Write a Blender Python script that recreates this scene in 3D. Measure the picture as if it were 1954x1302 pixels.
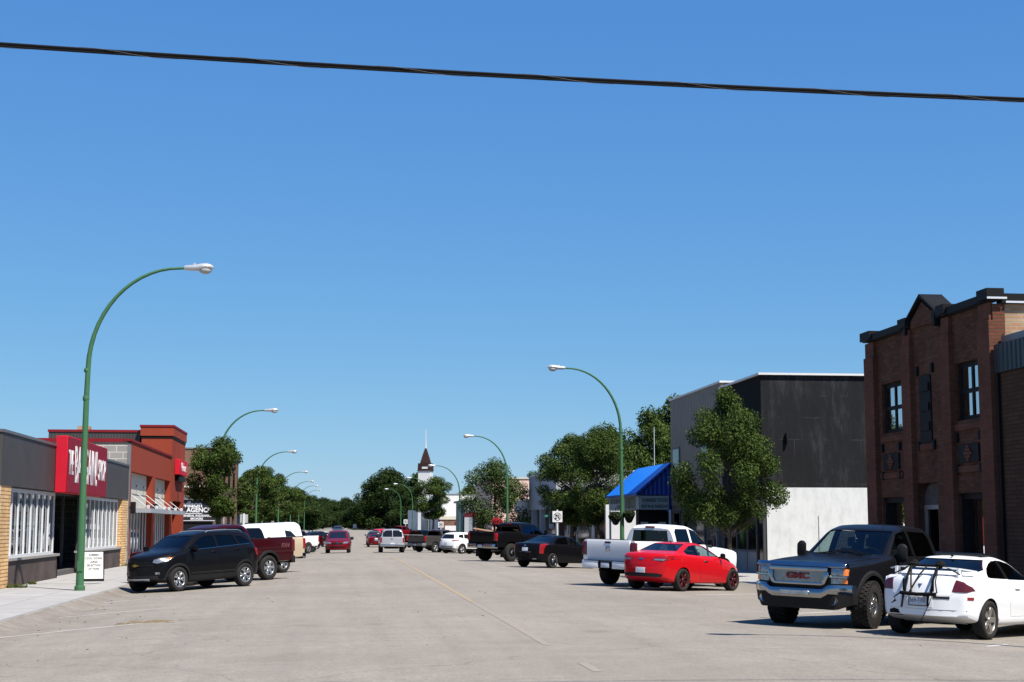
import bpy, bmesh, math, random
import numpy as np
from mathutils import Vector, Matrix
from mathutils.bvhtree import BVHTree

for _o in list(bpy.data.objects):
    bpy.data.objects.remove(_o)
SC = bpy.context.scene
COL = SC.collection
R = math.radians
PI = math.pi

# ------------------------------------------------------------------ camera
cam = bpy.data.cameras.new('camera')
cam.sensor_width = 36.0
cam.lens = 53.43
cam.clip_end = 6000.0
cam.clip_start = 0.1
camo = bpy.data.objects.new('camera', cam)
COL.objects.link(camo)
camo.location = (0, 0, 1.8)
camo.rotation_euler = (R(90 + 6.882), 0, R(-6.484))
SC.camera = camo

# ------------------------------------------------------------------ light
SUN_EL = R(55.5)
SX, SY = 0.58, -0.815                      # horizontal direction towards the sun
_n = math.hypot(SX, SY)
SX /= _n
SY /= _n
S = Vector((SX * math.cos(SUN_EL), SY * math.cos(SUN_EL), math.sin(SUN_EL)))
w = bpy.data.worlds.new('World')
SC.world = w
w.use_nodes = True
nt = w.node_tree
bg = nt.nodes['Background']
sky = nt.nodes.new('ShaderNodeTexSky')
sky.sky_type = 'NISHITA'
sky.sun_disc = False
sky.sun_elevation = SUN_EL
sky.sun_rotation = math.atan2(SX, SY)
sky.altitude = 600
sky.air_density = 1.0
sky.dust_density = 0.0
sky.ozone_density = 6.0
# a deep prairie-summer blue: each channel of the sky gets its own contrast
_sep = nt.nodes.new('ShaderNodeSeparateColor')
_com = nt.nodes.new('ShaderNodeCombineColor')
nt.links.new(sky.outputs[0], _sep.inputs[0])
for _i, (_k, _p) in enumerate(((0.68, 0.863), (1.46, 0.626), (3.80, 0.287))):
    _a = nt.nodes.new('ShaderNodeMath')
    _a.operation = 'POWER'
    _a.inputs[1].default_value = _p
    _b = nt.nodes.new('ShaderNodeMath')
    _b.operation = 'MULTIPLY'
    _b.inputs[1].default_value = _k
    nt.links.new(_sep.outputs[_i], _a.inputs[0])
    nt.links.new(_a.outputs[0], _b.inputs[0])
    nt.links.new(_b.outputs[0], _com.inputs[_i])
nt.links.new(_com.outputs[0], bg.inputs[0])
bg.inputs[1].default_value = 0.065
sl = bpy.data.lights.new('sun', 'SUN')
sl.energy = 5.0
sl.angle = R(0.5)
sl.color = (1.0, 0.94, 0.85)
so = bpy.data.objects.new('sun', sl)
COL.objects.link(so)
so.rotation_euler = S.to_track_quat('Z', 'Y').to_euler()
so.location = (0, 0, 60)
SC.view_settings.view_transform = 'Standard'
SC.view_settings.look = 'None'
SC.view_settings.exposure = 0.85
SC.view_settings.gamma = 1
SC.cycles.max_bounces = 8
SC.cycles.transparent_max_bounces = 16

# ------------------------------------------------------------------ ground shape
def gz(X):
    d = X - 3.3
    if -9.75 < d < 9.7:
        return -0.22 * (d / 9.5) ** 2
    return -0.08

# the street sinks a little past the second block and climbs again
_DY = [-100, 72, 95, 122, 145, 170, 190, 226, 279, 331, 447, 1000]
_DZ = [0, 0, -0.13, -0.40, -0.60, -0.66, -0.60, -0.36, 0.0, 0.18, 0.22, 0.22]
def dip(Y):
    w = 14.0                                  # smoothed so the profile has no kinks
    return sum(float(np.interp(Y + o, _DY, _DZ)) for o in (-w, -w / 2, 0, w / 2, w)) / 5

def gy(X, Y):
    return gz(X) + dip(Y)

def gslope(X):
    d = X - 3.3
    return -0.44 * d / 90.25 if -9.75 < d < 9.7 else 0.0

# ------------------------------------------------------------------ object helpers
def link(o, parent=None):
    COL.objects.link(o)
    if parent is not None:
        o.parent = parent
    return o

def tag(o, label=None, cat=None, group=None, kind=None):
    if label:
        o['label'] = label
    if cat:
        o['category'] = cat
    if group:
        o['group'] = group
    if kind:
        o['kind'] = kind
    return o

def thing(name, label, cat, loc=(0, 0, 0), rz=0.0, group=None, parent=None):
    o = bpy.data.objects.new(name, None)
    o.empty_display_size = 0.2
    link(o, parent)
    o.location = loc
    o.rotation_euler = (0, 0, rz)
    return tag(o, label, cat, group)

def copy_tree(o, parent=None):
    c = o.copy()
    COL.objects.link(c)
    c.parent = parent
    for ch in list(o.children):
        copy_tree(ch, c)
    return c

class MB:
    """collects shapes for ONE mesh object"""
    def __init__(s):
        s.v, s.f, s.m = [], [], []
    def add(s, vs, fs, mi=0):
        b = len(s.v)
        s.v += [tuple(p) for p in vs]
        s.f += [tuple(i + b for i in f) for f in fs]
        s.m += [mi] * len(fs)
        return s
    def box(s, x0, x1, y0, y1, z0, z1, mi=0, M=None):
        vs = [Vector((x, y, z)) for x in (x0, x1) for y in (y0, y1) for z in (z0, z1)]
        if M is not None:
            vs = [M @ p for p in vs]
        return s.add(vs, [(0, 1, 3, 2), (4, 6, 7, 5), (0, 4, 5, 1), (2, 3, 7, 6), (0, 2, 6, 4), (1, 5, 7, 3)], mi)
    def prism(s, poly, a0, a1, axis='y', mi=0):
        """poly: 2d points; axis x -> (y,z), y -> (x,z), z -> (x,y)"""
        def P(p, a):
            return {'x': (a, p[0], p[1]), 'y': (p[0], a, p[1]), 'z': (p[0], p[1], a)}[axis]
        n = len(poly)
        vs = [P(p, a0) for p in poly] + [P(p, a1) for p in poly]
        fs = [tuple(range(n))[::-1], tuple(range(n, 2 * n))]
        fs += [(i, (i + 1) % n, n + (i + 1) % n, n + i) for i in range(n)]
        return s.add(vs, fs, mi)
    def tube(s, path, rad, n=8, mi=0, cap=True):
        path = [Vector(p) for p in path]
        if not hasattr(rad, '__len__'):
            rad = [rad] * len(path)
        rings = []
        up = Vector((0.31, 0.17, 0.93)).normalized()
        for i, p in enumerate(path):
            t = (path[min(i + 1, len(path) - 1)] - path[max(i - 1, 0)]).normalized()
            u = t.cross(up)
            if u.length < 1e-3:
                u = t.cross(Vector((1, 0, 0)))
            u.normalize()
            vv = t.cross(u)
            rings.append([p + (u * math.cos(2 * PI * k / n) + vv * math.sin(2 * PI * k / n)) * rad[i] for k in range(n)])
        return s.rings(rings, mi, cap)
    def rings(s, rings, mi=0, cap=True, closed=True):
        n = len(rings[0])
        vs = [p for r in rings for p in r]
        fs = []
        for i in range(len(rings) - 1):
            for k in range(n if closed else n - 1):
                k2 = (k + 1) % n
                fs.append((i * n + k, i * n + k2, (i + 1) * n + k2, (i + 1) * n + k))
        if cap:
            fs.append(tuple(range(n))[::-1])
            fs.append(tuple(range((len(rings) - 1) * n, len(rings) * n)))
        return s.add(vs, fs, mi)
    def lathe(s, prof, n=24, axis='z', c=(0, 0, 0), mi=0, cap=False):
        rings = []
        for r, a in prof:
            ring = []
            for k in range(n):
                t = 2 * PI * k / n
                q = {'z': (r * math.cos(t), r * math.sin(t), a), 'y': (r * math.cos(t), a, r * math.sin(t)),
                     'x': (a, r * math.cos(t), r * math.sin(t))}[axis]
                ring.append((q[0] + c[0], q[1] + c[1], q[2] + c[2]))
            rings.append(ring)
        return s.rings(rings, mi, cap)
    def ball(s, c, r, n=12, m=8, mi=0):
        rx, ry, rz = r if hasattr(r, '__len__') else (r, r, r)
        rings = []
        for i in range(1, m):
            a = PI * i / m
            rings.append([(c[0] + rx * math.sin(a) * math.cos(2 * PI * k / n), c[1] + ry * math.sin(a) * math.sin(2 * PI * k / n), c[2] - rz * math.cos(a)) for k in range(n)])
        return s.rings(rings, mi, True)
    def build(s, name, mats, parent=None, smooth=False, bevel=0.0, seg=1, angle=40, loc=None):
        me = bpy.data.meshes.new(name)
        me.from_pydata(s.v, [], s.f)
        bm = bmesh.new()
        bm.from_mesh(me)
        for f, mi in zip(bm.faces, s.m):
            f.material_index = mi
        bmesh.ops.recalc_face_normals(bm, faces=bm.faces[:])
        if bevel > 0:
            ed = [e for e in bm.edges if len(e.link_faces) == 2 and e.calc_face_angle(0) > R(25)]
            bmesh.ops.bevel(bm, geom=ed, offset=bevel, segments=seg, affect='EDGES', profile=0.5, clamp_overlap=True)
        bm.to_mesh(me)
        bm.free()
        return finish(name, me, mats, parent, smooth or bevel > 0, angle, loc)

def finish(name, me, mats, parent=None, smooth=True, angle=40, loc=None):
    for m in (mats if isinstance(mats, (list, tuple)) else [mats]):
        me.materials.append(m)
    if smooth:
        me.shade_smooth()
        me.set_sharp_from_angle(angle=R(angle))
    o = bpy.data.objects.new(name, me)
    link(o, parent)
    if loc:
        o.location = loc
    return o

def modified(o, mods):
    """evaluate boolean modifiers without bpy.ops; returns new mesh"""
    for cut in mods:
        m = o.modifiers.new('cut', 'BOOLEAN')
        m.operation = 'DIFFERENCE'
        m.solver = 'EXACT'
        m.object = cut
    dg = bpy.context.evaluated_depsgraph_get()
    dg.update()
    me = bpy.data.meshes.new_from_object(o.evaluated_get(dg))
    o.modifiers.clear()
    for cut in mods:
        bpy.data.objects.remove(cut)
    return me

# ------------------------------------------------------------------ materials
MATS = {}
class NT:
    def __init__(s, name):
        s.m = bpy.data.materials.new(name)
        s.m.use_nodes = True
        s.t = s.m.node_tree
        s.b = s.t.nodes['Principled BSDF']
        s.out = s.t.nodes['Material Output']
    def n(s, kind, **kw):
        nd = s.t.nodes.new('ShaderNode' + kind)
        for k, v in kw.items():
            if k in nd.inputs:
                nd.inputs[k].default_value = v
            else:
                setattr(nd, k, v)
        return nd
    def l(s, a, b):
        s.t.links.new(a, b)
    def coord(s, scale=(1, 1, 1), kind='Object'):
        tc = s.n('TexCoord')
        mp = s.n('Mapping')
        mp.inputs['Scale'].default_value = scale
        s.l(tc.outputs[kind], mp.inputs['Vector'])
        return mp.outputs[0]
    def noise(s, vec, scale, detail=4, rough=0.6):
        nd = s.n('TexNoise', Scale=scale, Detail=detail, Roughness=rough)
        s.l(vec, nd.inputs['Vector'])
        return nd.outputs[0]
    def ramp(s, fac, stops):
        nd = s.n('ValToRGB')
        el = nd.color_ramp.elements
        while len(el) < len(stops):
            el.new(0.5)
        for e, (p, c) in zip(el, stops):
            e.position = p
            e.color = c if len(c) == 4 else tuple(c) + (1,)
        s.l(fac, nd.inputs[0])
        return nd.outputs[0]
    def mix(s, fac, a, b, mode='MIX'):
        nd = s.n('Mix')
        nd.data_type = 'RGBA'
        nd.blend_type = mode
        for sock, val in ((nd.inputs[0], fac), (nd.inputs[6], a), (nd.inputs[7], b)):
            if hasattr(val, 'is_linked'):
                s.l(val, sock)
            elif hasattr(val, '__len__'):
                sock.default_value = tuple(val) if len(val) == 4 else tuple(val) + (1,)
            else:
                sock.default_value = val
        return nd.outputs[2]
    def bump(s, h, strength=0.3, dist=0.01):
        nd = s.n('Bump', Strength=strength, Distance=dist)
        s.l(h, nd.inputs['Height'])
        s.l(nd.outputs[0], s.b.inputs['Normal'])

AL = 0.62                                  # albedo level that goes with this exposure
def alb(c):
    k = AL if max(c[:3]) < 0.6 else AL + 0.12
    return tuple(x * k for x in c[:3])

def g3(v):
    return (v, v, v)

def mul(c, k):
    return tuple(min(1, x * k) for x in c[:3])

def plain(name, col, rough=0.6, metal=0.0, var=0.12, scale=2.0, bump=0.0, bscale=60.0, coat=0.0, spec=0.5, stretch=(1, 1, 1)):
    if name in MATS:
        return MATS[name]
    col = alb(col)
    t = NT(name)
    v = t.coord(stretch)
    n = t.noise(v, scale, 5, 0.62)
    c = t.ramp(n, [(0.25, mul(col, 1 - var)), (0.55, col), (0.8, mul(col, 1 + var))])
    t.l(c, t.b.inputs['Base Color'])
    t.b.inputs['Roughness'].default_value = rough
    t.b.inputs['Metallic'].default_value = metal
    t.b.inputs['Specular IOR Level'].default_value = spec if rough < 0.6 else 0.12
    if coat:
        t.b.inputs['Coat Weight'].default_value = coat
        t.b.inputs['Coat Roughness'].default_value = 0.03
    if bump:
        t.bump(t.noise(v, bscale, 3), bump, 0.01)
    MATS[name] = t.m
    return t.m

def paint(name, col, rough=0.35, metal=0.0, dust=0.12, dcol=(0.32, 0.28, 0.23), coat=0.55):
    """car paint: clear coat, a thin road-dust film that thickens near the sills"""
    if name in MATS:
        return MATS[name]
    t = NT(name)
    v = t.coord()
    n = t.noise(v, 3.0, 5)
    sx = t.n('SeparateXYZ')
    t.l(v, sx.inputs[0])
    mr = t.n('MapRange')
    mr.inputs['From Min'].default_value = 0.25
    mr.inputs['From Max'].default_value = 0.75
    mr.inputs['To Min'].default_value = 1.0
    mr.inputs['To Max'].default_value = 0.12
    t.l(sx.outputs[2], mr.inputs[0])
    m1 = t.n('Math', operation='MULTIPLY')
    t.l(mr.outputs[0], m1.inputs[0])
    t.l(n, m1.inputs[1])
    m2 = t.n('Math', operation='MULTIPLY')
    t.l(m1.outputs[0], m2.inputs[0])
    m2.inputs[1].default_value = dust
    c = t.mix(m2.outputs[0], col, dcol)
    t.l(c, t.b.inputs['Base Color'])
    t.b.inputs['Roughness'].default_value = rough
    t.b.inputs['Metallic'].default_value = metal
    t.b.inputs['Specular IOR Level'].default_value = 0.08 if metal == 0 else 0.4
    t.b.inputs['Coat Weight'].default_value = coat
    t.b.inputs['Coat IOR'].default_value = 1.42
    t.b.inputs['Coat Roughness'].default_value = 0.03
    MATS[name] = t.m
    return t.m

def glassy(name, tint=(0.35, 0.42, 0.40), rough=0.02, gloss=0.0):
    """thin pane: tinted see-through plus a fresnel reflection"""
    if name in MATS:
        return MATS[name]
    t = NT(name)
    tr = t.n('BsdfTransparent')
    tr.inputs[0].default_value = tuple(tint) + (1,)
    gl = t.n('BsdfGlossy')
    gl.inputs['Roughness'].default_value = rough
    fr = t.n('Fresnel', IOR=1.5)
    ge = t.n('NewGeometry')                    # same reflection from either side of the pane
    io = t.n('MapRange')
    io.inputs['To Min'].default_value = 1.5
    io.inputs['To Max'].default_value = 1 / 1.5
    t.l(ge.outputs['Backfacing'], io.inputs[0])
    t.l(io.outputs[0], fr.inputs['IOR'])
    ad = t.n('Math', operation='ADD')
    t.l(fr.outputs[0], ad.inputs[0])
    ad.inputs[1].default_value = gloss
    ad.use_clamp = True
    mx = t.n('MixShader')
    t.l(ad.outputs[0], mx.inputs[0])
    t.l(tr.outputs[0], mx.inputs[1])
    t.l(gl.outputs[0], mx.inputs[2])
    t.l(mx.outputs[0], t.out.inputs[0])
    MATS[name] = t.m
    return t.m

def wallcoord(t):
    """(x+y, z) so one brick pattern serves walls along either axis"""
    tc = t.n('TexCoord')
    sp = t.n('SeparateXYZ')
    t.l(tc.outputs['Object'], sp.inputs[0])
    a = t.n('Math', operation='ADD')
    t.l(sp.outputs[0], a.inputs[0])
    t.l(sp.outputs[1], a.inputs[1])
    cb = t.n('CombineXYZ')
    t.l(a.outputs[0], cb.inputs[0])
    t.l(sp.outputs[2], cb.inputs[1])
    return cb.outputs[0], tc.outputs['Object'], sp

def brick(name, c1, c2, mortar, bw=0.22, bh=0.075, ms=0.012, stain=0.25, bump=0.6):
    if name in MATS:
        return MATS[name]
    c1, c2, mortar = alb(c1), alb(c2), alb(mortar)
    t = NT(name)
    v, ob, sp = wallcoord(t)
    b = t.n('TexBrick')
    b.offset = 0.5
    b.inputs['Scale'].default_value = 1.0
    b.inputs['Brick Width'].default_value = bw
    b.inputs['Row Height'].default_value = bh
    b.inputs['Mortar Size'].default_value = ms
    b.inputs['Bias'].default_value = 0.0
    b.inputs['Color1'].default_value = tuple(c1) + (1,)
    b.inputs['Color2'].default_value = tuple(c2) + (1,)
    b.inputs['Mortar'].default_value = tuple(mortar) + (1,)
    t.l(v, b.inputs['Vector'])
    n = t.noise(ob, 0.9, 6, 0.65)
    c = t.mix(stain, b.outputs[0], t.ramp(n, [(0.3, g3(0.35)), (0.7, g3(1.5 if stain < 0.5 else 1.0))]), 'MULTIPLY')
    t.l(c, t.b.inputs['Base Color'])
    t.b.inputs['Roughness'].default_value = 0.88
    t.b.inputs['Specular IOR Level'].default_value = 0.1
    inv = t.n('Math', operation='SUBTRACT')
    inv.inputs[0].default_value = 1.0
    t.l(b.outputs[1], inv.inputs[1])
    t.bump(inv.outputs[0], bump, 0.012)
    MATS[name] = t.m
    return t.m

def ribbed(name, col, pitch=0.2, rough=0.5, metal=0.0, depth=0.02, var=0.15):
    """vertical corrugated cladding"""
    if name in MATS:
        return MATS[name]
    col = alb(col)
    t = NT(name)
    v, ob, sp = wallcoord(t)
    wv = t.n('TexWave', wave_type='BANDS', bands_direction='X', wave_profile='SIN')
    wv.inputs['Scale'].default_value = 0.314 / pitch
    t.l(v, wv.inputs['Vector'])
    n = t.noise(ob, 0.7, 5)
    c = t.ramp(n, [(0.3, mul(col, 1 - var)), (0.7, mul(col, 1 + var))])
    t.l(c, t.b.inputs['Base Color'])
    t.b.inputs['Roughness'].default_value = rough
    t.b.inputs['Specular IOR Level'].default_value = 0.2
    t.b.inputs['Metallic'].default_value = metal
    t.bump(wv.outputs[1] if len(wv.outputs) > 1 else wv.outputs[0], 0.9, depth)
    MATS[name] = t.m
    return t.m

def text(name, s, size, m, parent, loc, rot, sx=1.0, extrude=0.004, align='CENTER', shear=0.0, bold=0.0, fit=None):
    cu = bpy.data.curves.new(name, 'FONT')
    cu.body = s
    cu.size = size
    cu.align_x = align
    cu.align_y = 'CENTER'
    cu.extrude = extrude
    cu.shear = shear
    cu.offset = bold
    cu.resolution_u = 3
    o = bpy.data.objects.new(name, cu)
    COL.objects.link(o)
    dg = bpy.context.evaluated_depsgraph_get()
    me = bpy.data.meshes.new_from_object(o.evaluated_get(dg))
    bpy.data.objects.remove(o)
    if fit:
        xs_ = [v.co.x for v in me.vertices]
        sx = fit / (max(xs_) - min(xs_))
    for v in me.vertices:
        v.co.x *= sx
    me.materials.clear()
    me.materials.append(m)
    o = bpy.data.objects.new(name, me)
    link(o, parent)
    o.location = loc
    o.rotation_euler = rot
    return o

RNG = random.Random(7)
# =================================================================== SETTING
def asphalt():
    t = NT('asphalt')
    v = t.coord()
    big = t.noise(v, 0.10, 6, 0.6)
    mid = t.noise(v, 0.9, 5, 0.65)
    vs = t.coord((1.6, 0.06, 1))
    streak = t.noise(vs, 1.0, 4, 0.6)
    fine = t.noise(v, 26.0, 5, 0.85)
    base = t.ramp(big, [(0.28, (0.1949, 0.1742, 0.1471)), (0.5, (0.2247, 0.2033, 0.1744)), (0.74, (0.2455, 0.2222, 0.1902))])
    c = t.mix(0.45, base, t.ramp(mid, [(0.3, g3(0.80)), (0.68, g3(1.12))]), 'MULTIPLY')
    c = t.mix(0.45, c, t.ramp(streak, [(0.32, g3(0.86)), (0.62, g3(1.07))]), 'MULTIPLY')
    c = t.mix(0.75, c, t.ramp(fine, [(0.30, g3(0.55)), (0.70, g3(1.42))]), 'MULTIPLY')
    mott = t.noise(v, 7.0, 6, 0.75)
    c = t.mix(0.55, c, t.ramp(mott, [(0.32, g3(0.80)), (0.68, g3(1.16))]), 'MULTIPLY')
    # sparse dark scuffs and patches, long along the direction of travel across the mouth of the street
    vx = t.coord((0.22, 1.5, 1))
    scuff = t.noise(vx, 0.8, 6, 0.7)
    c = t.mix(t.ramp(scuff, [(0.60, g3(0)), (0.78, g3(0.5))]), c, (0.102, 0.093, 0.084))
    # cracks
    vo = t.n('TexVoronoi', feature='DISTANCE_TO_EDGE', Scale=0.16)
    dv = t.n('VectorMath', operation='ADD')
    nz = t.n('TexNoise', Scale=0.9, Detail=5)
    t.l(v, nz.inputs['Vector'])
    t.l(v, dv.inputs[0])
    t.l(nz.outputs[1], dv.inputs[1])
    t.l(dv.outputs[0], vo.inputs['Vector'])
    crack = t.ramp(vo.outputs[0], [(0.0, g3(0.30)), (0.0012, g3(0))])
    c = t.mix(crack, c, (0.045, 0.0408, 0.036))
    # stains where cars stand
    sp = t.n('TexNoise', Scale=0.55, Detail=2)
    t.l(v, sp.inputs['Vector'])
    st = t.ramp(sp.outputs[0], [(0.66, g3(0)), (0.78, g3(0.5))])
    c = t.mix(st, c, (0.096, 0.081, 0.063))
    # tyre-worn wheel tracks and silt washed into the gutters
    sx = t.n('SeparateXYZ')
    t.l(v, sx.inputs[0])
    for x0, x1, col, amt, sc in ((-4.2, -6.4, (0.135, 0.108, 0.080), 0.75, 1.1), (10.2, 12.9, (0.15, 0.13, 0.105), 0.5, 0.9)):
        mr = t.n('MapRange')
        mr.inputs['From Min'].default_value = x0
        mr.inputs['From Max'].default_value = x1
        t.l(sx.outputs[0], mr.inputs[0])
        nn = t.ramp(t.noise(v, sc, 7, 0.75), [(0.42, g3(0)), (0.66, g3(amt))])
        mm = t.n('Math', operation='MULTIPLY')
        t.l(mr.outputs[0], mm.inputs[0])
        t.l(nn, mm.inputs[1])
        c = t.mix(mm.outputs[0], c, col)
    t.l(c, t.b.inputs['Base Color'])
    t.b.inputs['Roughness'].default_value = 0.9
    t.b.inputs['Specular IOR Level'].default_value = 0.12
    t.bump(fine, 0.6, 0.012)
    return t.m

def concrete(name, col, joint=1.55):
    t = NT(name)
    v = t.coord()
    b = t.n('TexBrick')
    b.offset = 0.0
    b.inputs['Scale'].default_value = 1.0
    b.inputs['Brick Width'].default_value = joint
    b.inputs['Row Height'].default_value = joint
    b.inputs['Mortar Size'].default_value = 0.012
    b.inputs['Color1'].default_value = tuple(mul(col, 1.03)) + (1,)
    b.inputs['Color2'].default_value = tuple(mul(col, 0.93)) + (1,)
    b.inputs['Mortar'].default_value = tuple(mul(col, 0.45)) + (1,)
    t.l(v, b.inputs['Vector'])
    n = t.noise(v, 1.3, 6, 0.7)
    c = t.mix(0.5, b.outputs[0], t.ramp(n, [(0.3, g3(0.78)), (0.65, g3(1.1))]), 'MULTIPLY')
    f = t.noise(v, 70, 3, 0.7)
    c = t.mix(0.4, c, t.ramp(f, [(0.3, g3(0.8)), (0.7, g3(1.15))]), 'MULTIPLY')
    t.l(c, t.b.inputs['Base Color'])
    t.b.inputs['Roughness'].default_value = 0.9
    t.b.inputs['Specular IOR Level'].default_value = 0.1
    return t.m

M_asph = asphalt()
M_walk = concrete('sidewalk_concrete', (0.315, 0.305, 0.29))
M_kerb = plain('kerb_concrete', (0.36, 0.345, 0.32), 0.9, var=0.25, scale=1.5)
M_gravel = plain('gravel', (0.30, 0.27, 0.22), 0.95, var=0.25, scale=0.6)
M_grass = plain('grass_ground', (0.040, 0.060, 0.020), 0.95, var=0.35, scale=0.5)

def sheet(name, rows, m, kind='structure'):
    """rows: list of rows of points"""
    b = MB()
    n = len(rows[0])
    b.add([p for r in rows for p in r], [(i * n + k, i * n + k + 1, (i + 1) * n + k + 1, (i + 1) * n + k) for i in range(len(rows) - 1) for k in range(n - 1)])
    o = b.build(name, m, smooth=True)
    o['kind'] = kind
    return o

sheet('ground', [[(x, y, -1.75) for x in (-3000, -300, -60, 60, 300, 3000)] for y in (-400, -40, 200, 900, 4000)], M_grass)
XK0, XK1 = -6.45, 13.0
xs = [XK0 + (XK1 - XK0) * i / 40 for i in range(41)]
YS = [-60, -20, 0, 20, 40, 56] + list(range(62, 447, 7)) + [447]
sheet('road', [[(x, y, gy(x, y)) for x in xs] for y in YS], M_asph)
sheet('road', [[(x, y, gy(x, y)) for x in xs[:24]] for y in (447, 600, 900)], M_asph)

def walk(name, x0, x1, y0, y1):
    b = MB()
    x0, x1 = min(x0, x1), max(x0, x1)
    b.rings([[(x0, y, -1.7), (x1, y, -1.7), (x1, y, dip(y) - 0.08), (x0, y, dip(y) - 0.08)] for y in YS if y0 <= y <= y1])
    o = b.build(name, M_walk)
    o['kind'] = 'structure'
walk('sidewalk', XK0 - 0.17, -30, -60, 447)
walk('sidewalk', XK1 + 0.17, 40, -60, 447)
for x0, x1 in ((XK0 - 0.168, XK0 + 0.0), (XK1, XK1 + 0.168)):
    b = MB()
    for y in range(-60, 447, 3):
        b.box(x0, x1, y + 0.006, y + 2.994, -1.5, -0.074 + dip(y + 1.5))
    o = b.build('kerb', M_kerb, bevel=0.02)
    o['kind'] = 'structure'
b = MB()
b.prism([(4.3, 447.2), (40, 447.2), (40, 900), (4.3, 900)], -1.7, 0.28, 'z')
o = b.build('verge', M_grass)
o['kind'] = 'structure'

# ---- painted markings, worn
def worn(name, col, thr):
    t = NT(name)
    v = t.coord()
    n = t.noise(v, 2.2, 8, 0.8)
    c = t.mix(t.ramp(n, [(thr, g3(0)), (thr + 0.16, g3(1))]), col, (0.213, 0.192, 0.165))
    t.l(c, t.b.inputs['Base Color'])
    t.b.inputs['Roughness'].default_value = 0.85
    return t.m
M_yel = worn('worn_yellow_paint', (0.33, 0.22, 0.065), 0.40)
M_yel2 = worn('very_worn_yellow_paint', (0.31, 0.215, 0.08), 0.33)
M_wht = worn('worn_white_paint', (0.44, 0.43, 0.41), 0.50)
def strip(p0, p1, wd, m):
    p0, p1 = Vector(p0), Vector(p1)
    d = (p1 - p0).normalized()
    nrm = Vector((-d.y, d.x)) * wd / 2
    n = max(2, int((p1 - p0).length / 1.5))
    rows = []
    for i in range(n + 1):
        q = p0.lerp(p1, i / n)
        rows.append([(q.x + k * nrm.x, q.y + k * nrm.y, gy(q.x + k * nrm.x, q.y + k * nrm.y) + 0.004) for k in (-1, 0, 1)])
    sheet('road_marking', rows, m)
strip((3.15, 36), (3.15, 440), 0.13, M_yel)
strip((3.15, 23), (3.15, 35.9), 0.12, M_yel2)
strip((3.2, 18.8), (3.2, 20.0), 0.12, M_yel2)
for x, y, L in ((-6.2, 28.2, 3.6), (-6.25, 34.0, 3.4), (-6.2, 40.5, 2.6)):
    strip((x, y), (x + L * 0.68, y + L * 0.73), 0.09, M_wht)
for x, y, L in ((10.2, 23.4, 0.9), (9.2, 31.6, 4.6), (9.6, 40.7, 4.0), (8.4, 46.2, 4.4), (8.9, 55.5, 4.5), (9.0, 62.0, 4.5), (8.6, 71.5, 4.5)):
    strip((x, y), (x + L * 0.70, y + L * 0.71), 0.1, M_wht)
# a drift of sand and a few leaves by the left kerb
M_sand = worn('road_sand', (0.15,0.11,0.06), 0.5)
b = MB()
for k in range(34):
    x, y = RNG.gauss(-3.6, 0.28), RNG.gauss(31.2, 0.22)
    r = RNG.uniform(0.03, 0.12)
    b.ball((x, y, gz(x)), (r * 1.6, r, 0.012), 7, 4)
o = b.build('sand_patch', plain('sand', (0.27, 0.20, 0.11), 0.95, var=0.3, scale=8), smooth=True)
o['kind'] = 'stuff'
b = MB()
for k in range(150):
    side = RNG.random()
    x = RNG.uniform(-6.4, -3.4) if side < 0.6 else RNG.uniform(-2, 12.8)
    y = RNG.uniform(22, 60)
    r = RNG.uniform(0.006, 0.018)
    b.ball((x, y, gz(x) + r * 0.3), (r * RNG.uniform(1, 2), r, r * 0.5), 5, 3)
o = b.build('road_grit', plain('grit', (0.11, 0.09, 0.07), 0.95, var=0.4, scale=3))
o['kind'] = 'stuff'
# weeds at the foot of the left shop wall
def tuft(x, y, z, r, n, name='weed', label=None):
    b = MB()
    for k in range(n):
        a = RNG.uniform(0, 2 * PI)
        q = RNG.uniform(0, r)
        px, py = x + q * math.cos(a), y + q * math.sin(a)
        h = RNG.uniform(0.05, 0.16)
        a2 = RNG.uniform(0, 2 * PI)
        dx, dy = 0.02 * math.cos(a2), 0.02 * math.sin(a2)
        lx, ly = RNG.uniform(-0.07, 0.07), RNG.uniform(-0.07, 0.07)
        b.add([(px - dx, py - dy, z), (px + dx, py + dy, z), (px + lx, py + ly, z + h)], [(0, 1, 2)])
    o = b.build(name, plain('weed_green', (0.10, 0.13, 0.035), 0.8, var=0.4, scale=9))
    o['kind'] = 'stuff'
tuft(-9.55, 47.4, -0.08, 0.32, 160)
tuft(-9.6, 50.0, -0.08, 0.16, 50)
tuft(-9.5, 72.0, -0.08, 0.35, 90)

# =================================================================== BUILDINGS
def facade(mb, P, u0, u1, z0, z1, holes, mi=0, rmi=None):
    """front sheet with openings; holes (u0,u1,z0,z1,depth); P(u,z,d)->xyz"""
    us = sorted(set([u0, u1] + [h[0] for h in holes] + [h[1] for h in holes]))
    zs = sorted(set([z0, z1] + [h[2] for h in holes] + [h[3] for h in holes]))
    for i in range(len(us) - 1):
        for j in range(len(zs) - 1):
            uc, zc = (us[i] + us[i + 1]) / 2, (zs[j] + zs[j + 1]) / 2
            if any(h[0] < uc < h[1] and h[2] < zc < h[3] for h in holes):
                continue
            mb.add([P(us[i], zs[j], 0), P(us[i + 1], zs[j], 0), P(us[i + 1], zs[j + 1], 0), P(us[i], zs[j + 1], 0)], [(0, 1, 2, 3)], mi)
    for a, b2, c, d, dep in holes:
        q = [P(a, c, 0), P(b2, c, 0), P(b2, d, 0), P(a, d, 0), P(a, c, dep), P(b2, c, dep), P(b2, d, dep), P(a, d, dep)]
        mb.add(q, [(0, 1, 5, 4), (1, 2, 6, 5), (2, 3, 7, 6), (3, 0, 4, 7)], mi if rmi is None else rmi)

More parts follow.
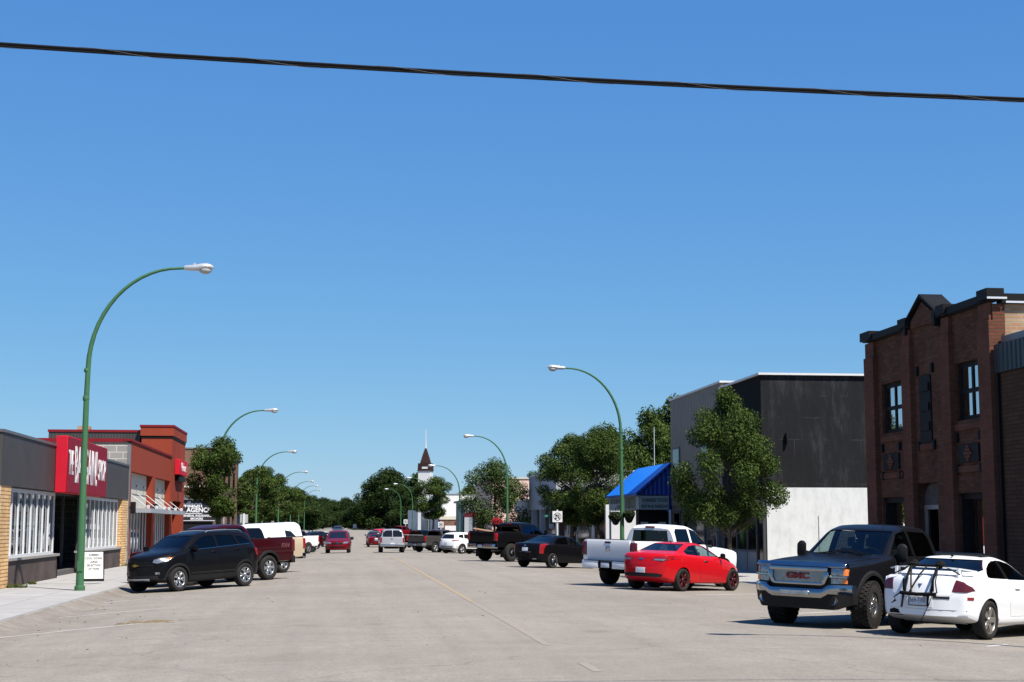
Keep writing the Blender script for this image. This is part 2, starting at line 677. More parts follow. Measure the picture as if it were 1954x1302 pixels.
def shell(mb, x0, x1, y0, y1, z0, z1, skip='', mi=0):
    v = [(x, y, z) for x in (x0, x1) for y in (y0, y1) for z in (z0, z1)]
    F = {'w': (0, 1, 3, 2), 'e': (4, 6, 7, 5), 's': (0, 4, 5, 1), 'n': (2, 3, 7, 6), 't': (1, 5, 7, 3)}
    for k, f in F.items():
        if k not in skip:
            mb.add(v, [f], mi)

def footing(root, x0, x1, y0, y1):
    quick('footing', M_conc, root, (x0 + 0.01, x1 - 0.01, y0 + 0.01, y1 - 0.01, -1.6, 0.0))
SPLIT = {'column', 'pillar', 'post', 'window', 'portico_post', 'notice', 'blue_panel', 'cream_panel', 'poster', 'lantern', 'display_board', 'brick_pier', 'mud_flap'}
def quick(name, m, parent, *boxes, bevel=0.0, **kw):
    if name in SPLIT and len(boxes) > 1:                        # every repeat is a part of its own
        return [quick(name, m, parent, q, bevel=bevel, **kw) for q in boxes][0]
    b = MB()
    for q in boxes:
        b.box(*q)
    return b.build(name, m, parent, bevel=bevel, **kw)

M_tanbrick = brick('tan_brick', (0.78, 0.49, 0.23), (0.90, 0.59, 0.30), (0.34, 0.20, 0.10), 0.85, 0.11, 0.013, 0.4)
M_redbrick = brick('red_brown_brick', (0.130, 0.048, 0.026), (0.20, 0.085, 0.048), (0.10, 0.072, 0.050), 0.30, 0.092, 0.014, 0.45)
M_trimbrick = brick('dark_red_brick', (0.19, 0.060, 0.036), (0.24, 0.082, 0.050), (0.13, 0.085, 0.06), 0.28, 0.09, 0.016, 0.35)
M_buffbrick = brick('mixed_buff_brick', (0.52, 0.22, 0.11), (0.56, 0.42, 0.26), (0.46, 0.38, 0.30), 0.30, 0.095, 0.014, 0.4)
M_brownbrick = brick('brown_brick', (0.25, 0.135, 0.09), (0.30, 0.17, 0.12), (0.22, 0.16, 0.12), 0.40, 0.14, 0.02, 0.45)
M_cmu = brick('grey_block', (0.36, 0.34, 0.31), (0.42, 0.40, 0.37), (0.60, 0.58, 0.54), 0.62, 0.31, 0.018, 0.25, 0.3)
M_darkclad = ribbed('charcoal_cladding', (0.075, 0.070, 0.068), 0.18, 0.5)
M_beigeclad = ribbed('grey_beige_cladding', (0.27, 0.212, 0.16), 0.30, 0.55, var=0.10)
M_blackmetal = ribbed('black_standing_seam', (0.022, 0.024, 0.028), 0.24, 0.4, depth=0.03)
M_bluemetal = ribbed('blue_metal', (0.010, 0.055, 0.33), 0.22, 0.35, depth=0.025)
M_blueroof = ribbed('blue_metal_roof', (0.02, 0.26, 0.95), 0.40, 0.4, depth=0.015, var=0.06)
M_wood = ribbed('weathered_board', (0.125, 0.095, 0.085), 0.16, 0.85, depth=0.03, var=0.35)
M_white = plain('white_paint', (0.76, 0.76, 0.75), 0.5, var=0.06)
M_frame = plain('white_frame', (0.74, 0.77, 0.80), 0.4, var=0.05)
M_offwhite = plain('cream_panel', (0.66, 0.62, 0.52), 0.6, var=0.07, bump=0.1)
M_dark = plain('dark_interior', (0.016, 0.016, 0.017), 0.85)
M_darkgrey = plain('dark_grey_trim', (0.06, 0.06, 0.065), 0.5)
M_black = plain('black_paint', (0.014, 0.014, 0.015), 0.62)
M_grey = plain('grey_metal', (0.30, 0.31, 0.32), 0.45, 0.4)
M_maroon = plain('maroon_flashing', (0.27, 0.016, 0.025), 0.62)
M_rust = plain('rust_stucco', (0.36, 0.064, 0.034), 0.85, var=0.10, scale=1.2, bump=0.25)
M_signred = plain('sign_red', (0.60, 0.013, 0.035), 0.62, var=0.08)
M_signface = plain('sign_face_red', (0.30, 0.009, 0.030), 0.62, var=0.10)
M_letter = plain('sign_white', (0.82, 0.82, 0.82), 0.5, var=0.03)
M_steel = plain('white_steel', (0.62, 0.66, 0.70), 0.4, var=0.05)
M_roof = plain('tar_roof', (0.06, 0.06, 0.06), 0.9)
M_conc = plain('wall_concrete', (0.38, 0.37, 0.35), 0.9, var=0.15, bump=0.2)
M_pane = glassy('shop_glass', (0.50, 0.56, 0.56), 0.015, 0.10)
M_panedark = glassy('dark_window_glass', (0.14, 0.16, 0.17), 0.06, 0.03)
M_inside = plain('shop_inside', (0.10, 0.095, 0.09), 0.9, var=0.3, scale=1.2)
M_paper = plain('paper', (0.78, 0.78, 0.76), 0.8, var=0.05)
M_green = plain('lamp_green', (0.075, 0.20, 0.095), 0.62, var=0.18, scale=5, stretch=(3, 3, 0.4))

# --------------------------------------------------------- the bargain shop
A = thing('shop_building', 'low shop with charcoal ribbed fascia, tan brick piers and white mullioned windows on the left', 'shop', (-9.8, 46, -0.08))
def LB(x0, x1, y0, y1, z0, z1):        # world -> local of the left shops
    return (x0 + 9.8, x1 + 9.8, y0 - 46, y1 - 46, z0 + 0.08, z1 + 0.08)
b = MB()
shell(b, -13.5, 0.0, 0.02, 27.3, 0, 4.4, 'e')
b.box(-13.5, 0.0, 0.0, 0.01, 3.05, 4.5)
b.build('wall', M_cmu, A)
quick('fascia', M_darkclad, A, LB(-10.3, -9.80, 45.98, 73.28, 2.95, 4.50))
quick('roof_cap', plain('grey_flashing', (0.17, 0.16, 0.16), 0.4, 0.3), A, LB(-10.4, -9.76, 45.94, 73.3, 4.50, 4.585), LB(-23, -10.4, 45.94, 46.2, 4.50, 4.585))
for y0, y1 in ((46.0, 47.5), (71.55, 73.3)):
    quick('brick_pier', M_tanbrick, A, LB(-10.35, -9.82, y0, y1, -0.1, 2.95))
quick('floor', plain('shop_floor', (0.16, 0.15, 0.14), 0.7), A, LB(-16, -10.2, 46.1, 73.2, -0.1, 0.1))
b = MB()
b.box(*LB(-16.2, -15.9, 46.1, 73.2, -0.1, 2.95))
for k in range(24):                                            # shelves and hanging stock inside
    y = RNG.uniform(47.6, 71)
    x = RNG.uniform(-14.5, -11.6)
    hh = RNG.uniform(0.9, 2.0)
    b.box(*LB(x - 0.3, x + 0.3, y, y + RNG.uniform(0.5, 1.6), 0.1, hh))
b.build('store_interior', M_inside, A)
quick('ceiling', M_inside, A, LB(-16, -10.3, 46.1, 73.2, 2.9, 3.0))
def window_run(y0, y1, n):
    fr = MB()
    for k in range(n + 1):
        y = y0 + (y1 - y0) * k / n
        fr.box(*LB(-10.05, -9.998, y - 0.045, y + 0.045, 0.80, 2.93))
    fr.box(*LB(-10.072, -9.99, y0, y1, 0.78, 0.86))
    fr.box(*LB(-10.072, -9.99, y0, y1, 2.80, 2.92))
    wn = fr.build('window', M_frame, A)
    p = MB()
    p.add([(-0.26, y - 46, z + 0.08) for y, z in ((y0, 0.8), (y1, 0.8), (y1, 2.9), (y0, 2.9))], [(0, 1, 2, 3)])
    p.build('pane', M_pane, wn)
    return wn
window_run(47.62, 55.7, 8)
window_run(61.5, 71.4, 9)
b = MB()
for y0, y1 in ((47.5, 55.85), (61.4, 71.55)):
    b.box(*LB(-10.2, -9.86, y0, y1, -0.1, 0.70))
b.box(*LB(-11.6, -9.86, 55.72, 55.86, -0.1, 0.70))
b.box(*LB(-11.7, -11.45, 55.86, 61.4, -0.1, 0.42))
b.build('wood_plinth', M_wood, A)
b = MB()
for y0, y1 in ((47.48, 55.95), (61.3, 71.55)):
    b.box(*LB(-10.2, -9.80, y0, y1, 0.70, 0.78))
b.box(*LB(-11.8, -11.40, 55.87, 61.38, 0.42, 0.48))
b.build('sill', plain('pale_sill', (0.42, 0.40, 0.38), 0.7), A)
for y in (55.9, 61.36):                                        # entrance returns and back
    for k in range(3):
        x = -10.1 - k * 0.6
        quick('door_post', M_darkgrey, A, LB(x - 0.05, x + 0.05, y - 0.05, y + 0.05, 0.1, 2.93))
for y in (56.0, 57.8, 59.6, 61.2):
    quick('door_post', M_darkgrey, A, LB(-11.66, -11.56, y - 0.05, y + 0.05, 0.48, 2.93))
quick('door', M_panedark, A, LB(-11.64, -11.62, 55.9, 61.3, 0.48, 2.93))
b = MB()
for y, z0, z1, wd in ((52.2, 0.9, 1.72, 0.82), (53.2, 0.9, 1.68, 0.75), (54.2, 0.9, 1.6, 0.8), (63.0, 1.3, 1.62, 1.6), (65.1, 1.2, 1.5, 1.5), (48.5, 1.78, 2.15, 5.6), (70.2, 1.0, 2.6, 0.7), (62.3, 1.7, 2.4, 0.5)):
    quick('poster', M_paper, A, LB(-10.24, -10.22, y, y + wd, z0, z1))  # blank posters; the long white strip is a van's reflection put in as paper
# shop sign
sg = thing('shop_sign', 'big red box sign reading THE BARGAIN! SHOP in tall white letters', 'sign', (-9.8, 54.45, 2.9))
quick('sign_box', M_signred, sg, (0.004, 0.40, 0.0, 9.0, 0, 1.98), bevel=0.015)
quick('sign_face', M_signface, sg, (0.40, 0.43, 0.02, 8.98, 0.03, 1.95))
RL = (R(90), 0, R(90))
text('lettering', 'THE', 1.22, M_letter, sg, (0.436, 0.62, 1.02), RL, 1, 0.008, bold=0.010, fit=0.95)
text('lettering', 'BARGAIN!', 1.88, M_letter, sg, (0.436, 3.95, 0.96), RL, 1, 0.008, bold=0.012, fit=5.0)
text('lettering', 'SHOP', 1.14, M_letter, sg, (0.436, 7.70, 0.98), RL, 1, 0.008, bold=0.010, fit=1.9)

# sandwich board on the pavement
sb = thing('sandwich_board', 'white letter board with black frame standing on the pavement behind the left lamp post', 'sandwich board', (-8.12, 52.6, -0.08), R(18))
sb.scale = (0.86, 0.86, 0.86)
for sgn in (-1, 1):
    b = MB()
    Mx = Matrix.Translation((0, sgn * 0.24, 0)) @ Matrix.Rotation(R(sgn * 11), 4, 'X')
    b.box(-0.40, 0.40, -0.018, 0.018, 0.0, 1.18, M=Mx)
    b.build('frame', M_black, sb, bevel=0.008)
    b = MB()
    b.box(-0.36, 0.36, sgn * 0.019, sgn * 0.026, 0.10, 1.14, M=Mx)
    b.build('panel', M_paper, sb)
for x in (-0.39, 0.39):
    b = MB()
    b.prism([(-0.25, 0.25), (0.25, 0.25), (0.03, 1.12), (-0.03, 1.12)], x - 0.012, x + 0.012, 'x')
    b.build('side_panel', M_black, sb)
lt = Matrix.Translation((0, -0.24, 0)) @ Matrix.Rotation(R(-11), 4, 'X')
for i, s in enumerate(('SUMMER', 'COOL DOWN', 'LARGE', 'SELECTION', 'OF FANS')):
    p = lt @ Vector((0, -0.029, 1.02 - i * 0.135))
    text('lettering', '\u200a'.join(s), 0.115, M_black, sb, p, (R(90 - 11), 0, 0), 0.78, 0.002, bold=0.003)

# --------------------------------------------------------- the rust coloured building
B = thing('shop_building', 'rust red stucco building with a square corner tower and maroon roof edge on the left', 'shop', (-9.8, 73.4, -0.08))
def LR(x0, x1, y0, y1, z0, z1):
    return (x0 + 9.8, x1 + 9.8, y0 - 73.4, y1 - 73.4, z0 + 0.08, z1 + 0.08)
PL = lambda u, z, d: (-d, u - 73.4, z + 0.08)
b = MB()
facade(b, PL, 73.62, 91.6, -0.1, 5.72, [(74.2, 82.6, -0.1, 4.32, 0.32), (83.8, 91.1, -0.1, 4.32, 0.32)])
facade(b, PL, 91.6, 99.3, -0.1, 7.3, [(92.6, 97.6, -0.1, 3.2, 1.2)])
b.box(*LR(-11.6, -9.80, 91.6, 91.62, 5.7, 7.3))
b.box(*LR(-11.6, -9.802, 99.28, 99.3, -0.1, 7.3))
b.box(*LR(-11.6, -11.58, 91.6, 99.3, 5.6, 7.3))
b.box(*LR(-11.65, -9.72, 91.52, 99.38, 7.0, 7.52))
b.build('wall', M_rust, B)
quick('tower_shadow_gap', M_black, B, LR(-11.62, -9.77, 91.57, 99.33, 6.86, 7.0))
b = MB()
shell(b, -16.0, -0.02, 0.0, 25.9, 0, 5.62, 'e')
b.build('side_wall', M_cmu, B)
quick('corner_trim', M_grey, B, LR(-9.9, -9.775, 73.38, 73.62, -0.08, 5.55))
b = MB()
b.box(*LR(-10.1, -9.74, 73.40, 91.50, 5.72, 5.82))
b.box(*LR(-26, -10.1, 73.36, 73.60, 5.66, 5.83))
b.box(*LR(-11.7, -9.69, 91.48, 99.42, 7.52, 7.64))
b.build('roof_edge', M_maroon, B)
b = MB()
b.box(*LR(-17.0, -11.72, 92, 99, 5.6, 7.22))
b.build('roof_storey', M_darkclad, B)
quick('roof_edge', M_maroon, B, LR(-17.05, -11.71, 91.95, 99.05, 7.22, 7.36))
quick('chimney', M_buffbrick, B, LR(-15.6, -14.9, 93.4, 94.2, 7.2, 7.66))
quick('cream_panel', M_offwhite, B, LR(-10.16, -10.12, 74.1, 82.7, 2.55, 4.4), LR(-10.16, -10.12, 83.7, 91.2, 2.55, 4.4))
b = MB()
for y0, y1 in ((74.2, 82.6), (83.8, 91.1)):
    b.box(*LR(-10.14, -10.10, y0, y1, 3.28, 3.31))
    for k in range(3):
        y = y0 + (y1 - y0) * (k + 0.5) / 3
        b.box(*LR(-10.12, -9.98, y - 0.05, y + 0.05, 3.66, 3.76))
b.build('panel_joint', M_grey, B)
for y0, y1 in ((74.3, 82.5), (83.9, 91.0)):
    f = MB()
    n = 7
    for k in range(n + 1):
        y = y0 + (y1 - y0) * k / n
        f.box(*LR(-10.14, -10.08, y - 0.05, y + 0.05, 0.2, 2.5))
    f.box(*LR(-10.16, -10.05, y0, y1, 0.15, 0.3))
    f.box(*LR(-10.16, -10.05, y0, y1, 2.42, 2.54))
    wn = f.build('window', M_frame, B)
    quick('pane', M_panedark, wn, LR(-10.13, -10.12, y0, y1, 0.2, 2.5))
    quick('blind', plain('dusty_red_display', (0.26, 0.055, 0.05), 0.8, var=0.5, scale=1.5), wn, LR(-10.24, -10.2, y0, y1, 0.3, 1.2))
    quick('display_board', M_paper, wn, LR(-10.23, -10.19, y0 + 1.2, y0 + 3.6, 1.2, 1.75), LR(-10.23, -10.19, y0 + 5.0, y0 + 6.4, 1.2, 1.6))
    quick('backing', M_dark, wn, LR(-10.6, -10.55, y0 - .1, y1 + .1, 0, 2.6))
quick('door', M_dark, B, LR(-11.1, -11.0, 92.5, 97.7, -0.1, 3.25))
M_canopy = plain('canopy_grey', (0.40, 0.43, 0.47), 0.5, var=0.06)
for y0, y1 in ((75.0, 82.9), (84.2, 91.7)):
    c = MB()
    c.box(*LR(-10.1, -8.95, y0, y1, 2.40, 2.48))
    c.box(*LR(-9.02, -8.94, y0 - .02, y1 + .02, 2.36, 2.57))
    c.box(*LR(-10.1, -8.95, y0 - .03, y0 + .04, 2.36, 2.57))
    c.box(*LR(-10.1, -8.95, y1 - .04, y1 + .03, 2.36, 2.57))
    cn = c.build('canopy', M_canopy, B)
    for k in range(3):
        rd = MB()
        y = y0 + 0.5 + (y1 - y0 - 1.0) * k / 2
        rd.tube([(-9.15 + 9.8, y - 73.4, 2.68), (-10.1 + 9.8, y - 73.4, 3.42)], 0.018, 6)
        rd.box(*LR(-9.2, -9.06, y - .05, y + .05, 2.57, 2.74))
        rd.build('tie_rod', M_steel, cn)
quick('lantern', M_black, B, LR(-9.72, -9.5, 73.55, 73.80, 2.32, 2.86), LR(-9.8, -9.72, 73.62, 73.7, 2.55, 2.65), bevel=0.02)
quick('lantern', M_black, B, LR(-9.8, -9.55, 83.05, 83.35, 2.45, 2.9), bevel=0.02)
sg = thing('shop_sign', 'small bright red box sign with white script on the rust coloured tower', 'sign', (-9.8, 93.3, 4.78))
quick('sign_box', M_signred, sg, (0.004, 0.30, 0, 4.6, 0, 0.92), bevel=0.02)
text('lettering', 'Visions', 0.75, M_letter, sg, (0.306, 2.3, 0.48), RL, 1.4, 0.006, shear=0.2)
quick('under_light', M_black, sg, (0.004, 0.25, 0.5, 4.2, -0.36, -0.06))

# --------------------------------------------------------- brown brick building across the lane
Bb = thing('brick_building', 'brown brick two storey building behind the left street tree', 'building', (-9.8, 122, -0.08))
b = MB()
b.box(-22, 0, 0, 30, 0, 7.8)
b.build('wall', M_brownbrick, Bb)
footing(Bb, -22, 0, 0, 30)
quick('roof_cap', M_grey, Bb, (-22.1, 0.06, -0.06, 30.1, 7.8, 7.9))
quick('stone_band', M_offwhite, Bb, (-22.02, 0.03, -0.04, -0.002, 4.75, 4.92))
quick('wall_base', M_dark, Bb, (-22.02, 0.02, -0.03, -0.002, 0, 2.05))
b = MB()
for y in (4, 10, 16, 22):
    b.box(0.0, 0.05, y, y + 2.2, 4.9, 6.6)
    b.box(0.0, 0.05, y, y + 2.6, 0.8, 2.8)
b.build('window', M_panedark, Bb)
sg = thing('wall_sign', 'black sign of an insurance agency in white letters on the brown brick wall', 'sign', (-12.35, 121.96, 2.05))
quick('sign_board', plain('sign_black', (0.022, 0.016, 0.022), 0.5), sg, (0, 2.9, -0.12, 0, 0, 1.62))
quick('awning_strip', M_grey, sg, (0, 2.9, -0.35, 0, 1.66, 1.9))
RF = (R(90), 0, 0)
text('lettering', 'wilson', 0.62, M_letter, sg, (0.95, -0.126, 1.29), RF, 1.0, 0.004, bold=0.02)
text('lettering', 'AGENCIES', 0.50, M_letter, sg, (1.65, -0.126, 0.86), RF, 0.95, 0.004, bold=0.018)
quick('rule_line', M_letter, sg, (0.2, 1.75, -0.128, -0.12, 0.57, 0.62), (0.05, 2.75, -0.128, -0.12, 0.03, 0.07))
text('lettering', 'GENERAL INSURANCE', 0.23, M_letter, sg, (1.35, -0.126, 0.42), RF, 1.0, 0.004, bold=0.008)
text('lettering', 'BROKERS', 0.23, M_letter, sg, (1.35, -0.126, 0.19), RF, 1.0, 0.004, bold=0.008)

# --------------------------------------------------------- further left shops
Bs = thing('shop_building', 'small white shop with a pale blue front seen under the left street tree', 'shop', (-9.6, 154, -0.08))
quick('wall', M_white, Bs, (-14, 0, 0, 24, 0, 3.4))
footing(Bs, -14, 0, 0, 24)
M_skyblue = plain('pale_blue_paint', (0.14, 0.36, 0.70), 0.5)
quick('roof', M_roof, Bs, (-14.1, 0.1, -0.1, 24.1, 3.4, 3.5))
quick('blue_panel', M_skyblue, Bs, (-2.6, -1.7, -0.08, 0, 2.2, 3.9), (-1.6, 0.3, -0.1, 0, 2.0, 2.8))
quick('sign_box', M_letter, Bs, (-2.6, 0.2, -0.14, 0.6, 3.5, 4.2))
quick('window', M_panedark, Bs, (-2.2, -0.5, -0.03, 0, 0.8, 1.9), (0, 0.03, 2, 8, 0.8, 2.2), (0, 0.03, 12, 20, 0.8, 2.2))
quick('awning', M_letter, Bs, (0.0, 1.0, 0.5, 6.0, 1.9, 2.4))
Bs = thing('shop_building', 'cream shop with dark upper windows beyond the blue fronted shop', 'shop', (-9.8, 186, -0.08))
quick('wall', M_offwhite, Bs, (-16, 0, 0, 42, 0, 4.9))
footing(Bs, -16, 0, 0, 42)
quick('brick_panel', M_brownbrick, Bs, (-5, -0.05, -0.06, 0, 1.6, 3.6))
quick('window', M_panedark, Bs, (-3.4, -0.9, -0.1, -0.061, 1.7, 3.5), (0, 0.04, 2, 12, 1.6, 3.6), (0, 0.04, 16, 38, 1.0, 2.8))
quick('roof_cap', M_white, Bs, (-16.1, 0.1, -0.1, 42.1, 4.9, 5.15))
Bs = thing('shop_building', 'low grey shop far along the left side', 'shop', (-9.8, 236, -0.08))
quick('wall', M_conc, Bs, (-16, 0, 0, 60, 0, 4.4))
footing(Bs, -16, 0, 0, 60)
quick('window', M_panedark, Bs, (0, 0.04, 3, 20, 0.8, 2.6), (0, 0.04, 26, 52, 0.8, 2.6))
quick('roof_cap', M_grey, Bs, (-16.1, 0.1, -0.1, 60.1, 4.4, 4.6))
# --------------------------------------------------------- right side: dark brick building
D = thing('brick_building', 'dark red brown brick two storey building with brick pilasters and small parapet gable', 'building', (16.3, 36.3, -0.08))
def RB(x0, x1, y0, y1, z0, z1):
    return (x0 - 16.3, x1 - 16.3, y0 - 36.3, y1 - 36.3, z0 + 0.08, z1 + 0.08)
PR = lambda u, z, d: (d, u - 36.3, z + 0.08)
b = MB()
facade(b, PR, 36.3, 45.4, -0.1, 7.35, [(37.02, 38.76, 4.52, 6.05, 0.22), (42.62, 44.3, 4.5, 6.0, 0.22), (37.1, 38.84, 0.75, 2.62, 0.3), (42.76, 44.5, 0.75, 2.6, 0.3), (40.2, 41.7, -0.1, 2.95, 0.5)])
b.box(*RB(16.3, 26, 45.38, 45.4, -0.1, 7.35))
b.prism([(39.85 - 36.3, 7.43), (41.7 - 36.3, 7.43), (41.7 - 36.3, 7.62), (40.8 - 36.3, 8.1), (39.85 - 36.3, 7.62)], -0.06, 0.3, 'x')
b.build('wall', M_redbrick, D)
quick('side_wall', M_buffbrick, D, RB(16.45, 26, 36.28, 36.3, -0.1, 7.32))
quick('brick_quoin', M_trimbrick, D, RB(16.28, 16.50, 36.25, 36.275, -0.1, 6.55), RB(16.28, 16.60, 36.25, 36.275, 6.55, 7.32))
for y0, y1 in ((36.24, 36.98), (38.82, 39.42), (41.66, 42.32), (44.62, 45.44)):
    quick('pilaster_', M_trimbrick, D, RB(16.16, 16.30, y0, y1, -0.1, 6.9), RB(16.20, 16.30, y0 + .05, y1 - .05, 6.9, 7.35)).name = 'pilaster'
b = MB()
for y0, y1, z in ((36.98, 38.8, 4.26), (42.5, 44.4, 4.24), (36.98, 38.8, 3.15), (42.7, 44.5, 3.15), (40.3, 41.4, 3.86)):
    quick('brick_course', M_trimbrick, D, RB(16.25, 16.30, y0, y1, z, z + 0.17))
b = MB()
b.box(*RB(16.15, 16.5, 36.2, 39.9, 7.40, 7.60))
b.box(*RB(16.15, 16.5, 41.68, 45.46, 7.40, 7.60))
b.box(*RB(16.5, 26, 36.2, 36.5, 7.32, 7.58))
for y0, y1 in ((36.12, 36.75), (38.9, 39.45), (41.7, 42.3), (44.7, 45.52)):
    b.box(*RB(16.08, 16.55, y0, y1, 7.43, 7.70))
cpm = b
for ya, za, yb, zb in ((39.7, 7.60, 40.8, 8.16), (41.9, 7.60, 40.8, 8.16)):
    cpm.prism([(ya - 36.3, za + .08), (yb - 36.3, zb + .08), (yb - 36.3, zb + .17), (ya - 36.3, za + .14)], -0.14, 0.55, 'x')
cpm.box(*RB(16.12, 16.6, 39.62, 39.8, 7.2, 7.66))
cpm.box(*RB(16.12, 16.6, 41.8, 41.95, 7.2, 7.66))
cpm.build('parapet_cap', M_black, D, bevel=0.01)
quick('cap_flashing', M_steel, D, RB(16.6, 26, 36.14, 36.19, 7.33, 7.38), RB(16.08, 16.6, 36.08, 36.11, 7.42, 7.47))
quick('roof', M_roof, D, RB(16.5, 26, 36.5, 45.3, 7.0, 7.1))
def sash(y0, y1, z0, z1, name='window'):
    f = MB()
    x0, x1 = 16.40, 16.455
    ym, zm = (y0 + y1) / 2, (z0 + z1) / 2
    for a, c in ((y0, y0 + .14), (ym - .06, ym + .06), (y1 - .14, y1)):
        f.box(*RB(x0, x1, a, c, z0, z1))
    for a, c in ((z0, z0 + .12), (zm - .06, zm + .06), (z1 - .14, z1)):
        f.box(*RB(x0 + .004, x1 - .004, y0, y1, a, c))
    wn = f.build(name, M_black, D, bevel=0.008)
    q = MB()
    q.add([(0.13, y - 36.3, z + 0.08) for y, z in ((y0, z0), (y1, z0), (y1, z1), (y0, z1))], [(0, 1, 2, 3)])
    q.build('pane', M_mirror, wn)
    quick('blind', plain('grey_blind', (0.42, 0.44, 0.46), 0.8), wn, RB(16.49, 16.5, y0, y1, z0, z1))
    return wn
M_mirror = glassy('reflecting_glass', (0.35, 0.4, 0.42), 0.01, 0.62)
sash(37.02, 38.76, 4.52, 6.05)
sash(42.62, 44.3, 4.5, 6.0)
for y0, y1, z1 in ((37.1, 38.84, 2.62), (42.76, 44.5, 2.6)):
    f = MB()
    f.box(*RB(16.4, 16.6, y0, y0 + .08, 0.75, z1))
    f.box(*RB(16.4, 16.6, y1 - .08, y1, 0.75, z1))
    f.box(*RB(16.4, 16.6, y0 + .08, y1 - .08, z1 - .16, z1))
    wn = f.build('shop_window', M_black, D)
    quick('pane', M_mirror, wn, RB(16.55, 16.56, y0 + .08, y1 - .08, 0.75, z1 - .16))
    quick('backing', M_dark, wn, RB(16.7, 16.75, y0, y1, 0.7, z1))
f = MB()
for a, c in ((40.2, 40.3), (40.62, 40.7), (41.6, 41.7)):
    f.box(*RB(16.5, 16.6, a, c, 0, 2.24))
f.box(*RB(16.49, 16.61, 40.19, 41.71, 2.22, 2.34))
dr = f.build('door_frame', plain('pale_door_frame', (0.36, 0.32, 0.30), 0.5), D)
quick('pane', M_panedark, dr, RB(16.56, 16.57, 40.2, 41.7, 0, 2.3))
quick('backing', M_dark, dr, RB(16.85, 16.9, 40.1, 41.8, -0.1, 3))
b = MB()
arch = [(40.2 - 36.3, 2.42)] + [(40.95 - 36.3 + 0.75 * math.cos(t), 2.5 + 0.55 * math.sin(t)) for t in [PI - PI * k / 10 for k in range(11)]] + [(41.7 - 36.3, 2.42)]
b.prism(arch, 0.2, 0.3, 'x')
b.build('arch_panel', plain('dark_stone', (0.13, 0.115, 0.105), 0.8, var=0.3, scale=5), D)
b = MB()
b.box(*RB(16.26, 16.3, 40.42, 41.24, 4.08, 5.94))
for k in range(3):
    b.box(*RB(16.22, 16.26, 40.5, 41.16, 4.4 + 0.55 * k, 4.62 + 0.55 * k))
b.build('vertical_panel', M_black, D)
for y0, y1 in ((37.33, 38.62), (42.95, 44.2)):
    pn = quick('dark_panel', M_black, D, RB(16.25, 16.3, y0, y1, 3.40, 3.88))
    b = MB()
    ym = (y0 + y1) / 2
    for k, wd in enumerate((.07, .15, .25, .15, .07)):
        b.box(*RB(16.22, 16.25, ym - wd, ym + wd, 3.43 + .086 * k, 3.505 + .086 * k))
    b.build('brick_diamond', M_trimbrick, pn)
    for y in (y0 - .14, y1 + .02):
        for z in (3.12, 3.95):
            quick('corner_block', M_black, pn, RB(16.23, 16.3, y, y + .12, z, z + .24))
for y in (40.2, 41.3):
    for z in (3.85, 5.98):
        quick('corner_block', M_black, D, RB(16.23, 16.3, y, y + .12, z, z + .26))

# --------------------------------------------------------- low shop at the right edge
E_ = thing('shop_building', 'low brown brick shop with black metal fascia at the right edge', 'shop', (16.3, 24, -0.08))
b = MB()
b.box(0.02, 10, 0, 12.2, 0, 5.72)
b.build('wall', brick('dark_brown_brick', (0.115, 0.062, 0.036), (0.15, 0.08, 0.048), (0.075, 0.05, 0.036), 0.6, 0.10, 0.014, 0.5), E_)
quick('fascia', M_blackmetal, E_, (-0.06, 0.02, -0.2, 12.18, 5.62, 6.34), bevel=0.01)
quick('parapet', M_grey, E_, (0.15, 9.9, 0.2, 12.19, 5.72, 6.56))
quick('downpipe', M_black, E_, (-0.06, 0.0, 12.02, 12.12, 0, 5.6))
quick('window', M_panedark, E_, (0.0, 0.019, 1, 9, 0.8, 2.6))

# --------------------------------------------------------- building with the black side wall
def blackwall():
    t = NT('black_painted_wall')
    v = t.coord()
    vs = t.coord((1, 1, 0.25))
    n = t.noise(vs, 1.4, 8, 0.75)
    c = t.ramp(n, [(0.3, (0.008, 0.008, 0.009)), (0.52, (0.012, 0.0125, 0.014)), (0.66, (0.030, 0.031, 0.034)), (0.9, (0.09, 0.09, 0.10))])
    wc, ob, sp = wallcoord(t)
    b2 = t.n('TexBrick')
    b2.offset = 0.0
    b2.inputs['Scale'].default_value = 1
    b2.inputs['Brick Width'].default_value = 1.34
    b2.inputs['Row Height'].default_value = 0.86
    b2.offset = 0.37
    b2.inputs['Mortar Size'].default_value = 0.012
    t.l(wc, b2.inputs['Vector'])
    n2 = t.noise(v, 1.1, 3)
    m = t.n('Math', operation='MULTIPLY')
    t.l(b2.outputs[1], m.inputs[0])
    t.l(t.ramp(n2, [(0.48, g3(0)), (0.72, g3(0.5))]), m.inputs[1])
    c = t.mix(m.outputs[0], c, (0.09, 0.09, 0.10))
    t.l(c, t.b.inputs['Base Color'])
    t.b.inputs['Roughness'].default_value = 0.7
    t.b.inputs['Specular IOR Level'].default_value = 0.1
    t.bump(t.noise(v, 14, 5), 0.3, 0.02)
    return t.m
F_ = thing('tall_building', 'two storey building with black painted upper side wall above a white painted base', 'building', (16.3, 57.6, -0.08))
def RF_(x0, x1, y0, y1, z0, z1):
    return (x0 - 16.3, x1 - 16.3, y0 - 57.6, y1 - 57.6, z0 + 0.08, z1 + 0.08)
quick('wall', blackwall(), F_, RF_(16.32, 27, 57.62, 63.78, 3.22, 7.6))
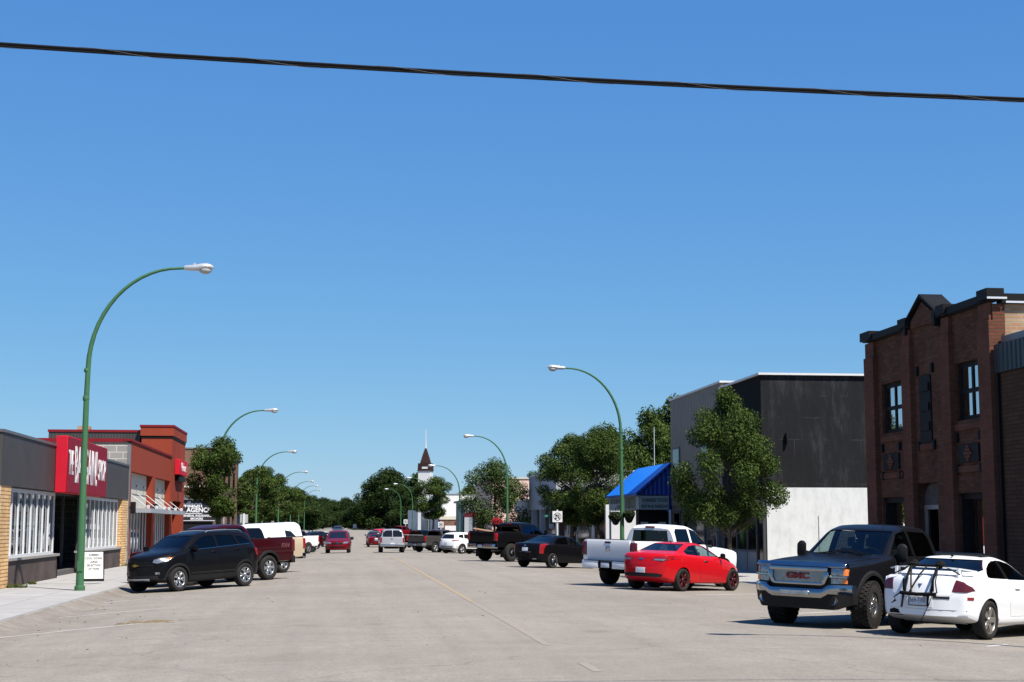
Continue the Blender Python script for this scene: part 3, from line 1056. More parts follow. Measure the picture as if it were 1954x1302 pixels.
def whitewall():
    t = NT('white_washed_wall')
    v = t.coord()
    n = t.noise(t.coord((1, 1, 0.4)), 2.5, 8, 0.7)
    c = t.ramp(n, [(0.3, (0.40,0.41,0.40)), (0.52, (0.50,0.51,0.50)), (0.8, (0.56,0.56,0.55))])
    t.l(c, t.b.inputs['Base Color'])
    t.b.inputs['Roughness'].default_value = 0.85
    t.bump(t.noise(v, 6, 6), 0.18, 0.02)
    return t.m
quick('painted_base', whitewall(), F_, RF_(16.45, 27, 57.58, 57.75, -0.1, 3.22))
quick('front_wall', plain('tar_black_wall', (0.008, 0.008, 0.008), 0.9), F_, RF_(16.30, 16.32, 57.62, 63.78, 2.75, 7.6))
quick('roof_cap', M_white, F_, RF_(16.2, 27.1, 57.5, 57.75, 7.6, 7.68), RF_(16.2, 16.5, 57.75, 63.8, 7.6, 7.68))
fr = MB()
for y in (57.62, 58.6, 60.0, 61.6, 63.0, 63.7):
    fr.box(*RF_(16.3, 16.4, y - .045, y + .045, 0.0, 2.75))
fr.box(*RF_(16.3, 16.4, 58.6, 63.7, 0.72, 0.80))
fr.box(*RF_(16.3, 16.4, 57.6, 63.7, 2.68, 2.76))
wn = fr.build('shop_window', M_darkgrey, F_)
quick('pane', M_panedark, wn, RF_(16.36, 16.37, 57.62, 63.7, 0.0, 2.7))
quick('backing', M_dark, wn, RF_(16.9, 16.95, 57.75, 63.78, -0.1, 3.2))
quick('stall_riser', M_conc, F_, RF_(16.31, 16.45, 58.65, 63.7, -0.1, 0.72))
quick('wall_bracket', M_black, F_, RF_(17.25, 17.33, 57.45, 57.62, 4.9, 5.35), bevel=0.02)
b = MB()
b.tube([(2.2, -0.03, 0), (2.2, -0.03, 2.2)], 0.012, 6)
b.build('cable', M_grey, F_)

# --------------------------------------------------------- grey beige clad building
G_ = thing('tall_building', 'two storey building in grey beige vertical cladding beside the blue awning', 'building', (16.3, 63.82, -0.08))
quick('wall', M_beigeclad, G_, (0, 10, 0, 10.05, 2.78, 7.95))
quick('roof_cap', M_white, G_, (-0.06, 10.1, -0.06, 10.1, 7.95, 8.03))
quick('lower_wall', plain('taupe_render', (0.16, 0.13, 0.115), 0.8), G_, (0.02, 10, 0.0, 10.04, 0, 2.78))
for y0, y1, z0, z1 in ((8.1, 9.4, 4.0, 5.5), (2.2, 3.5, 4.0, 5.5)):
    wn = quick('window', M_darkgrey, G_, (-0.04, 0.01, y0 - .1, y1 + .1, z0 - .1, z1 + .1))
    quick('pane', M_panedark, wn, (-0.055, -0.041, y0, y1, z0, z1))
for y0, y1 in ((0.9, 2.0), (3.2, 4.6), (6.0, 7.2), (8.2, 9.3)):
    wn = quick('window', M_darkgrey, G_, (-0.03, 0.03, y0 - .1, y1 + .1, 0.6, 2.5))
    quick('pane', M_panedark, wn, (-0.045, -0.031, y0, y1, 0.7, 2.4))
quick('downpipe', M_grey, G_, (-0.16, -0.05, 0.5, 0.62, 0, 2.8))

# --------------------------------------------------------- restaurant with the blue awning roof
H_ = thing('restaurant', 'restaurant with bright blue metal awning roof jutting over the pavement', 'restaurant', (16.3, 74.0, -0.08))
def RH(x0, x1, y0, y1, z0, z1):
    return (x0 - 16.3, x1 - 16.3, y0 - 74, y1 - 74, z0 + 0.08, z1 + 0.08)
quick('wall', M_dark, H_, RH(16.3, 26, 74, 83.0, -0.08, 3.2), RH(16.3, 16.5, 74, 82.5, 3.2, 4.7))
b = MB()
b.prism([(-1.66, 3.36), (0.0, 4.82), (0.0, 4.92), (-1.72, 3.41)], -0.10, 8.6, 'y')
b.build('awning_roof', M_blueroof, H_)
b = MB()
b.prism([(-1.6, 3.33), (0.0, 4.74), (0.0, 3.33)], -0.03, 0.0, 'y')
b.prism([(-1.6, 3.33), (0.0, 4.74), (0.0, 3.33)], 8.42, 8.45, 'y')
b.prism([(-1.73, 3.30), (0.0, 4.80), (0.0, 4.94), (-1.78, 3.42)], -0.16, -0.10, 'y')
b.prism([(-1.76, 3.28), (-1.62, 3.28), (-1.62, 3.38), (-1.76, 3.38)], -0.10, 8.6, 'y')
b.prism([(-0.25, 2.5), (0.0, 2.5), (0.0, 3.33), (-0.25, 3.33)], -0.02, 0.10, 'y')
b.build('awning_gable', M_bluemetal, H_)
M_sgn = plain('weathered_sign', (0.36, 0.41, 0.40), 0.6, var=0.15)
quick('sign_band', M_sgn, H_, (-1.60, -1.5, 0.06, 8.4, 2.62, 3.30))
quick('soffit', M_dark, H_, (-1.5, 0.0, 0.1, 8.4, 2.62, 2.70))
s2 = quick('sign_panel', M_sgn, H_, (-1.52, -0.12, -0.06, 0.05, 2.60, 3.28))
M_sgreen = plain('sign_dark_green', (0.02, 0.05, 0.035), 0.6)
text('lettering', 'CHINESE FOOD', 0.235, M_sgreen, H_, (-0.82, -0.066, 3.06), RF, 0.80, 0.003, bold=0.004)
text('lettering', 'EAT IN & TAKEOUT', 0.20, M_sgreen, H_, (-0.82, -0.066, 2.76), RF, 0.78, 0.003, bold=0.003)
RR = (R(90), 0, R(-90))
text('lettering', 'RESTAURANT', 0.34, M_sgreen, H_, (-1.606, 6.4, 3.08), RR, 1.5, 0.003, bold=0.004)
text('lettering', 'CAFE', 0.28, M_sgreen, H_, (-1.606, 5.6, 2.78), RR, 1.6, 0.003)
quick('sign_picture', plain('sign_picture', (0.18, 0.20, 0.12), 0.7, var=0.8, scale=2.5), H_, (-1.61, -1.60, 0.9, 3.6, 2.68, 3.25))
quick('post', M_steel, H_, (-0.12, -0.02, -0.12, -0.02, 0, 2.6), (-1.6, -1.5, 8.3, 8.4, 0, 2.6))
for x in (-1.4, -0.5):
    quick('notice', M_offwhite, H_, (x, x + 0.36, 0.6, 0.62, 1.35, 2.0))
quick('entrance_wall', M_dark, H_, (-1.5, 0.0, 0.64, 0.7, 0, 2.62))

I_ = thing('shop_building', 'white shop with a stepped out end wall just beyond the blue awning', 'shop', (15.05, 85.4, -0.08))
quick('wall', M_white, I_, (0, 1.3, 0, 0.3, 0, 3.0), (1.25, 11, 0.02, 12.5, 0, 3.4))
quick('window', M_panedark, I_, (1.2, 1.24, 1.0, 11, 0.7, 2.5))
quick('roof_cap', M_grey, I_, (1.15, 11.1, -0.02, 12.6, 3.4, 3.55))
Ip = thing('shop_building', 'dark fronted shop with brown portico posts behind the large right trees', 'shop', (16.3, 98.2, -0.08))
footing(Ip, 0.02, 10, 0, 15.6)
quick('wall', M_darkgrey, Ip, (0.02, 10, 0, 15.6, 0, 4.4))
quick('portico_post', plain('brown_post', (0.20, 0.11, 0.085), 0.7), Ip, (-1.3, -0.95, 0.1, 0.45, 0, 3.3), (-1.3, -0.95, 5.2, 5.5, 0, 3.3))
quick('portico_roof', M_darkgrey, Ip, (-1.4, 0.02, 0, 15.5, 3.3, 3.7))
quick('window', M_panedark, Ip, (0.0, 0.019, 0.7, 7, 0.6, 2.7), (0.0, 0.019, 8, 15, 0.6, 2.7))

K_ = thing('bank_building', 'pale grey bank with a plain overhanging upper storey beyond the right trees', 'bank', (16.3, 114, -0.08))
M_pgrey = plain('pale_grey_stucco', (0.52, 0.54, 0.56), 0.7, var=0.05)
quick('upper_wall', M_pgrey, K_, (0, 12, 0, 16.4, 3.08, 5.85))
quick('roof_cap', M_white, K_, (-0.1, 12.1, -0.1, 16.5, 5.85, 5.97))
footing(K_, 0.5, 12, 0, 16.4)
quick('lower_wall', M_darkgrey, K_, (0.5, 12, 0, 16.4, 0, 3.08))
quick('column', M_pgrey, K_, (0, 0.4, 14.2, 14.7, 0, 3.08), (0, 0.4, 9, 9.5, 0, 3.08), (0, 0.4, 0, 0.5, 0, 3.08))
quick('window', M_panedark, K_, (0.45, 0.49, 1, 8, 0.5, 2.8), (0.45, 0.49, 10, 14, 0.5, 2.8))
K2 = thing('shop_building', 'low grey flat roofed shop between the pale bank and the pink wall', 'shop', (16.3, 130.6, -0.08))
quick('wall', M_pgrey, K2, (0, 10, 0, 11, 3.0, 3.95))
footing(K2, 0.3, 10, 0, 11)
quick('roof_cap', M_white, K2, (-0.1, 10, -0.05, 11.1, 3.95, 4.05))
quick('lower_wall', plain('grey_shopfront', (0.30, 0.31, 0.33), 0.7), K2, (0.3, 10, 0, 11, 0, 3.0))
quick('window', M_panedark, K2, (0.26, 0.29, 1, 8, 1.7, 2.5))
quick('notice', M_paper, K2, (0.24, 0.25, 3, 4.2, 0.9, 1.3))
P_ = thing('shop_building', 'shop with a plain pink side wall on the right', 'shop', (15.9, 158, -0.08))
quick('wall', plain('pink_stucco', (0.80, 0.56, 0.48), 0.8, var=0.08, scale=0.6), P_, (0, 14, 0, 20, 0, 6.6))
footing(P_, 0, 14, 0, 20)
quick('awning', M_signred, P_, (-1.4, 0, 8, 19, 2.7, 3.2))
quick('roof_cap', M_offwhite, P_, (-0.1, 14.1, -0.1, 20.1, 6.6, 6.75))
quick('window', M_panedark, P_, (-0.04, 0, 3, 18, 0.7, 2.4))
Q_ = thing('shop_building', 'narrow grey blue shop with pale pillars and dark doorway', 'shop', (15.8, 186, -0.08))
quick('wall', plain('grey_blue_render', (0.30, 0.35, 0.43), 0.7), Q_, (0, 12, 0, 20, 0, 4.7))
footing(Q_, 0, 12, 0, 20)
quick('roof_cap', M_grey, Q_, (-0.3, 12.1, -0.2, 20.1, 4.7, 4.95))
quick('pillar', M_pgrey, Q_, (-0.5, 0, -0.2, 0.4, 0, 4.2), (-0.5, 0, 9, 9.6, 0, 4.2))
quick('doorway', M_dark, Q_, (-0.03, 0, 2, 8, 0, 3.0), (0.5, 2.2, -0.03, 0, 0, 3.4))
U_ = thing('shop_building', 'white walled shop with red and white fascia far along the right side', 'shop', (15.6, 232, -0.08))
quick('wall', M_white, U_, (0, 14, 0, 30, 0, 6.4))
footing(U_, -0.5, 14, -4.4, 30)
quick('roof_cap', M_grey, U_, (-0.1, 14.1, -0.1, 30.1, 6.4, 6.5))
quick('lean_to', M_offwhite, U_, (-0.6, 5.0, -4.5, -0.01, 2.6, 3.1))
quick('red_fascia', M_signred, U_, (1.8, 4.6, -4.6, -4.51, 1.75, 2.45))
quick('shopfront', M_brownbrick, U_, (-0.5, 4.9, -4.4, -0.02, 0, 2.6))
quick('white_board', M_white, U_, (0.2, 4.4, -4.7, -4.55, 0.95, 1.7))
U2 = thing('shop_building', 'plain pale shop beyond the white walled shop', 'shop', (15.8, 268, -0.08))
footing(U2, 0, 14, 0, 26)
quick('wall', M_offwhite, U2, (0, 14, 0, 26, 0, 4.6))
quick('roof_cap', M_grey, U2, (-0.1, 14.1, -0.1, 26.1, 4.6, 4.75))
quick('window', M_panedark, U2, (-0.04, 0, 3, 22, 0.8, 2.6), (2, 8, -0.04, 0, 0.8, 2.6))

# church
ch = thing('church', 'white church tower with brown shingled spire above the far trees', 'church', (17.1, 302, -0.4), R(-18))
quick('tower', M_white, ch, (-1.2, 1.2, -1.2, 1.2, 0, 12.7))
M_shing = plain('brown_shingle', (0.055, 0.029, 0.027), 0.9, var=0.3, scale=3)
b = MB()
q = lambda r, z: [(-r, -r, z), (r, -r, z), (r, r, z), (-r, r, z)]
b.rings([q(1.36, 12.7), q(1.30, 12.85), q(1.24, 14.2)], 0)
b.rings([q(0.92, 14.2), q(0.58, 15.6), q(0.14, 17.2)], 0)
b.build('spire', M_shing, ch)
quick('belfry_louvre', M_white, ch, (-0.4, 0.75, -1.36, -1.29, 13.1, 13.5))
b = MB()
b.tube([(0, 0, 17.0), (0, 0, 18.2), (0, 0, 21.0)], [0.16, 0.10, 0.05], 6)
b.build('finial', M_white, ch)
quick('nave', M_white, ch, (-4, 4, 1.6, 18, 0, 5))

# =================================================================== STREET LAMPS
def lamp_proto(label):
    o = thing('street_lamp', label, 'street lamp', group='green swan neck street lamps')
    b = MB()
    path = [(0, 0, 0), (0, 0, 2), (0.0, 0, 3.6), (0.01, 0, 5.5)]
    rad = [0.115, 0.103, 0.092, 0.08]
    b.tube(path, rad, 12)
    b.lathe([(0.15, 0), (0.15, 0.12), (0.128, 0.14)], 12)
    b.lathe([(0.08, 5.44), (0.098, 5.5), (0.098, 5.54), (0.08, 5.6)], 12)
    b.lathe([(0.074, 6.28), (0.09, 6.32), (0.09, 6.35), (0.074, 6.4)], 12)
    b.box(-0.07, 0.07, -0.13, -0.10, 0.55, 0.85)
    b.build('pole', M_green, o, smooth=True)
    b = MB()
    # quarter-ellipse arm leaning over the road
    pts, rr = [(0.01, 0, 5.5), (0.03, 0, 6.4)], [0.078, 0.073]
    for k in range(1, 15):
        a = PI / 2 * k / 14
        pts.append((0.03 + 2.55 * (1 - math.cos(a)), 0, 6.4 + 3.0 * math.sin(a)))
        rr.append(0.073 - 0.034 * k / 14)
    pts.append((2.9, 0, 9.42))
    rr.append(0.04)
    b.tube(pts, rr, 10)
    b.build('arm', M_green, o, smooth=True)
    h = MB()
    rings = []
    for x, rw, zt, zb in ((2.70, .05, 9.47, 9.36), (2.76, .085, 9.50, 9.34), (3.05, .11, 9.52, 9.33), (3.2, .16, 9.56, 9.34), (3.36, .17, 9.57, 9.35), (3.48, .14, 9.54, 9.37), (3.56, .06, 9.48, 9.40)):
        zc, hh = (zt + zb) / 2, (zt - zb) / 2
        rings.append([(x, rw * math.cos(2 * PI * k / 12), zc + hh * math.sin(2 * PI * k / 12)) for k in range(12)])
    h.rings(rings)
    h.box(2.98, 3.04, -0.03, 0.03, 9.51, 9.57)
    hd = h.build('lamp_head', plain('lamp_aluminium', (0.62, 0.63, 0.63), 0.35, 0.35, var=0.08), o, smooth=True)
    h = MB()
    h.ball((3.32, 0, 9.36), (0.19, 0.15, 0.12), 12, 8)
    h.build('lens', plain('lamp_lens', (0.55, 0.55, 0.52), 0.25), hd, smooth=True)
    return o
LL = [(45.2, 1.0), (95, 0.96), (139, 0.95), (190, 0.945), (238, 0.93), (288, 0.96), (336, 0.97)]
LRt = [(20.0, 1.0), (71.9, 0.995), (121.7, 0.99), (170, 0.96), (226, 0.965), (279, 0.98), (331, 0.99)]
proto = lamp_proto('nearest left green street lamp, the tall one before the red sign')
lab_l = [None, 'green street lamp rising behind the rounded left street tree', 'third green street lamp on the left, above the cream shop', 'fourth green street lamp along the left row', 'fifth green street lamp along the left row', 'sixth green street lamp along the left row', 'farthest green street lamp of the left row']
lab_r = ['green street lamp just outside the right edge whose shadow crosses the road', 'green street lamp with hanging flower baskets beside the white pickup', 'green street lamp beside the pink wall on the right', 'green street lamp whose head crosses the brown church spire', 'green street lamp before the large dark elms, nearest of three there', 'green street lamp before the large dark elms, middle one', 'green street lamp before the large dark elms, farthest one']
lamp_lean = R(1.0)
for i, (y, s) in enumerate(LL):
    o = proto if i == 0 else copy_tree(proto)
    o.location = (-7.33, y, dip(y) - 0.08)
    o.rotation_euler = (0, 0, 0)
    o.scale = (1, 1, s)
    if lab_l[i]:
        o['label'] = lab_l[i]
for i, (y, s) in enumerate(LRt):
    o = copy_tree(proto)
    o.location = (13.45, y, dip(y) - 0.08)
    o.rotation_euler = (0, 0, PI)
    o.scale = (1, 1, s)
    o['label'] = lab_r[i]

# hanging baskets
M_leafd = plain('basket_foliage', (0.022, 0.036, 0.014), 0.7, var=0.5, scale=9)
M_bloom = plain('red_blooms', (0.42, 0.03, 0.035), 0.7, var=0.5, scale=9)
def basket(x, y, z, mm, label, r=0.34):
    o = thing('flower_basket', label, 'flower basket', (x, y, z), group='hanging flower baskets on the lamps')
    b = MB()
    b.lathe([(0.02, -0.34), (0.12, -0.30), (0.20, -0.16), (0.24, 0.0), (0.22, 0.0), (0.1, -0.1)], 12)
    b.build('pot', M_black, o, smooth=True)
    b = MB()
    rg = random.Random(int(y * 10 + x * 7))
    for k in range(700):
        a, e = rg.uniform(0, 2 * PI), rg.uniform(-0.9, 1.2)
        q = r * rg.uniform(0.7, 1.25)
        c = Vector((q * math.cos(a) * math.cos(e), q * math.sin(a) * math.cos(e), 0.08 + q * 0.7 * math.sin(e)))
        d = Vector((rg.uniform(-1, 1), rg.uniform(-1, 1), rg.uniform(-1, 1))).normalized() * 0.045
        d2 = d.orthogonal() * 1.1
        b.add([c - d, c + d2, c + d, c - d2], [(0, 1, 2, 3)])
    b.build('plant', mm, o)
    b = MB()
    b.tube([(0, 0, 0.0), (0, 0, 0.5)], 0.012, 5)
    b.build('hanger', M_black, o)
basket(13.12, 71.8, 2.1, M_leafd, 'dark leafy hanging basket on the street side of the right lamp post', 0.26)
basket(13.78, 71.8, 2.2, M_leafd, 'dark leafy hanging basket on the shop side of the right lamp post', 0.24)
basket(12.6, 121.5, 1.95, M_bloom, 'red flowering basket on the lamp post before the pink wall', 0.36)

# =================================================================== SIGNS
def signpost(name, label, x, y, z0, z1, wd, kind, cat='road sign'):
    o = thing(name, label, cat, (x, y, -0.08))
    b = MB()
    b.box(-0.05, 0.05, 0.0, 0.06, dip(y), z1 + 0.08)
    b.build('post', M_steel, o, bevel=0.01)
    if kind == 'turn':
        pl = quick('plate', M_letter, o, (-wd / 2, wd / 2, -0.03, -0.005, z0, z1))
        c = (z0 + z1) / 2
        r = wd * 0.40
        g = MB()
        seg = 28
        for k in range(seg):
            a, e = 2 * PI * k / seg, 2 * PI * (k + 1) / seg
            g.add([(q * math.cos(t), -0.034, c + q * math.sin(t)) for q, t in ((r, a), (r, e), (r * .86, e), (r * .86, a))], [(0, 1, 2, 3)])
        g.box(-r * .5, -r * .28, -0.036, -0.033, c - r * .5, c + r * .35)
        g.box(r * .28, r * .5, -0.036, -0.033, c - r * .6, c + r * .35)
        g.box(-r * .5, r * .5, -0.0362, -0.0332, c + r * .30, c + r * .52)
        g.prism([(-r * .72, c - r * .38), (-r * .06, c - r * .38), (-r * .39, c - r * .78)], -0.036, -0.033, 'y')
        g.prism([(-r * .68, c + r * .55), (-r * .55, c + r * .68), (r * .68, c - r * .55), (r * .55, c - r * .68)], -0.0375, -0.0365, 'y')
        g.build('symbol', M_black, pl)
    return o
signpost('turn_sign', 'square white no U-turn sign on a white post beside the black sedan', 13.2, 91.8, 2.02, 2.68, 0.6, 'turn')
signpost('turn_sign', 'square white turn sign on a post behind the dark grey pickup', 12.9, 193, 1.5, 2.2, 0.68, 'turn')
signpost('turn_sign', 'far small white turn sign on a post before the dark elms', 12.7, 290, 2.0, 2.8, 0.75, 'turn')
o = thing('street_sign', 'small green street name sign with a white arrow board below it', 'street sign', (14.55, 105, -0.08))
b = MB()
b.tube([(0, 0, -0.3), (0, 0, 2.75)], 0.03, 8)
b.build('post', M_grey, o)
bl = quick('name_blade', plain('street_sign_green', (0.01, 0.22, 0.12), 0.5), o, (-0.34, 0.30, -0.02, 0.02, 2.38, 2.54))
text('lettering', '1 AVE W', 0.13, M_letter, bl, (-0.02, -0.024, 2.46), RF, 1.0, 0.002)
quick('arrow_board', M_letter, o, (-0.02, 0.28, -0.05, -0.03, 1.66, 1.90))
quick('arrow', M_black, o, (0.04, 0.22, -0.055, -0.05, 1.76, 1.79))
o = thing('notice_board', 'white notice board with blue emblem on posts under the right trees', 'notice board', (14.7, 95.5, -0.08), R(8))
quick('post', M_steel, o, (-0.36, -0.28, -0.05, 0.05, 0, 2.05), (0.27, 0.35, -0.05, 0.05, 0, 2.0))
pn = quick('panel', M_letter, o, (-0.27, 0.42, -0.09, 0.06, 1.3, 2.02), bevel=0.01)
M_dblue = plain('emblem_blue', (0.03, 0.07, 0.20), 0.5)
g = MB()
g.lathe([(0.0, -0.1), (0.16, -0.1), (0.16, -0.095), (0.0, -0.095)], 16, 'y', (0.10, 0, 1.60))
g.prism([(0.02, 1.62), (0.18, 1.62), (0.13, 1.84), (0.07, 1.84)], -0.1, -0.092, 'y')
g.lathe([(0.0, -0.1), (0.04, -0.1), (0.04, -0.095), (0.0, -0.095)], 10, 'y', (0.10, 0, 1.88))
g.box(-0.1, 0.3, -0.1, -0.092, 1.38, 1.42)
g.build('emblem', M_dblue, pn)
quick('blue_edge', plain('sign_blue', (0.05, 0.16, 0.42), 0.5), o, (-0.31, -0.272, -0.08, 0.05, 1.28, 2.04))
o = thing('road_sign', 'back of a pale sign on white post before the left cream shop', 'road sign', (-8.8, 146, -0.08))
quick('post', M_white, o, (-0.11, 0.08, -0.12, -0.03, -0.7, 2.9))
quick('plate', plain('sign_back', (0.50, 0.54, 0.57), 0.5), o, (-0.37, 0.37, -0.03, 0.0, 2.03, 2.82))
o = thing('road_sign', 'white upright board on the grass where the far street bends', 'road sign', (4.9, 452, 0.28))
quick('board', M_letter, o, (-0.5, 0.5, -0.05, 0.05, 0.35, 1.6))
quick('base', M_signface, o, (-0.5, 0.5, -0.06, 0.06, 0, 0.34))
o = thing('antenna_mast', 'thin white mast rising behind the blue awning roof', 'mast', (20.1, 96, 0))
b = MB()
b.tube([(0, 0, 3), (0, 0, 8.0)], 0.022, 6)
b.build('mast', M_steel, o)

# =================================================================== OVERHEAD CABLE
def cabz(x):
    return 6.186 - 0.0263 * x + 0.00153 * x * x
o = thing('overhead_cable', 'black bundled overhead cable crossing the sky above the street', 'cable', (0, 14.3, 0))
for dz, r, nm in ((0.0, 0.0145, 'cable'), (-0.025, 0.010, 'cable')):
    b = MB()
    b.tube([(x, 0, cabz(x) + dz) for x in np.linspace(-16, 30, 60)], r, 6)
    b.build(nm, plain('cable_black', (0.012, 0.012, 0.013), 0.7), o, smooth=True)
b = MB()
pth = []
for k in range(900):
    x = -6 + 20 * k / 900
    a = 2 * PI * x / 1.4
    pth.append((x, 0.022 * math.cos(a), cabz(x) - 0.011 + 0.0285 * math.sin(a)))
b.tube(pth, 0.002, 4)
b.build('lashing_wire', M_grey, o)
# =================================================================== TREES
def leafmat(name, dark, mid, light):
    t = NT(name)
    ge = t.n('NewGeometry')
    c = t.ramp(ge.outputs['Random Per Island'], [(0.0, dark), (0.55, mid), (1.0, light)])
    v = t.coord()
    n = t.noise(v, 0.55, 3)
    c = t.mix(0.45, c, t.ramp(n, [(0.35, g3(0.7)), (0.65, g3(1.25))]), 'MULTIPLY')
    t.l(c, t.b.inputs['Base Color'])
    t.b.inputs['Roughness'].default_value = 0.6
    t.b.inputs['Specular IOR Level'].default_value = 0.08
    tl = t.n('BsdfTranslucent')
    t.l(t.mix(1.0, c, (0.9, 1.0, 0.35), 'MULTIPLY'), tl.inputs[0])
    mx = t.n('MixShader')
    mx.inputs[0].default_value = 0.22
    t.l(t.b.outputs[0], mx.inputs[1])
    t.l(tl.outputs[0], mx.inputs[2])
    t.l(mx.outputs[0], t.out.inputs[0])
    return t.m
M_leafA = leafmat('ash_leaf', (0.020, 0.036, 0.009), (0.042, 0.070, 0.014), (0.092, 0.125, 0.028))
M_leafB = leafmat('elm_leaf', (0.012, 0.023, 0.007), (0.024, 0.044, 0.011), (0.048, 0.076, 0.019))
M_leafC = leafmat('pale_leaf', (0.026, 0.045, 0.012), (0.050, 0.080, 0.022), (0.09, 0.125, 0.04))
M_bark = plain('bark', (0.135, 0.105, 0.082), 0.95, var=0.35, scale=6, bump=0.8, bscale=18, stretch=(3, 3, 0.6))

def tree_mesh(seed, H, z0, rx, rz_top, leaves, ls, trunk_r=0.14, nb=42, shape=1.0, blob=0.30, droop=0.0):
    """H height, z0 height of the lowest leaves, rx crown radius; shape >1 gives a narrower top"""
    rg = np.random.default_rng(seed)
    rp = random.Random(seed)
    zc = z0 + (H - z0) * 0.46
    # blobs
    cs, rs = [], []
    tries = 0
    while len(cs) < nb and tries < 4000:
        tries += 1
        z = rp.uniform(z0, H)
        u = (z - z0) / (H - z0)
        prof = math.sin(PI * min(1, (u * 0.92 + 0.14)) ** (0.85 / shape)) ** 0.7 if u < 0.97 else 0.12
        a = rp.uniform(0, 2 * PI)
        q = rx * prof * rp.uniform(0.15, 1.0) ** 0.55
        r = rx * blob * rp.uniform(0.65, 1.25)
        if z + r * 0.8 > H or z - r * 0.7 < z0 - 0.2:
            continue
        q = max(0, q - r * 0.55)
        p = np.array([q * math.cos(a), q * math.sin(a), z])
        if any(np.linalg.norm(p - c) < 0.55 * min(r, r2) for c, r2 in zip(cs, rs)):
            continue
        cs.append(p)
        rs.append(r)
    # wood
    b = MB()
    top = z0 + (H - z0) * 0.72
    tp = [(0.04 * math.sin(k * 1.7 + seed), 0.04 * math.cos(k * 1.3 + seed), top * k / 7) for k in range(8)]
    b.tube(tp, [trunk_r * (1.25 if k == 0 else 1 - 0.11 * k) for k in range(8)], 9)
    for c, r in zip(cs, rs):
        zb = max(z0 * 0.75, min(top * 0.95, c[2] - 0.55 * np.hypot(c[0], c[1]) - 0.2))
        s = Vector((0, 0, zb))
        e = Vector(c)
        m = s.lerp(e, 0.5) + Vector((rp.uniform(-.1, .1), rp.uniform(-.1, .1), -0.06 * (e - s).length))
        k = trunk_r * 0.30 * (1 - 0.5 * zb / H)
        b.tube([s, m, e], [k, k * 0.65, k * 0.25], 5)
        for j in range(3):
            d = Vector((rp.uniform(-1, 1), rp.uniform(-1, 1), rp.uniform(-.5, 1))).normalized() * r * 0.8
            b.tube([e - (e - m) * 0.2, e + d], [k * 0.3, k * 0.1], 4)
    # leaves
    cs, rs = np.array(cs), np.array(rs)
    pick = rg.choice(len(cs), leaves, p=rs ** 2 / np.sum(rs ** 2))
    d = rg.normal(size=(leaves, 3))
    d /= np.linalg.norm(d, axis=1, keepdims=True)
    rad = rs[pick] * rg.uniform(0.10, 1.0, leaves) ** 0.36 * rg.uniform(0.85, 1.15, leaves)
    d[:, 2] *= 0.80
    p = cs[pick] + d * rad[:, None]
    p[:, 2] -= droop * (np.hypot(p[:, 0], p[:, 1]) / rx) ** 2
    L = ls * rg.uniform(0.6, 1.3, leaves)
    n = d * 0.5 + np.array([0, 0, 0.55]) + rg.normal(size=(leaves, 3)) * 0.45
    n /= np.linalg.norm(n, axis=1, keepdims=True)
    a = np.cross(n, rg.normal(size=(leaves, 3)))
    a /= np.linalg.norm(a, axis=1, keepdims=True)
    a[:, 2] -= 0.25
    bb = np.cross(n, a)
    bb /= np.linalg.norm(bb, axis=1, keepdims=True)
    a = a * (L * 0.5)[:, None]
    bb = bb * (L * 0.24)[:, None]
    up = n * (L * 0.06)[:, None]
    V = np.empty((leaves, 4, 3))
    V[:, 0] = p - a
    V[:, 1] = p + bb + up
    V[:, 2] = p + a
    V[:, 3] = p - bb + up
    me = bpy.data.meshes.new('crown')
    me.vertices.add(leaves * 4)
    me.vertices.foreach_set('co', V.reshape(-1))
    idx = (np.arange(leaves)[:, None] * 4 + np.array([0, 1, 2, 0, 2, 3])).reshape(-1)
    me.loops.add(leaves * 6)
    me.loops.foreach_set('vertex_index', idx.astype(np.int32))
    me.polygons.add(leaves * 2)
    me.polygons.foreach_set('loop_start', (np.arange(leaves * 2) * 3).astype(np.int32))
    me.update()
    me.validate()
    return b, me

def make_tree(name, label, loc, rz, group, leaf, *a, cat='tree', **k):
    loc = (loc[0], loc[1], loc[2] + dip(loc[1]))
    o = thing(name, label, cat, loc, rz, group)
    wood, crown = tree_mesh(*a, **k)
    wood.build('trunk', M_bark, o, smooth=True)
    crown.materials.append(leaf)
    c = bpy.data.objects.new('crown', crown)
    link(c, o)
    return o

def again(src, label, loc, rz, s=1.0, sz=None):
    o = copy_tree(src)
    d = dip(loc[1])
    o.location = (loc[0], loc[1], loc[2] + d)
    o.rotation_euler = (0, 0, rz)
    o.scale = (s, s, (sz or s) * (1 - d / 8.0))
    o['label'] = label
    return o

GS, GF = 'street trees along the pavements', 'large trees at the far end of the street'
tr = make_tree('street_tree', 'dense green street tree before the black and white building on the right', (13.95, 53.7, -0.08), 0.5, GS, M_leafA,
               11, 6.95, 1.85, 2.45, 0, 48000, 0.105, trunk_r=0.11, nb=74, blob=0.215, shape=0.95)
tr.scale = (0.85, 0.85, 1.0)
tl = make_tree('street_tree', 'rounded street tree standing alone on the left before the brown brick wall', (-7.1, 93.5, -0.08), 1.0, GS, M_leafA,
               25, 7.3, 2.55, 2.75, 0, 21000, 0.16, trunk_r=0.13, nb=38, blob=0.22, shape=0.50)
tb = make_tree('street_tree', 'broad dark street tree, leftmost of the large group on the right', (14.6, 95.0, -0.08), 2.2, GS, M_leafA,
               37, 7.9, 2.1, 2.5, 0, 42000, 0.13, trunk_r=0.17, nb=64, blob=0.25, shape=0.58)
again(tb, 'broad street tree behind the right lamp post and the blue awning', (14.9, 87.5, -0.08), 0.4, 0.88, 0.98)
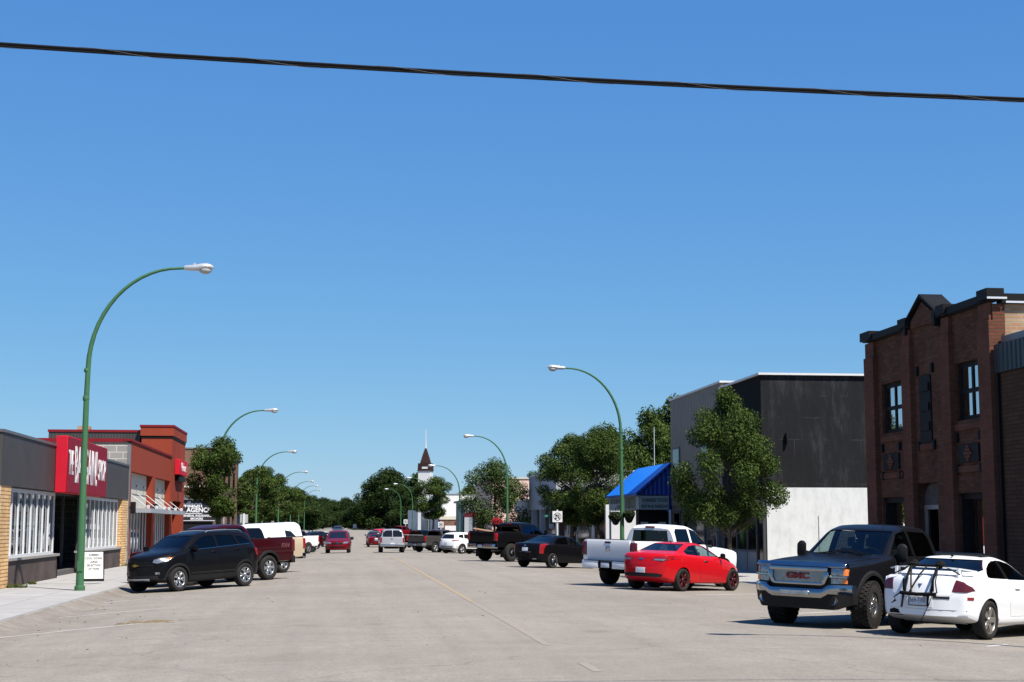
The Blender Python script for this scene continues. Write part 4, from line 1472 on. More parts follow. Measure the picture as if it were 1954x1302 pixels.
ts = make_tree('street_tree', 'loose open street tree before the pink wall on the right', (13.4, 131, -0.08), 0.0, GS, M_leafC,
               52, 8.2, 2.2, 3.3, 0, 17000, 0.19, trunk_r=0.13, nb=40, blob=0.27)
again(tl, 'street tree before the white walled shop far along the right side', (13.7, 222, -0.08), 2.0, 1.5, 1.2)
# left row
for i, (x, y, s, sz, rz) in enumerate(((-8.4, 152, 1.15, 1.0, 0.3), (-8.6, 168, 1.45, 1.12, 2.6), (-8.6, 196, 1.5, 1.1, 1.2), (-8.2, 226, 1.4, 1.05, 4.0), (-8.8, 258, 1.7, 1.15, 5.1), (-8.4, 300, 1.7, 1.15, 0.9))):
    again(tl, ('street tree beside the third left lamp, partly before the cream shop', 'tall full street tree, second of the left row beyond the cream shop', 'full street tree, third of the left row beyond the cream shop', 'street tree, fourth of the left row beyond the cream shop', 'street tree, fifth of the left row beyond the cream shop', 'street tree, last of the left row beyond the cream shop')[i], (x, y, -0.08), rz, s, sz)
# trees behind the right roofs
bt = make_tree('tree', 'tall tree behind the restaurant, leftmost of those over its blue roof', (26.5, 150, -0.3), 0.0, 'tall trees behind the right hand shops', M_leafA,
               71, 13.0, 3.0, 4.6, 0, 17000, 0.30, trunk_r=0.3, nb=52, blob=0.25)
again(bt, 'tall tree behind the restaurant, middle one over its blue roof', (29.0, 141, -0.3), 2.0, 0.98, 1.0)
again(bt, 'tall tree behind the restaurant, tucked against the grey beige building', (33.0, 147, -0.3), 4.0, 1.0, 1.12)
again(bt, 'tree showing over the roofs between the pale bank and the pink wall', (26, 205, -0.3), 1.0, 0.8, 0.72)
again(bt, 'tree showing over the white walled shop roof', (26, 300, -0.3), 3.0, 1.2, 0.78)
# elms at the far end
el = make_tree('elm_tree', 'largest dark elm overhanging the far end of the street', (14.5, 452, -0.3), 0.0, GF, M_leafB,
               93, 18.6, 1.0, 9.6, 0, 30000, 0.58, trunk_r=0.5, nb=70, blob=0.24)
el.scale = (1.28, 1.28, 1.02)
again(el, 'dark elm behind the church tower base', (23.5, 430, -0.3), 2.2, 1.0, 0.95)
again(el, 'dark elm to the left of the largest elm, low and broad', (9.5, 470, -0.3), 1.2, 0.62, 0.68)
again(el, 'dark elm between the largest elm and the white walled shop', (23.0, 380, -0.3), 4.2, 0.6, 0.62)
for i, (x, y, s, sz) in enumerate(((-10, 350, 0.8, 0.58), (-12, 400, 0.9, 0.60), (-12, 455, 0.9, 0.62), (-9, 520, 0.9, 0.66), (-6, 600, 0.95, 0.70), (3, 640, 0.9, 0.74), (7.5, 520, 0.8, 0.5), (-2, 660, 0.9, 0.70), (-18, 480, 1.0, 0.66), (14, 560, 0.9, 0.85))):
    again(el, 'dark elm at the far end, %s' % ('nearest of the left far row', 'second of the left far row', 'third of the left far row', 'fourth of the left far row', 'fifth of the left far row', 'straight ahead where the street bends', 'straight ahead just left of the largest elm', 'straight ahead behind the oncoming dark car', 'behind the left far row', 'behind the largest elm')[i], (x, y, -0.3), i * 1.3, s, sz)
sh = again(tl, 'small bright young tree on the grass below the largest elm', (6.9, 449, -0.1), 0.7, 0.9, 0.6)
# a far treeline that closes the view between the houses
rg = random.Random(4)
V, Fc = [], []
for k in range(26000):
    s = rg.choice((-1, 1))
    x = s * rg.uniform(20, 420)
    y = rg.uniform(620, 760)
    h = (7 + 4 * math.sin(x * 0.031 + 1) + 3 * math.sin(x * 0.11)) * (1 - 0.3 * rg.random())
    z = rg.uniform(0, 1) ** 0.6 * h
    a = Vector((rg.uniform(-1, 1), rg.uniform(-1, 1), rg.uniform(-1, 1))).normalized() * 0.9
    c = Vector((x, y, z))
    d = a.orthogonal().normalized() * 0.6
    n = len(V)
    V += [c - a, c + d, c + a, c - d]
    Fc.append((n, n + 1, n + 2, n + 3))
me = bpy.data.meshes.new('far_wood')
me.from_pydata(V, [], Fc)
o = finish('far_wood', me, M_leafB, None, False)
o['kind'] = 'stuff'
# =================================================================== VEHICLES
M_tyre = plain('tyre_rubber', (0.036, 0.034, 0.032), 0.85, var=0.25, scale=6)
M_alloy = plain('alloy', (0.62, 0.63, 0.65), 0.28, 0.85, var=0.08)
M_chrome = plain('chrome', (0.58, 0.58, 0.59), 0.12, 1.0, var=0.12)
M_dullchrome = plain('weathered_chrome', (0.62, 0.61, 0.60), 0.25, 0.95, var=0.35, scale=9)
M_plastic = plain('black_plastic', (0.020, 0.020, 0.021), 0.6, var=0.2)
M_under = plain('underbody', (0.012, 0.012, 0.012), 0.9)
M_seat = plain('car_seat', (0.045, 0.045, 0.048), 0.9)
M_tail = plain('tail_lamp_red', (0.36, 0.008, 0.012), 0.3, coat=0.3, var=0.3, scale=14)
M_taild = plain('dark_tail_lamp', (0.125, 0.006, 0.012), 0.3, coat=0.25, var=0.3, scale=14)
M_lamp = plain('lamp_clear', (0.42, 0.44, 0.47), 0.15, 0.55, var=0.7, scale=22, coat=1.0)
M_amber = plain('amber_lens', (0.85, 0.22, 0.02), 0.15, var=0.2, scale=14, coat=1.0)
M_plate = plain('number_plate', (0.62, 0.66, 0.72), 0.4, var=0.1, scale=30)
M_autoglass = glassy('car_glass', (0.50, 0.60, 0.57), 0.01, 0.0)
M_tint = glassy('tinted_car_glass', (0.05, 0.055, 0.06), 0.01, 0.0)
M_opaque = plain('dark_car_glass', (0.012, 0.013, 0.015), 0.04, var=0.1)
M_void = plain('grille_void', (0.008, 0.008, 0.009), 0.7)

def rnd(pts, r, k=3):
    """round interior corners of a polyline"""
    out = [pts[0]]
    for a, p, b in zip(pts[:-2], pts[1:-1], pts[2:]):
        a, p, b = Vector(a), Vector(p), Vector(b)
        d1, d2 = (a - p), (b - p)
        q1 = p + d1.normalized() * min(r, d1.length * 0.45) if d1.length > 1e-6 else p
        q2 = p + d2.normalized() * min(r, d2.length * 0.45) if d2.length > 1e-6 else p
        for i in range(k):
            t = i / (k - 1)
            out.append(tuple((1 - t) ** 2 * q1 + 2 * t * (1 - t) * p + t * t * q2))
    out.append(pts[-1])
    return out

def fn(pts, r=0.0):
    if r:
        pts = rnd(pts, r, 6)
    pts = sorted(pts)
    X = [p[0] for p in pts]
    Y = [p[1] for p in pts]
    return lambda x: float(np.interp(x, X, Y))

def sstep(a, b, x):
    t = min(1, max(0, (x - a) / (b - a)))
    return t * t * (3 - 2 * t)

class Body:
    """lofted vehicle shell. +x nose, +y left, z up, origin on the ground between the axles"""
    def __init__(s, P):
        s.P = P
        s.top = fn(P['top'], P.get('rtop', 0.10))
        s.bot = fn(P['bot'], 0.06)
        s.wid = fn(P['wid'], 0.15)
        s.belt = fn(P['belt'], 0.10)
        s.xf = max(p[0] for p in P['top'])
        s.xr = min(p[0] for p in P['top'])
    def edge(s, x):
        P = s.P
        zt, zb, w = s.top(x), s.bot(x), s.wid(x)
        zl = max(zb + 0.12, min(s.belt(x), zt - 0.03))
        h = zt - zl
        wu = w * 0.955
        we = max(wu - P['tum'] * max(h - 0.04, 0) - 0.035, 0.25)
        c = min(P.get('corner', 0.10), h * 0.75)
        return zt, zb, w, zl, h, wu, we, c
    def ring(s, x):
        zt, zb, w, zl, h, wu, we, c = s.edge(x)
        d = zl - zb
        bl = s.P.get('bulge', 1.0)
        half = [(0, zb), (w * 0.80, zb), (w * (1 - 0.055 * bl), zb + 0.02), (w * (1 - 0.03 * bl), zb + 0.22 * d), (w, zb + 0.55 * d),
                (w * (1 - 0.006 * bl), zb + 0.80 * d), (w * 0.972, zl - 0.015), (wu - 0.008, zl + 0.012),
                (wu * 0.45 + we * 0.55 + 0.004, zl + (h - c) * 0.55), (we, zt - c), (we - c * 0.85, zt - c * 0.22 - 0.008),
                (we * 0.5, zt - 0.008), (0, zt)]
        half = rnd(half, s.P.get('rring', 0.05), 3)
        full = half + [(-y, z) for y, z in half[-2:0:-1]]
        return [(s.bx(x, y, w), y, z) for y, z in full]
    def bx(s, x, y, w):
        t = min(1.3, (y / w)) ** 2
        f = s.P.get('bowf', 0.16) * sstep(0.15 * s.xf, s.xf * 0.98, x)
        r = s.P.get('bowr', 0.12) * sstep(0.25 * s.xr, s.xr * 0.98, x)
        return x - f * t + r * t
    def stations(s):
        xs = set(np.linspace(s.xr, s.xf, 64))
        for e, sg in ((s.xr, 1), (s.xf, -1)):
            for d in (0.012, 0.03, 0.06, 0.1, 0.15):
                xs.add(e + sg * d)
        for p in s.P['top'][1:-1]:
            xs.add(p[0])
            xs.add(p[0] + 0.03)
            xs.add(p[0] - 0.03)
        out = []
        for x in sorted(xs):
            if s.xr <= x <= s.xf and (not out or x - out[-1] > 0.006):
                out.append(x)
        return out
    def mesh(s):
        b = MB()
        b.rings([s.ring(x) for x in s.stations()], 0, False)
        for x, flip in ((s.xr, 0), (s.xf, 1)):                 # curved end caps: rows across the body
            r = s.ring(x)
            n = len(r)
            w = s.wid(x)
            rows = []
            for i in range(n // 2 + 1):
                y, z = r[i][1], r[i][2]
                rows.append([(s.bx(x, y * t, w), y * t, z) for t in np.linspace(1, -1, 13)])
            nc = 13
            vs = [p for q in rows for p in q]
            fs = [(i * nc + k, i * nc + k + 1, (i + 1) * nc + k + 1, (i + 1) * nc + k) for i in range(len(rows) - 1) for k in range(nc - 1)]
            b.add(vs, fs)
        return b
    def cavity(s, x0, x1, drop=0.34):
        """hollow cabin between stations x0 < x1"""
        b = MB()
        rings = []
        for x in np.linspace(x0, x1, 26):
            zt, zb, w, zl, h, wu, we, c = s.edge(x)
            z0 = zl - drop
            z1 = max(zt - 0.055, z0 + 0.05)
            zs = min(zl, z1 - 0.02)
            half = [(0, z0), (wu - 0.13, z0), (wu - 0.085, max(z0 + 0.01, zs)), (max(we - 0.06, 0.2), max(z1 - c, z0 + 0.03)), (max(we - 0.06 - c * 0.85, 0.1), z1 - c * 0.2), (0, z1)]
            full = half + [(-y, z) for y, z in half[-2:0:-1]]
            rings.append([(s.bx(x, y, w), y, z) for y, z in full])
        b.rings(rings, 0, True)
        return b

def weld(me):
    bm = bmesh.new()
    bm.from_mesh(me)
    bmesh.ops.remove_doubles(bm, verts=bm.verts[:], dist=2e-4)
    bmesh.ops.dissolve_degenerate(bm, edges=bm.edges[:], dist=1e-5)
    bmesh.ops.recalc_face_normals(bm, faces=bm.faces[:])
    bm.to_mesh(me)
    bm.free()

def bvh_of(me):
    return BVHTree.FromPolygons([v.co for v in me.vertices], [tuple(p.vertices) for p in me.polygons])

def patch(bvh, poly, axis, off=0.004, n=10, skirt=0.02, flip=False):
    """a surface patch that follows the body. axis: '+y','-y' poly (x,z); '+x','-x' poly (y,z); '+z' poly (x,y)"""
    bm = bmesh.new()
    vs = [bm.verts.new((p[0], p[1], 0)) for p in poly]
    bm.faces.new(vs)
    for ax in (0, 1):
        lo, hi = min(p[ax] for p in poly), max(p[ax] for p in poly)
        for k in range(1, n):
            c = [0, 0, 0]
            c[ax] = lo + (hi - lo) * k / n
            nr = [0, 0, 0]
            nr[ax] = 1
            bmesh.ops.bisect_plane(bm, geom=bm.verts[:] + bm.edges[:] + bm.faces[:], plane_co=c, plane_no=nr)
    D = {'+y': ((0, 9, 0), (0, -1, 0)), '-y': ((0, -9, 0), (0, 1, 0)), '+x': ((9, 0, 0), (-1, 0, 0)), '-x': ((-9, 0, 0), (1, 0, 0)), '+z': ((0, 0, 9), (0, 0, -1))}[axis]
    d = Vector(D[1])
    for v in bm.verts:
        a, c = v.co.x, v.co.y
        q = {'y': Vector((a, 0, c)), 'x': Vector((0, a, c)), 'z': Vector((a, c, 0))}[axis[1]]
        hit = bvh.ray_cast(q + Vector(D[0]), d)
        if hit[0] is None:
            hit = bvh.find_nearest(q + Vector(D[0]) * 0.12)
        v.co = hit[0]
        nn = hit[1]
        if nn.dot(d) > 0:
            nn = -nn
        v.co += nn * off
    bm.normal_update()
    f0 = bm.faces[:]
    if f0 and sum((f.normal for f in f0), Vector()).dot(d) > 0:
        bmesh.ops.reverse_faces(bm, faces=f0)
    if skirt:
        be = [e for e in bm.edges if len(e.link_faces) == 1]
        ret = bmesh.ops.extrude_edge_only(bm, edges=be)
        for v in [g for g in ret['geom'] if isinstance(g, bmesh.types.BMVert)]:
            v.co += d * skirt
    me = bpy.data.meshes.new('patch')
    bm.to_mesh(me)
    bm.free()
    return me

def merge(name, meshes, m, parent):
    b = MB()
    for me in meshes:
        b.add([v.co for v in me.vertices], [tuple(p.vertices) for p in me.polygons])
        bpy.data.meshes.remove(me)
    me = bpy.data.meshes.new(name)
    me.from_pydata(b.v, [], b.f)
    return finish(name, me, m, parent, True, 35)

_WH = {}
def wheel_meshes(r, wd, rim_r, style, rim_m, rough=False):
    key = (r, wd, rim_r, style, rim_m.name, rough)
    if key in _WH:
        return _WH[key]
    h = wd / 2
    b = MB()
    prof = [(rim_r * 0.98, -h * 0.80), (rim_r * 1.04, -h * 0.95), (r * 0.90, -h), (r * 0.97, -h * 0.86), (r, -h * 0.6), (r, h * 0.6), (r * 0.97, h * 0.86), (r * 0.90, h), (rim_r * 1.04, h * 0.95), (rim_r * 0.98, h * 0.80)]
    b.lathe(prof, 44, 'y')
    if rough:
        for k in range(30):
            t = 2 * PI * k / 30
            for row, yy in enumerate((-0.8, -0.28, 0.28, 0.8)):
                Mx = Matrix.Rotation(-(t + (row % 2) * PI / 30), 4, 'Y')
                b.box(r - 0.008, r + 0.012, yy * h - h * 0.2, yy * h + h * 0.2, -0.033, 0.033, M=Mx)
            Mx = Matrix.Rotation(-t, 4, 'Y')
            for sg in (-1, 1):
                b.box(r * 0.90, r + 0.008, sg * h * 0.9, sg * h * 1.04, -0.028, 0.028, M=Mx)
    ty = b.build('tyre', M_tyre, None, smooth=True, angle=50)
    b = MB()
    fx = h * 0.62
    b.lathe([(rim_r * 0.99, h * 0.82), (rim_r * 0.93, h * 0.84), (rim_r * 0.90, h * 0.70), (rim_r * 0.86, -h * 0.3), (rim_r * 0.2, -h * 0.3)], 36, 'y')
    ns = {'five': 5, 'six': 6, 'five_twin': 5, 'ten': 10, 'eight': 8, 'seven': 7}[style]
    for k in range(ns):
        t = 2 * PI * k / ns + 0.3
        Mx = Matrix.Rotation(t, 4, 'Y')
        subs = (-0.11, 0.11) if style == 'five_twin' else (0.0,)
        for so_ in subs:
            w0 = {'five': 0.075, 'six': 0.075, 'five_twin': 0.045, 'ten': 0.04, 'eight': 0.07, 'seven': 0.06}[style] * rim_r / 0.22
            w1 = w0 * (1.25 if style in ('five', 'six') else 1.1)
            o2 = so_ * rim_r / 0.22 * 0.5
            vs = []
            for xx, ww, y0, y1 in ((rim_r * 0.15, w0 * 0.5, fx - 0.05, fx + 0.012), (rim_r * 0.93, w1 * 0.5, fx - 0.03, fx + 0.022)):
                for zz in (-ww, ww):
                    for yy in (y0, y1):
                        vs.append(Mx @ Vector((xx, yy, zz + o2 * (0.5 + xx / rim_r))))
            b.add(vs, [(0, 1, 3, 2), (4, 6, 7, 5), (0, 4, 5, 1), (2, 3, 7, 6), (1, 5, 7, 3), (0, 2, 6, 4)])
    b.lathe([(rim_r * 0.24, fx - 0.05), (rim_r * 0.24, fx + 0.012), (rim_r * 0.17, fx + 0.03), (0.001, fx + 0.03)], 18, 'y')
    rm = b.build('rim', rim_m, None, smooth=True, angle=40, bevel=0.004)
    b = MB()
    b.lathe([(0.001, -h * 0.7), (rim_r * 0.97, -h * 0.7), (rim_r * 0.84, h * 0.12), (0.001, h * 0.12)], 28, 'y')
    dk = b.build('wheel', M_under, None)
    out = (dk.data, ty.data, rm.data)
    for o in (dk, ty, rm):
        bpy.data.objects.remove(o)
    _WH[key] = out
    return out

def add_wheels(root, xf, xr, track, r, wd, rim_r, style='five', rim_m=None, rough=False, steer=0.0, sides=(1, -1)):
    dk, ty, rm = wheel_meshes(r, wd, rim_r, style, rim_m or M_alloy, rough)
    for x in (xf, xr):
        for sg in sides:
            wv = bpy.data.objects.new('wheel', dk)
            link(wv, root)
            wv.location = (x, sg * track, r)
            wv.rotation_euler = (0, 0.7 * x, (0 if sg > 0 else PI) + (steer if x == xf else 0))
            link(bpy.data.objects.new('tyre', ty), wv)
            link(bpy.data.objects.new('rim', rm), wv)

def place(root, x, y, ang):
    """heading ang (degrees from +X); body follows the cross fall of the road"""
    z = gy(x, y)
    sl = gslope(x)
    nrm = Vector((-sl, -(dip(y + 2) - dip(y - 2)) / 4, 1)).normalized()
    f = Vector((math.cos(R(ang)), math.sin(R(ang)), 0))
    f = (f - nrm * f.dot(nrm)).normalized()
    l = nrm.cross(f)
    mt = Matrix((f, l, nrm)).transposed().to_4x4()
    mt.translation = (x, y, z)
    root.matrix_world = mt

def mirror_poly(poly):
    return [(-a, c) for a, c in poly][::-1]

def build_car(name, label, cat, P, group=None):
    """P: spec. returns root"""
    root = thing(name, label, cat, group=group)
    body = Body(P)
    pm = P['paint']
    raw = body.mesh().build('raw', pm)
    weld(raw.data)
    bvh = bvh_of(raw.data)
    root_parts = {}
    cuts = []
    # wheel arches
    xf, xr = P['axles']
    ra = P['arch']
    b = MB()
    for x in (xf, xr):
        w = body.wid(x)
        for sg in (1, -1):
            b.lathe([(0.001, sg * (w - 0.30)), (ra, sg * (w - 0.30)), (ra, sg * (w + 0.2)), (0.001, sg * (w + 0.2))], 30, 'y', (x, 0, P.get('arch_z', P['wheel'][0])), 1)
    cuts.append(b.build('arch_cut', [pm, M_under]))
    hollow = P.get('hollow')
    if hollow:
        cuts.append(body.cavity(*hollow).build('cab_cut', [M_seat]))
        for key, axis in (('side', 'y'), ('front', 'x'), ('rear', 'x')):
            b = MB()
            for g in P.get(key, []):
                poly = g[0]
                if key == 'side':
                    b.prism(poly, -1.6, 1.6, 'y')
                elif key == 'front':
                    b.prism(poly, (hollow[0] + hollow[1]) / 2, body.xf + 0.5, 'x')
                else:
                    b.prism(poly, body.xr - 0.5, (hollow[0] + hollow[1]) / 2, 'x')
            if b.v:
                cuts.append(b.build('window_cut', [M_under]))
    me = modified(raw, cuts)
    bpy.data.objects.remove(raw)
    me.materials.clear()
    bo = finish('body', me, [pm, M_under], root, True, 32)
    if hollow:
        # boolean keeps slots in order: paint, underbody; extra indices fall back to dark
        for p in me.polygons:
            if p.material_index > 1:
                p.material_index = 1
        # inner faces of the cabin go dark: any face whose centre lies inside the shell
        for p in me.polygons:
            if p.material_index == 0:
                hit = bvh.find_nearest(p.center)
                if hit[3] is not None and hit[3] > 0.02:
                    p.material_index = 1
    off = -0.010 if hollow else 0.003
    for key, axes, nm in (('side', ('+y', '-y'), 'side_window'), ('front', ('+x',), 'windscreen'), ('rear', ('-x',), 'rear_window')):
        for g in P.get(key, []):
            for ax in axes:
                gm = g[1] if len(g) > 1 and g[1] else (M_autoglass if hollow else M_opaque)
                merge(nm, [patch(bvh, g[0], ax, off, 8, 0.0)], gm, root)
    if hollow:
        x0, x1 = hollow
        zs = body.belt((x0 + x1) / 2)
        sx = P.get('seats', [x1 - 0.95])
        for x in sx:
            for sg in (1, -1):
                b = MB()
                b.box(x - 0.06, x + 0.08, sg * 0.36 - 0.24, sg * 0.36 + 0.24, zs - 0.36, zs + 0.16)
                b.box(x - 0.08, x + 0.02, sg * 0.36 - 0.12, sg * 0.36 + 0.12, zs + 0.20, zs + 0.38)
                b.build('seat', M_seat, root, bevel=0.03, seg=2)
        if P.get('wheel_x') is not None:
            b = MB()
            cx = P['wheel_x']
            rings = []
            for k in range(20):
                t = 2 * PI * k / 20
                c = Vector((cx + 0.09 * math.sin(t), 0.37 + 0.18 * math.cos(t), zs + 0.03 + 0.15 * math.sin(t)))
                rings.append(c)
            b.tube(rings + [rings[0]], 0.014, 6, cap=False)
            b.build('steering_wheel', M_under, root)
    # conforming parts: (name, axis, poly, material, off, skirt, mirrored, parent name, smooth n)
    for it in P.get('parts', []):
        nm, ax, poly, m = it[:4]
        opt = it[4] if len(it) > 4 else {}
        par = root_parts.get(opt.get('in'), root)
        o_ = opt.get('off', 0.004)
        sk = opt.get('skirt', 0.02)
        n_ = opt.get('n', 8)
        sets = [(ax, poly)]
        if opt.get('mir', True):
            if ax == '+y':
                sets.append(('-y', poly))
            elif ax in ('+x', '-x', '+z') and not opt.get('centre'):
                sets.append((ax, mirror_poly(poly) if ax != '+z' else [(a, -c) for a, c in poly][::-1]))
        for sa, sp in sets:
            ob = merge(nm, [patch(bvh, sp, sa, o_, n_, sk)], m, par)
            if opt.get('key'):
                root_parts[opt['key'] + ('' if sa != '-y' else '_r')] = ob
    r, wd, rr, st, rmat = P['wheel'][:5]
    add_wheels(root, xf, xr, P['track'], r, wd, rr, st, rmat, P.get('rough', False), P.get('steer', 0.0))
    # mirrors
    if P.get('mirror'):
        mx, mz, ms = P['mirror'][:3]
        mmat = P['mirror'][3] if len(P['mirror']) > 3 else pm
        mh = P['mirror'][4] if len(P['mirror']) > 4 else 0.72
        for sg in (1, -1):
            hit = bvh.ray_cast(Vector((mx, sg * 3, mz - 0.05)), Vector((0, -sg, 0)))
            y = abs(hit[0].y) if hit[0] else body.wid(mx) * 0.9
            b = MB()
            rings = []
            for k in range(5):
                t = k / 4
                yy = sg * (y + 0.07 + ms * t)
                sc = (0.72, 0.95, 1.0, 0.95, 0.7)[k]
                ww, hh = ms * 0.42 * sc, ms * mh * sc
                rings.append([(mx - 0.02 * t + ww * 0.6 * math.cos(a) * (1 if math.cos(a) > 0 else 0.5), yy, mz + hh * 0.7 * math.copysign(abs(math.sin(a)) ** 0.6, math.sin(a))) for a in [2 * PI * q / 14 for q in range(14)]])
            b.rings(rings)
            b.tube([(mx, sg * (y - 0.03), mz - ms * 0.3), (mx, sg * (y + 0.12), mz - ms * 0.15)], 0.025, 6)
            mo = b.build('wing_mirror', mmat, root, smooth=True)
            b = MB()
            b.box(mx - ms * 0.30, mx - ms * 0.20, sg * (y + 0.09), sg * (y + 0.05 + ms), mz - ms * mh * 0.5, mz + ms * mh * 0.5)
            b.build('mirror_glass', M_opaque, mo, bevel=0.01)
    # door handles
    for hx, hz in P.get('handles', []):
        for sg in (1, -1):
            hit = bvh.ray_cast(Vector((hx, sg * 3, hz)), Vector((0, -sg, 0)))
            if hit[0]:
                y = hit[0].y
                b = MB()
                b.box(hx - 0.10, hx + 0.10, min(y, y + sg * 0.035), max(y, y + sg * 0.035), hz - 0.016, hz + 0.016)
                b.build('handle', P.get('handle_m', pm), root_parts.get('door' if sg > 0 else 'door_r', root), bevel=0.012)
    if P.get('plate'):
        px, pz, txt = P['plate']
        b = MB()
        b.box(px - 0.012, px + 0.012, -0.155, 0.155, pz - 0.078, pz + 0.078)
        po = b.build('number_plate', M_plate, root, bevel=0.006)
        if txt:
            text('lettering', txt, 0.105, plain('plate_ink', (0.05, 0.07, 0.22), 0.5), po, (px - 0.0135 if px < 0 else px + 0.0135, 0, pz + 0.01), (R(90), 0, R(-90 if px < 0 else 90)), 0.78, 0.001)
    return root, body, bvh

def lip(bvh, x, z, ra, m, root, name='wheel_arch_trim', w=0.05, out=0.012, a0=-12, a1=192, sides=(1, -1), name_parent=None):
    """moulding that follows a wheel opening"""
    for sg in sides:
        b = MB()
        rings = []
        n = 26
        for k in range(n + 1):
            t = R(a0 + (a1 - a0) * k / n)
            c, s_ = math.cos(t), math.sin(t)
            row = []
            for rr in (ra - 0.012, ra + w * 0.5, ra + w):
                px, pz = x + rr * c, z + rr * s_
                hit = bvh.ray_cast(Vector((px, sg * 3, pz)), Vector((0, -sg, 0)))
                y = hit[0].y if hit[0] else sg * 0.8
                row.append((px, y, pz))
            (x0, y0, z0_), (x1, y1, z1_), (x2, y2, z2_) = row
            rings.append([(x0, y1 - sg * 0.06, z0_), (x0, y1 + sg * out, z0_), (x1, y1 + sg * out * 1.1, z1_), (x2, y2 + sg * 0.003, z2_), (x2, y2 - sg * 0.03, z2_)])
        b.rings(rings, 0, True)
        b.build(name, m, root, smooth=True, angle=45)

def boxpart(name, m, root, *boxes, bevel=0.015, seg=2):
    b = MB()
    for q in boxes:
        b.box(*q)
    return b.build(name, m, root, bevel=bevel, seg=seg)
PB = paint('black_car_paint', (0.004, 0.004, 0.005), 0.3, dust=0.0, coat=0.16)
PBr = paint('dusty_black_car_paint', (0.005, 0.005, 0.006), 0.32, dust=0.015, coat=0.2)
PRD = paint('dark_red_car_paint', (0.026, 0.0015, 0.003), 0.3, dust=0.015, coat=0.35)
PR_ = paint('bright_red_car_paint', (0.42, 0.004, 0.008), 0.3, dust=0.03)
PV = paint('cherry_red_car_paint', (0.105, 0.003, 0.006), 0.3, dust=0.02, coat=0.4)
PW = paint('white_car_paint', (0.66, 0.67, 0.68), 0.3, dust=0.14)
PT = paint('dusty_tan_car_paint', (0.38, 0.31, 0.22), 0.4, dust=0.2)
PS = paint('silver_car_paint', (0.33, 0.33, 0.34), 0.35, 0.35, dust=0.1)
PG = paint('dark_grey_car_paint', (0.045, 0.042, 0.040), 0.32, 0.2, dust=0.1)
PN = paint('navy_car_paint', (0.012, 0.020, 0.05), 0.3, dust=0.08)
PBl = paint('pale_blue_car_paint', (0.22, 0.26, 0.33), 0.35, 0.3, dust=0.08)
RH_, LH_ = 43.0, 229.0        # headings of the angle-parked rows

def place_by(root, wx, wy, ang, xl, yl, sc=1.0):
    """put the wheel at local (xl, yl) on world point (wx, wy)"""
    a = R(ang)
    c, s_ = math.cos(a), math.sin(a)
    place(root, wx - (c * xl - s_ * yl), wy - (s_ * xl + c * yl), ang)
    root.scale = (sc, sc, sc)

def rect(a, b, c, d):
    return [(a, c), (b, c), (b, d), (a, d)]

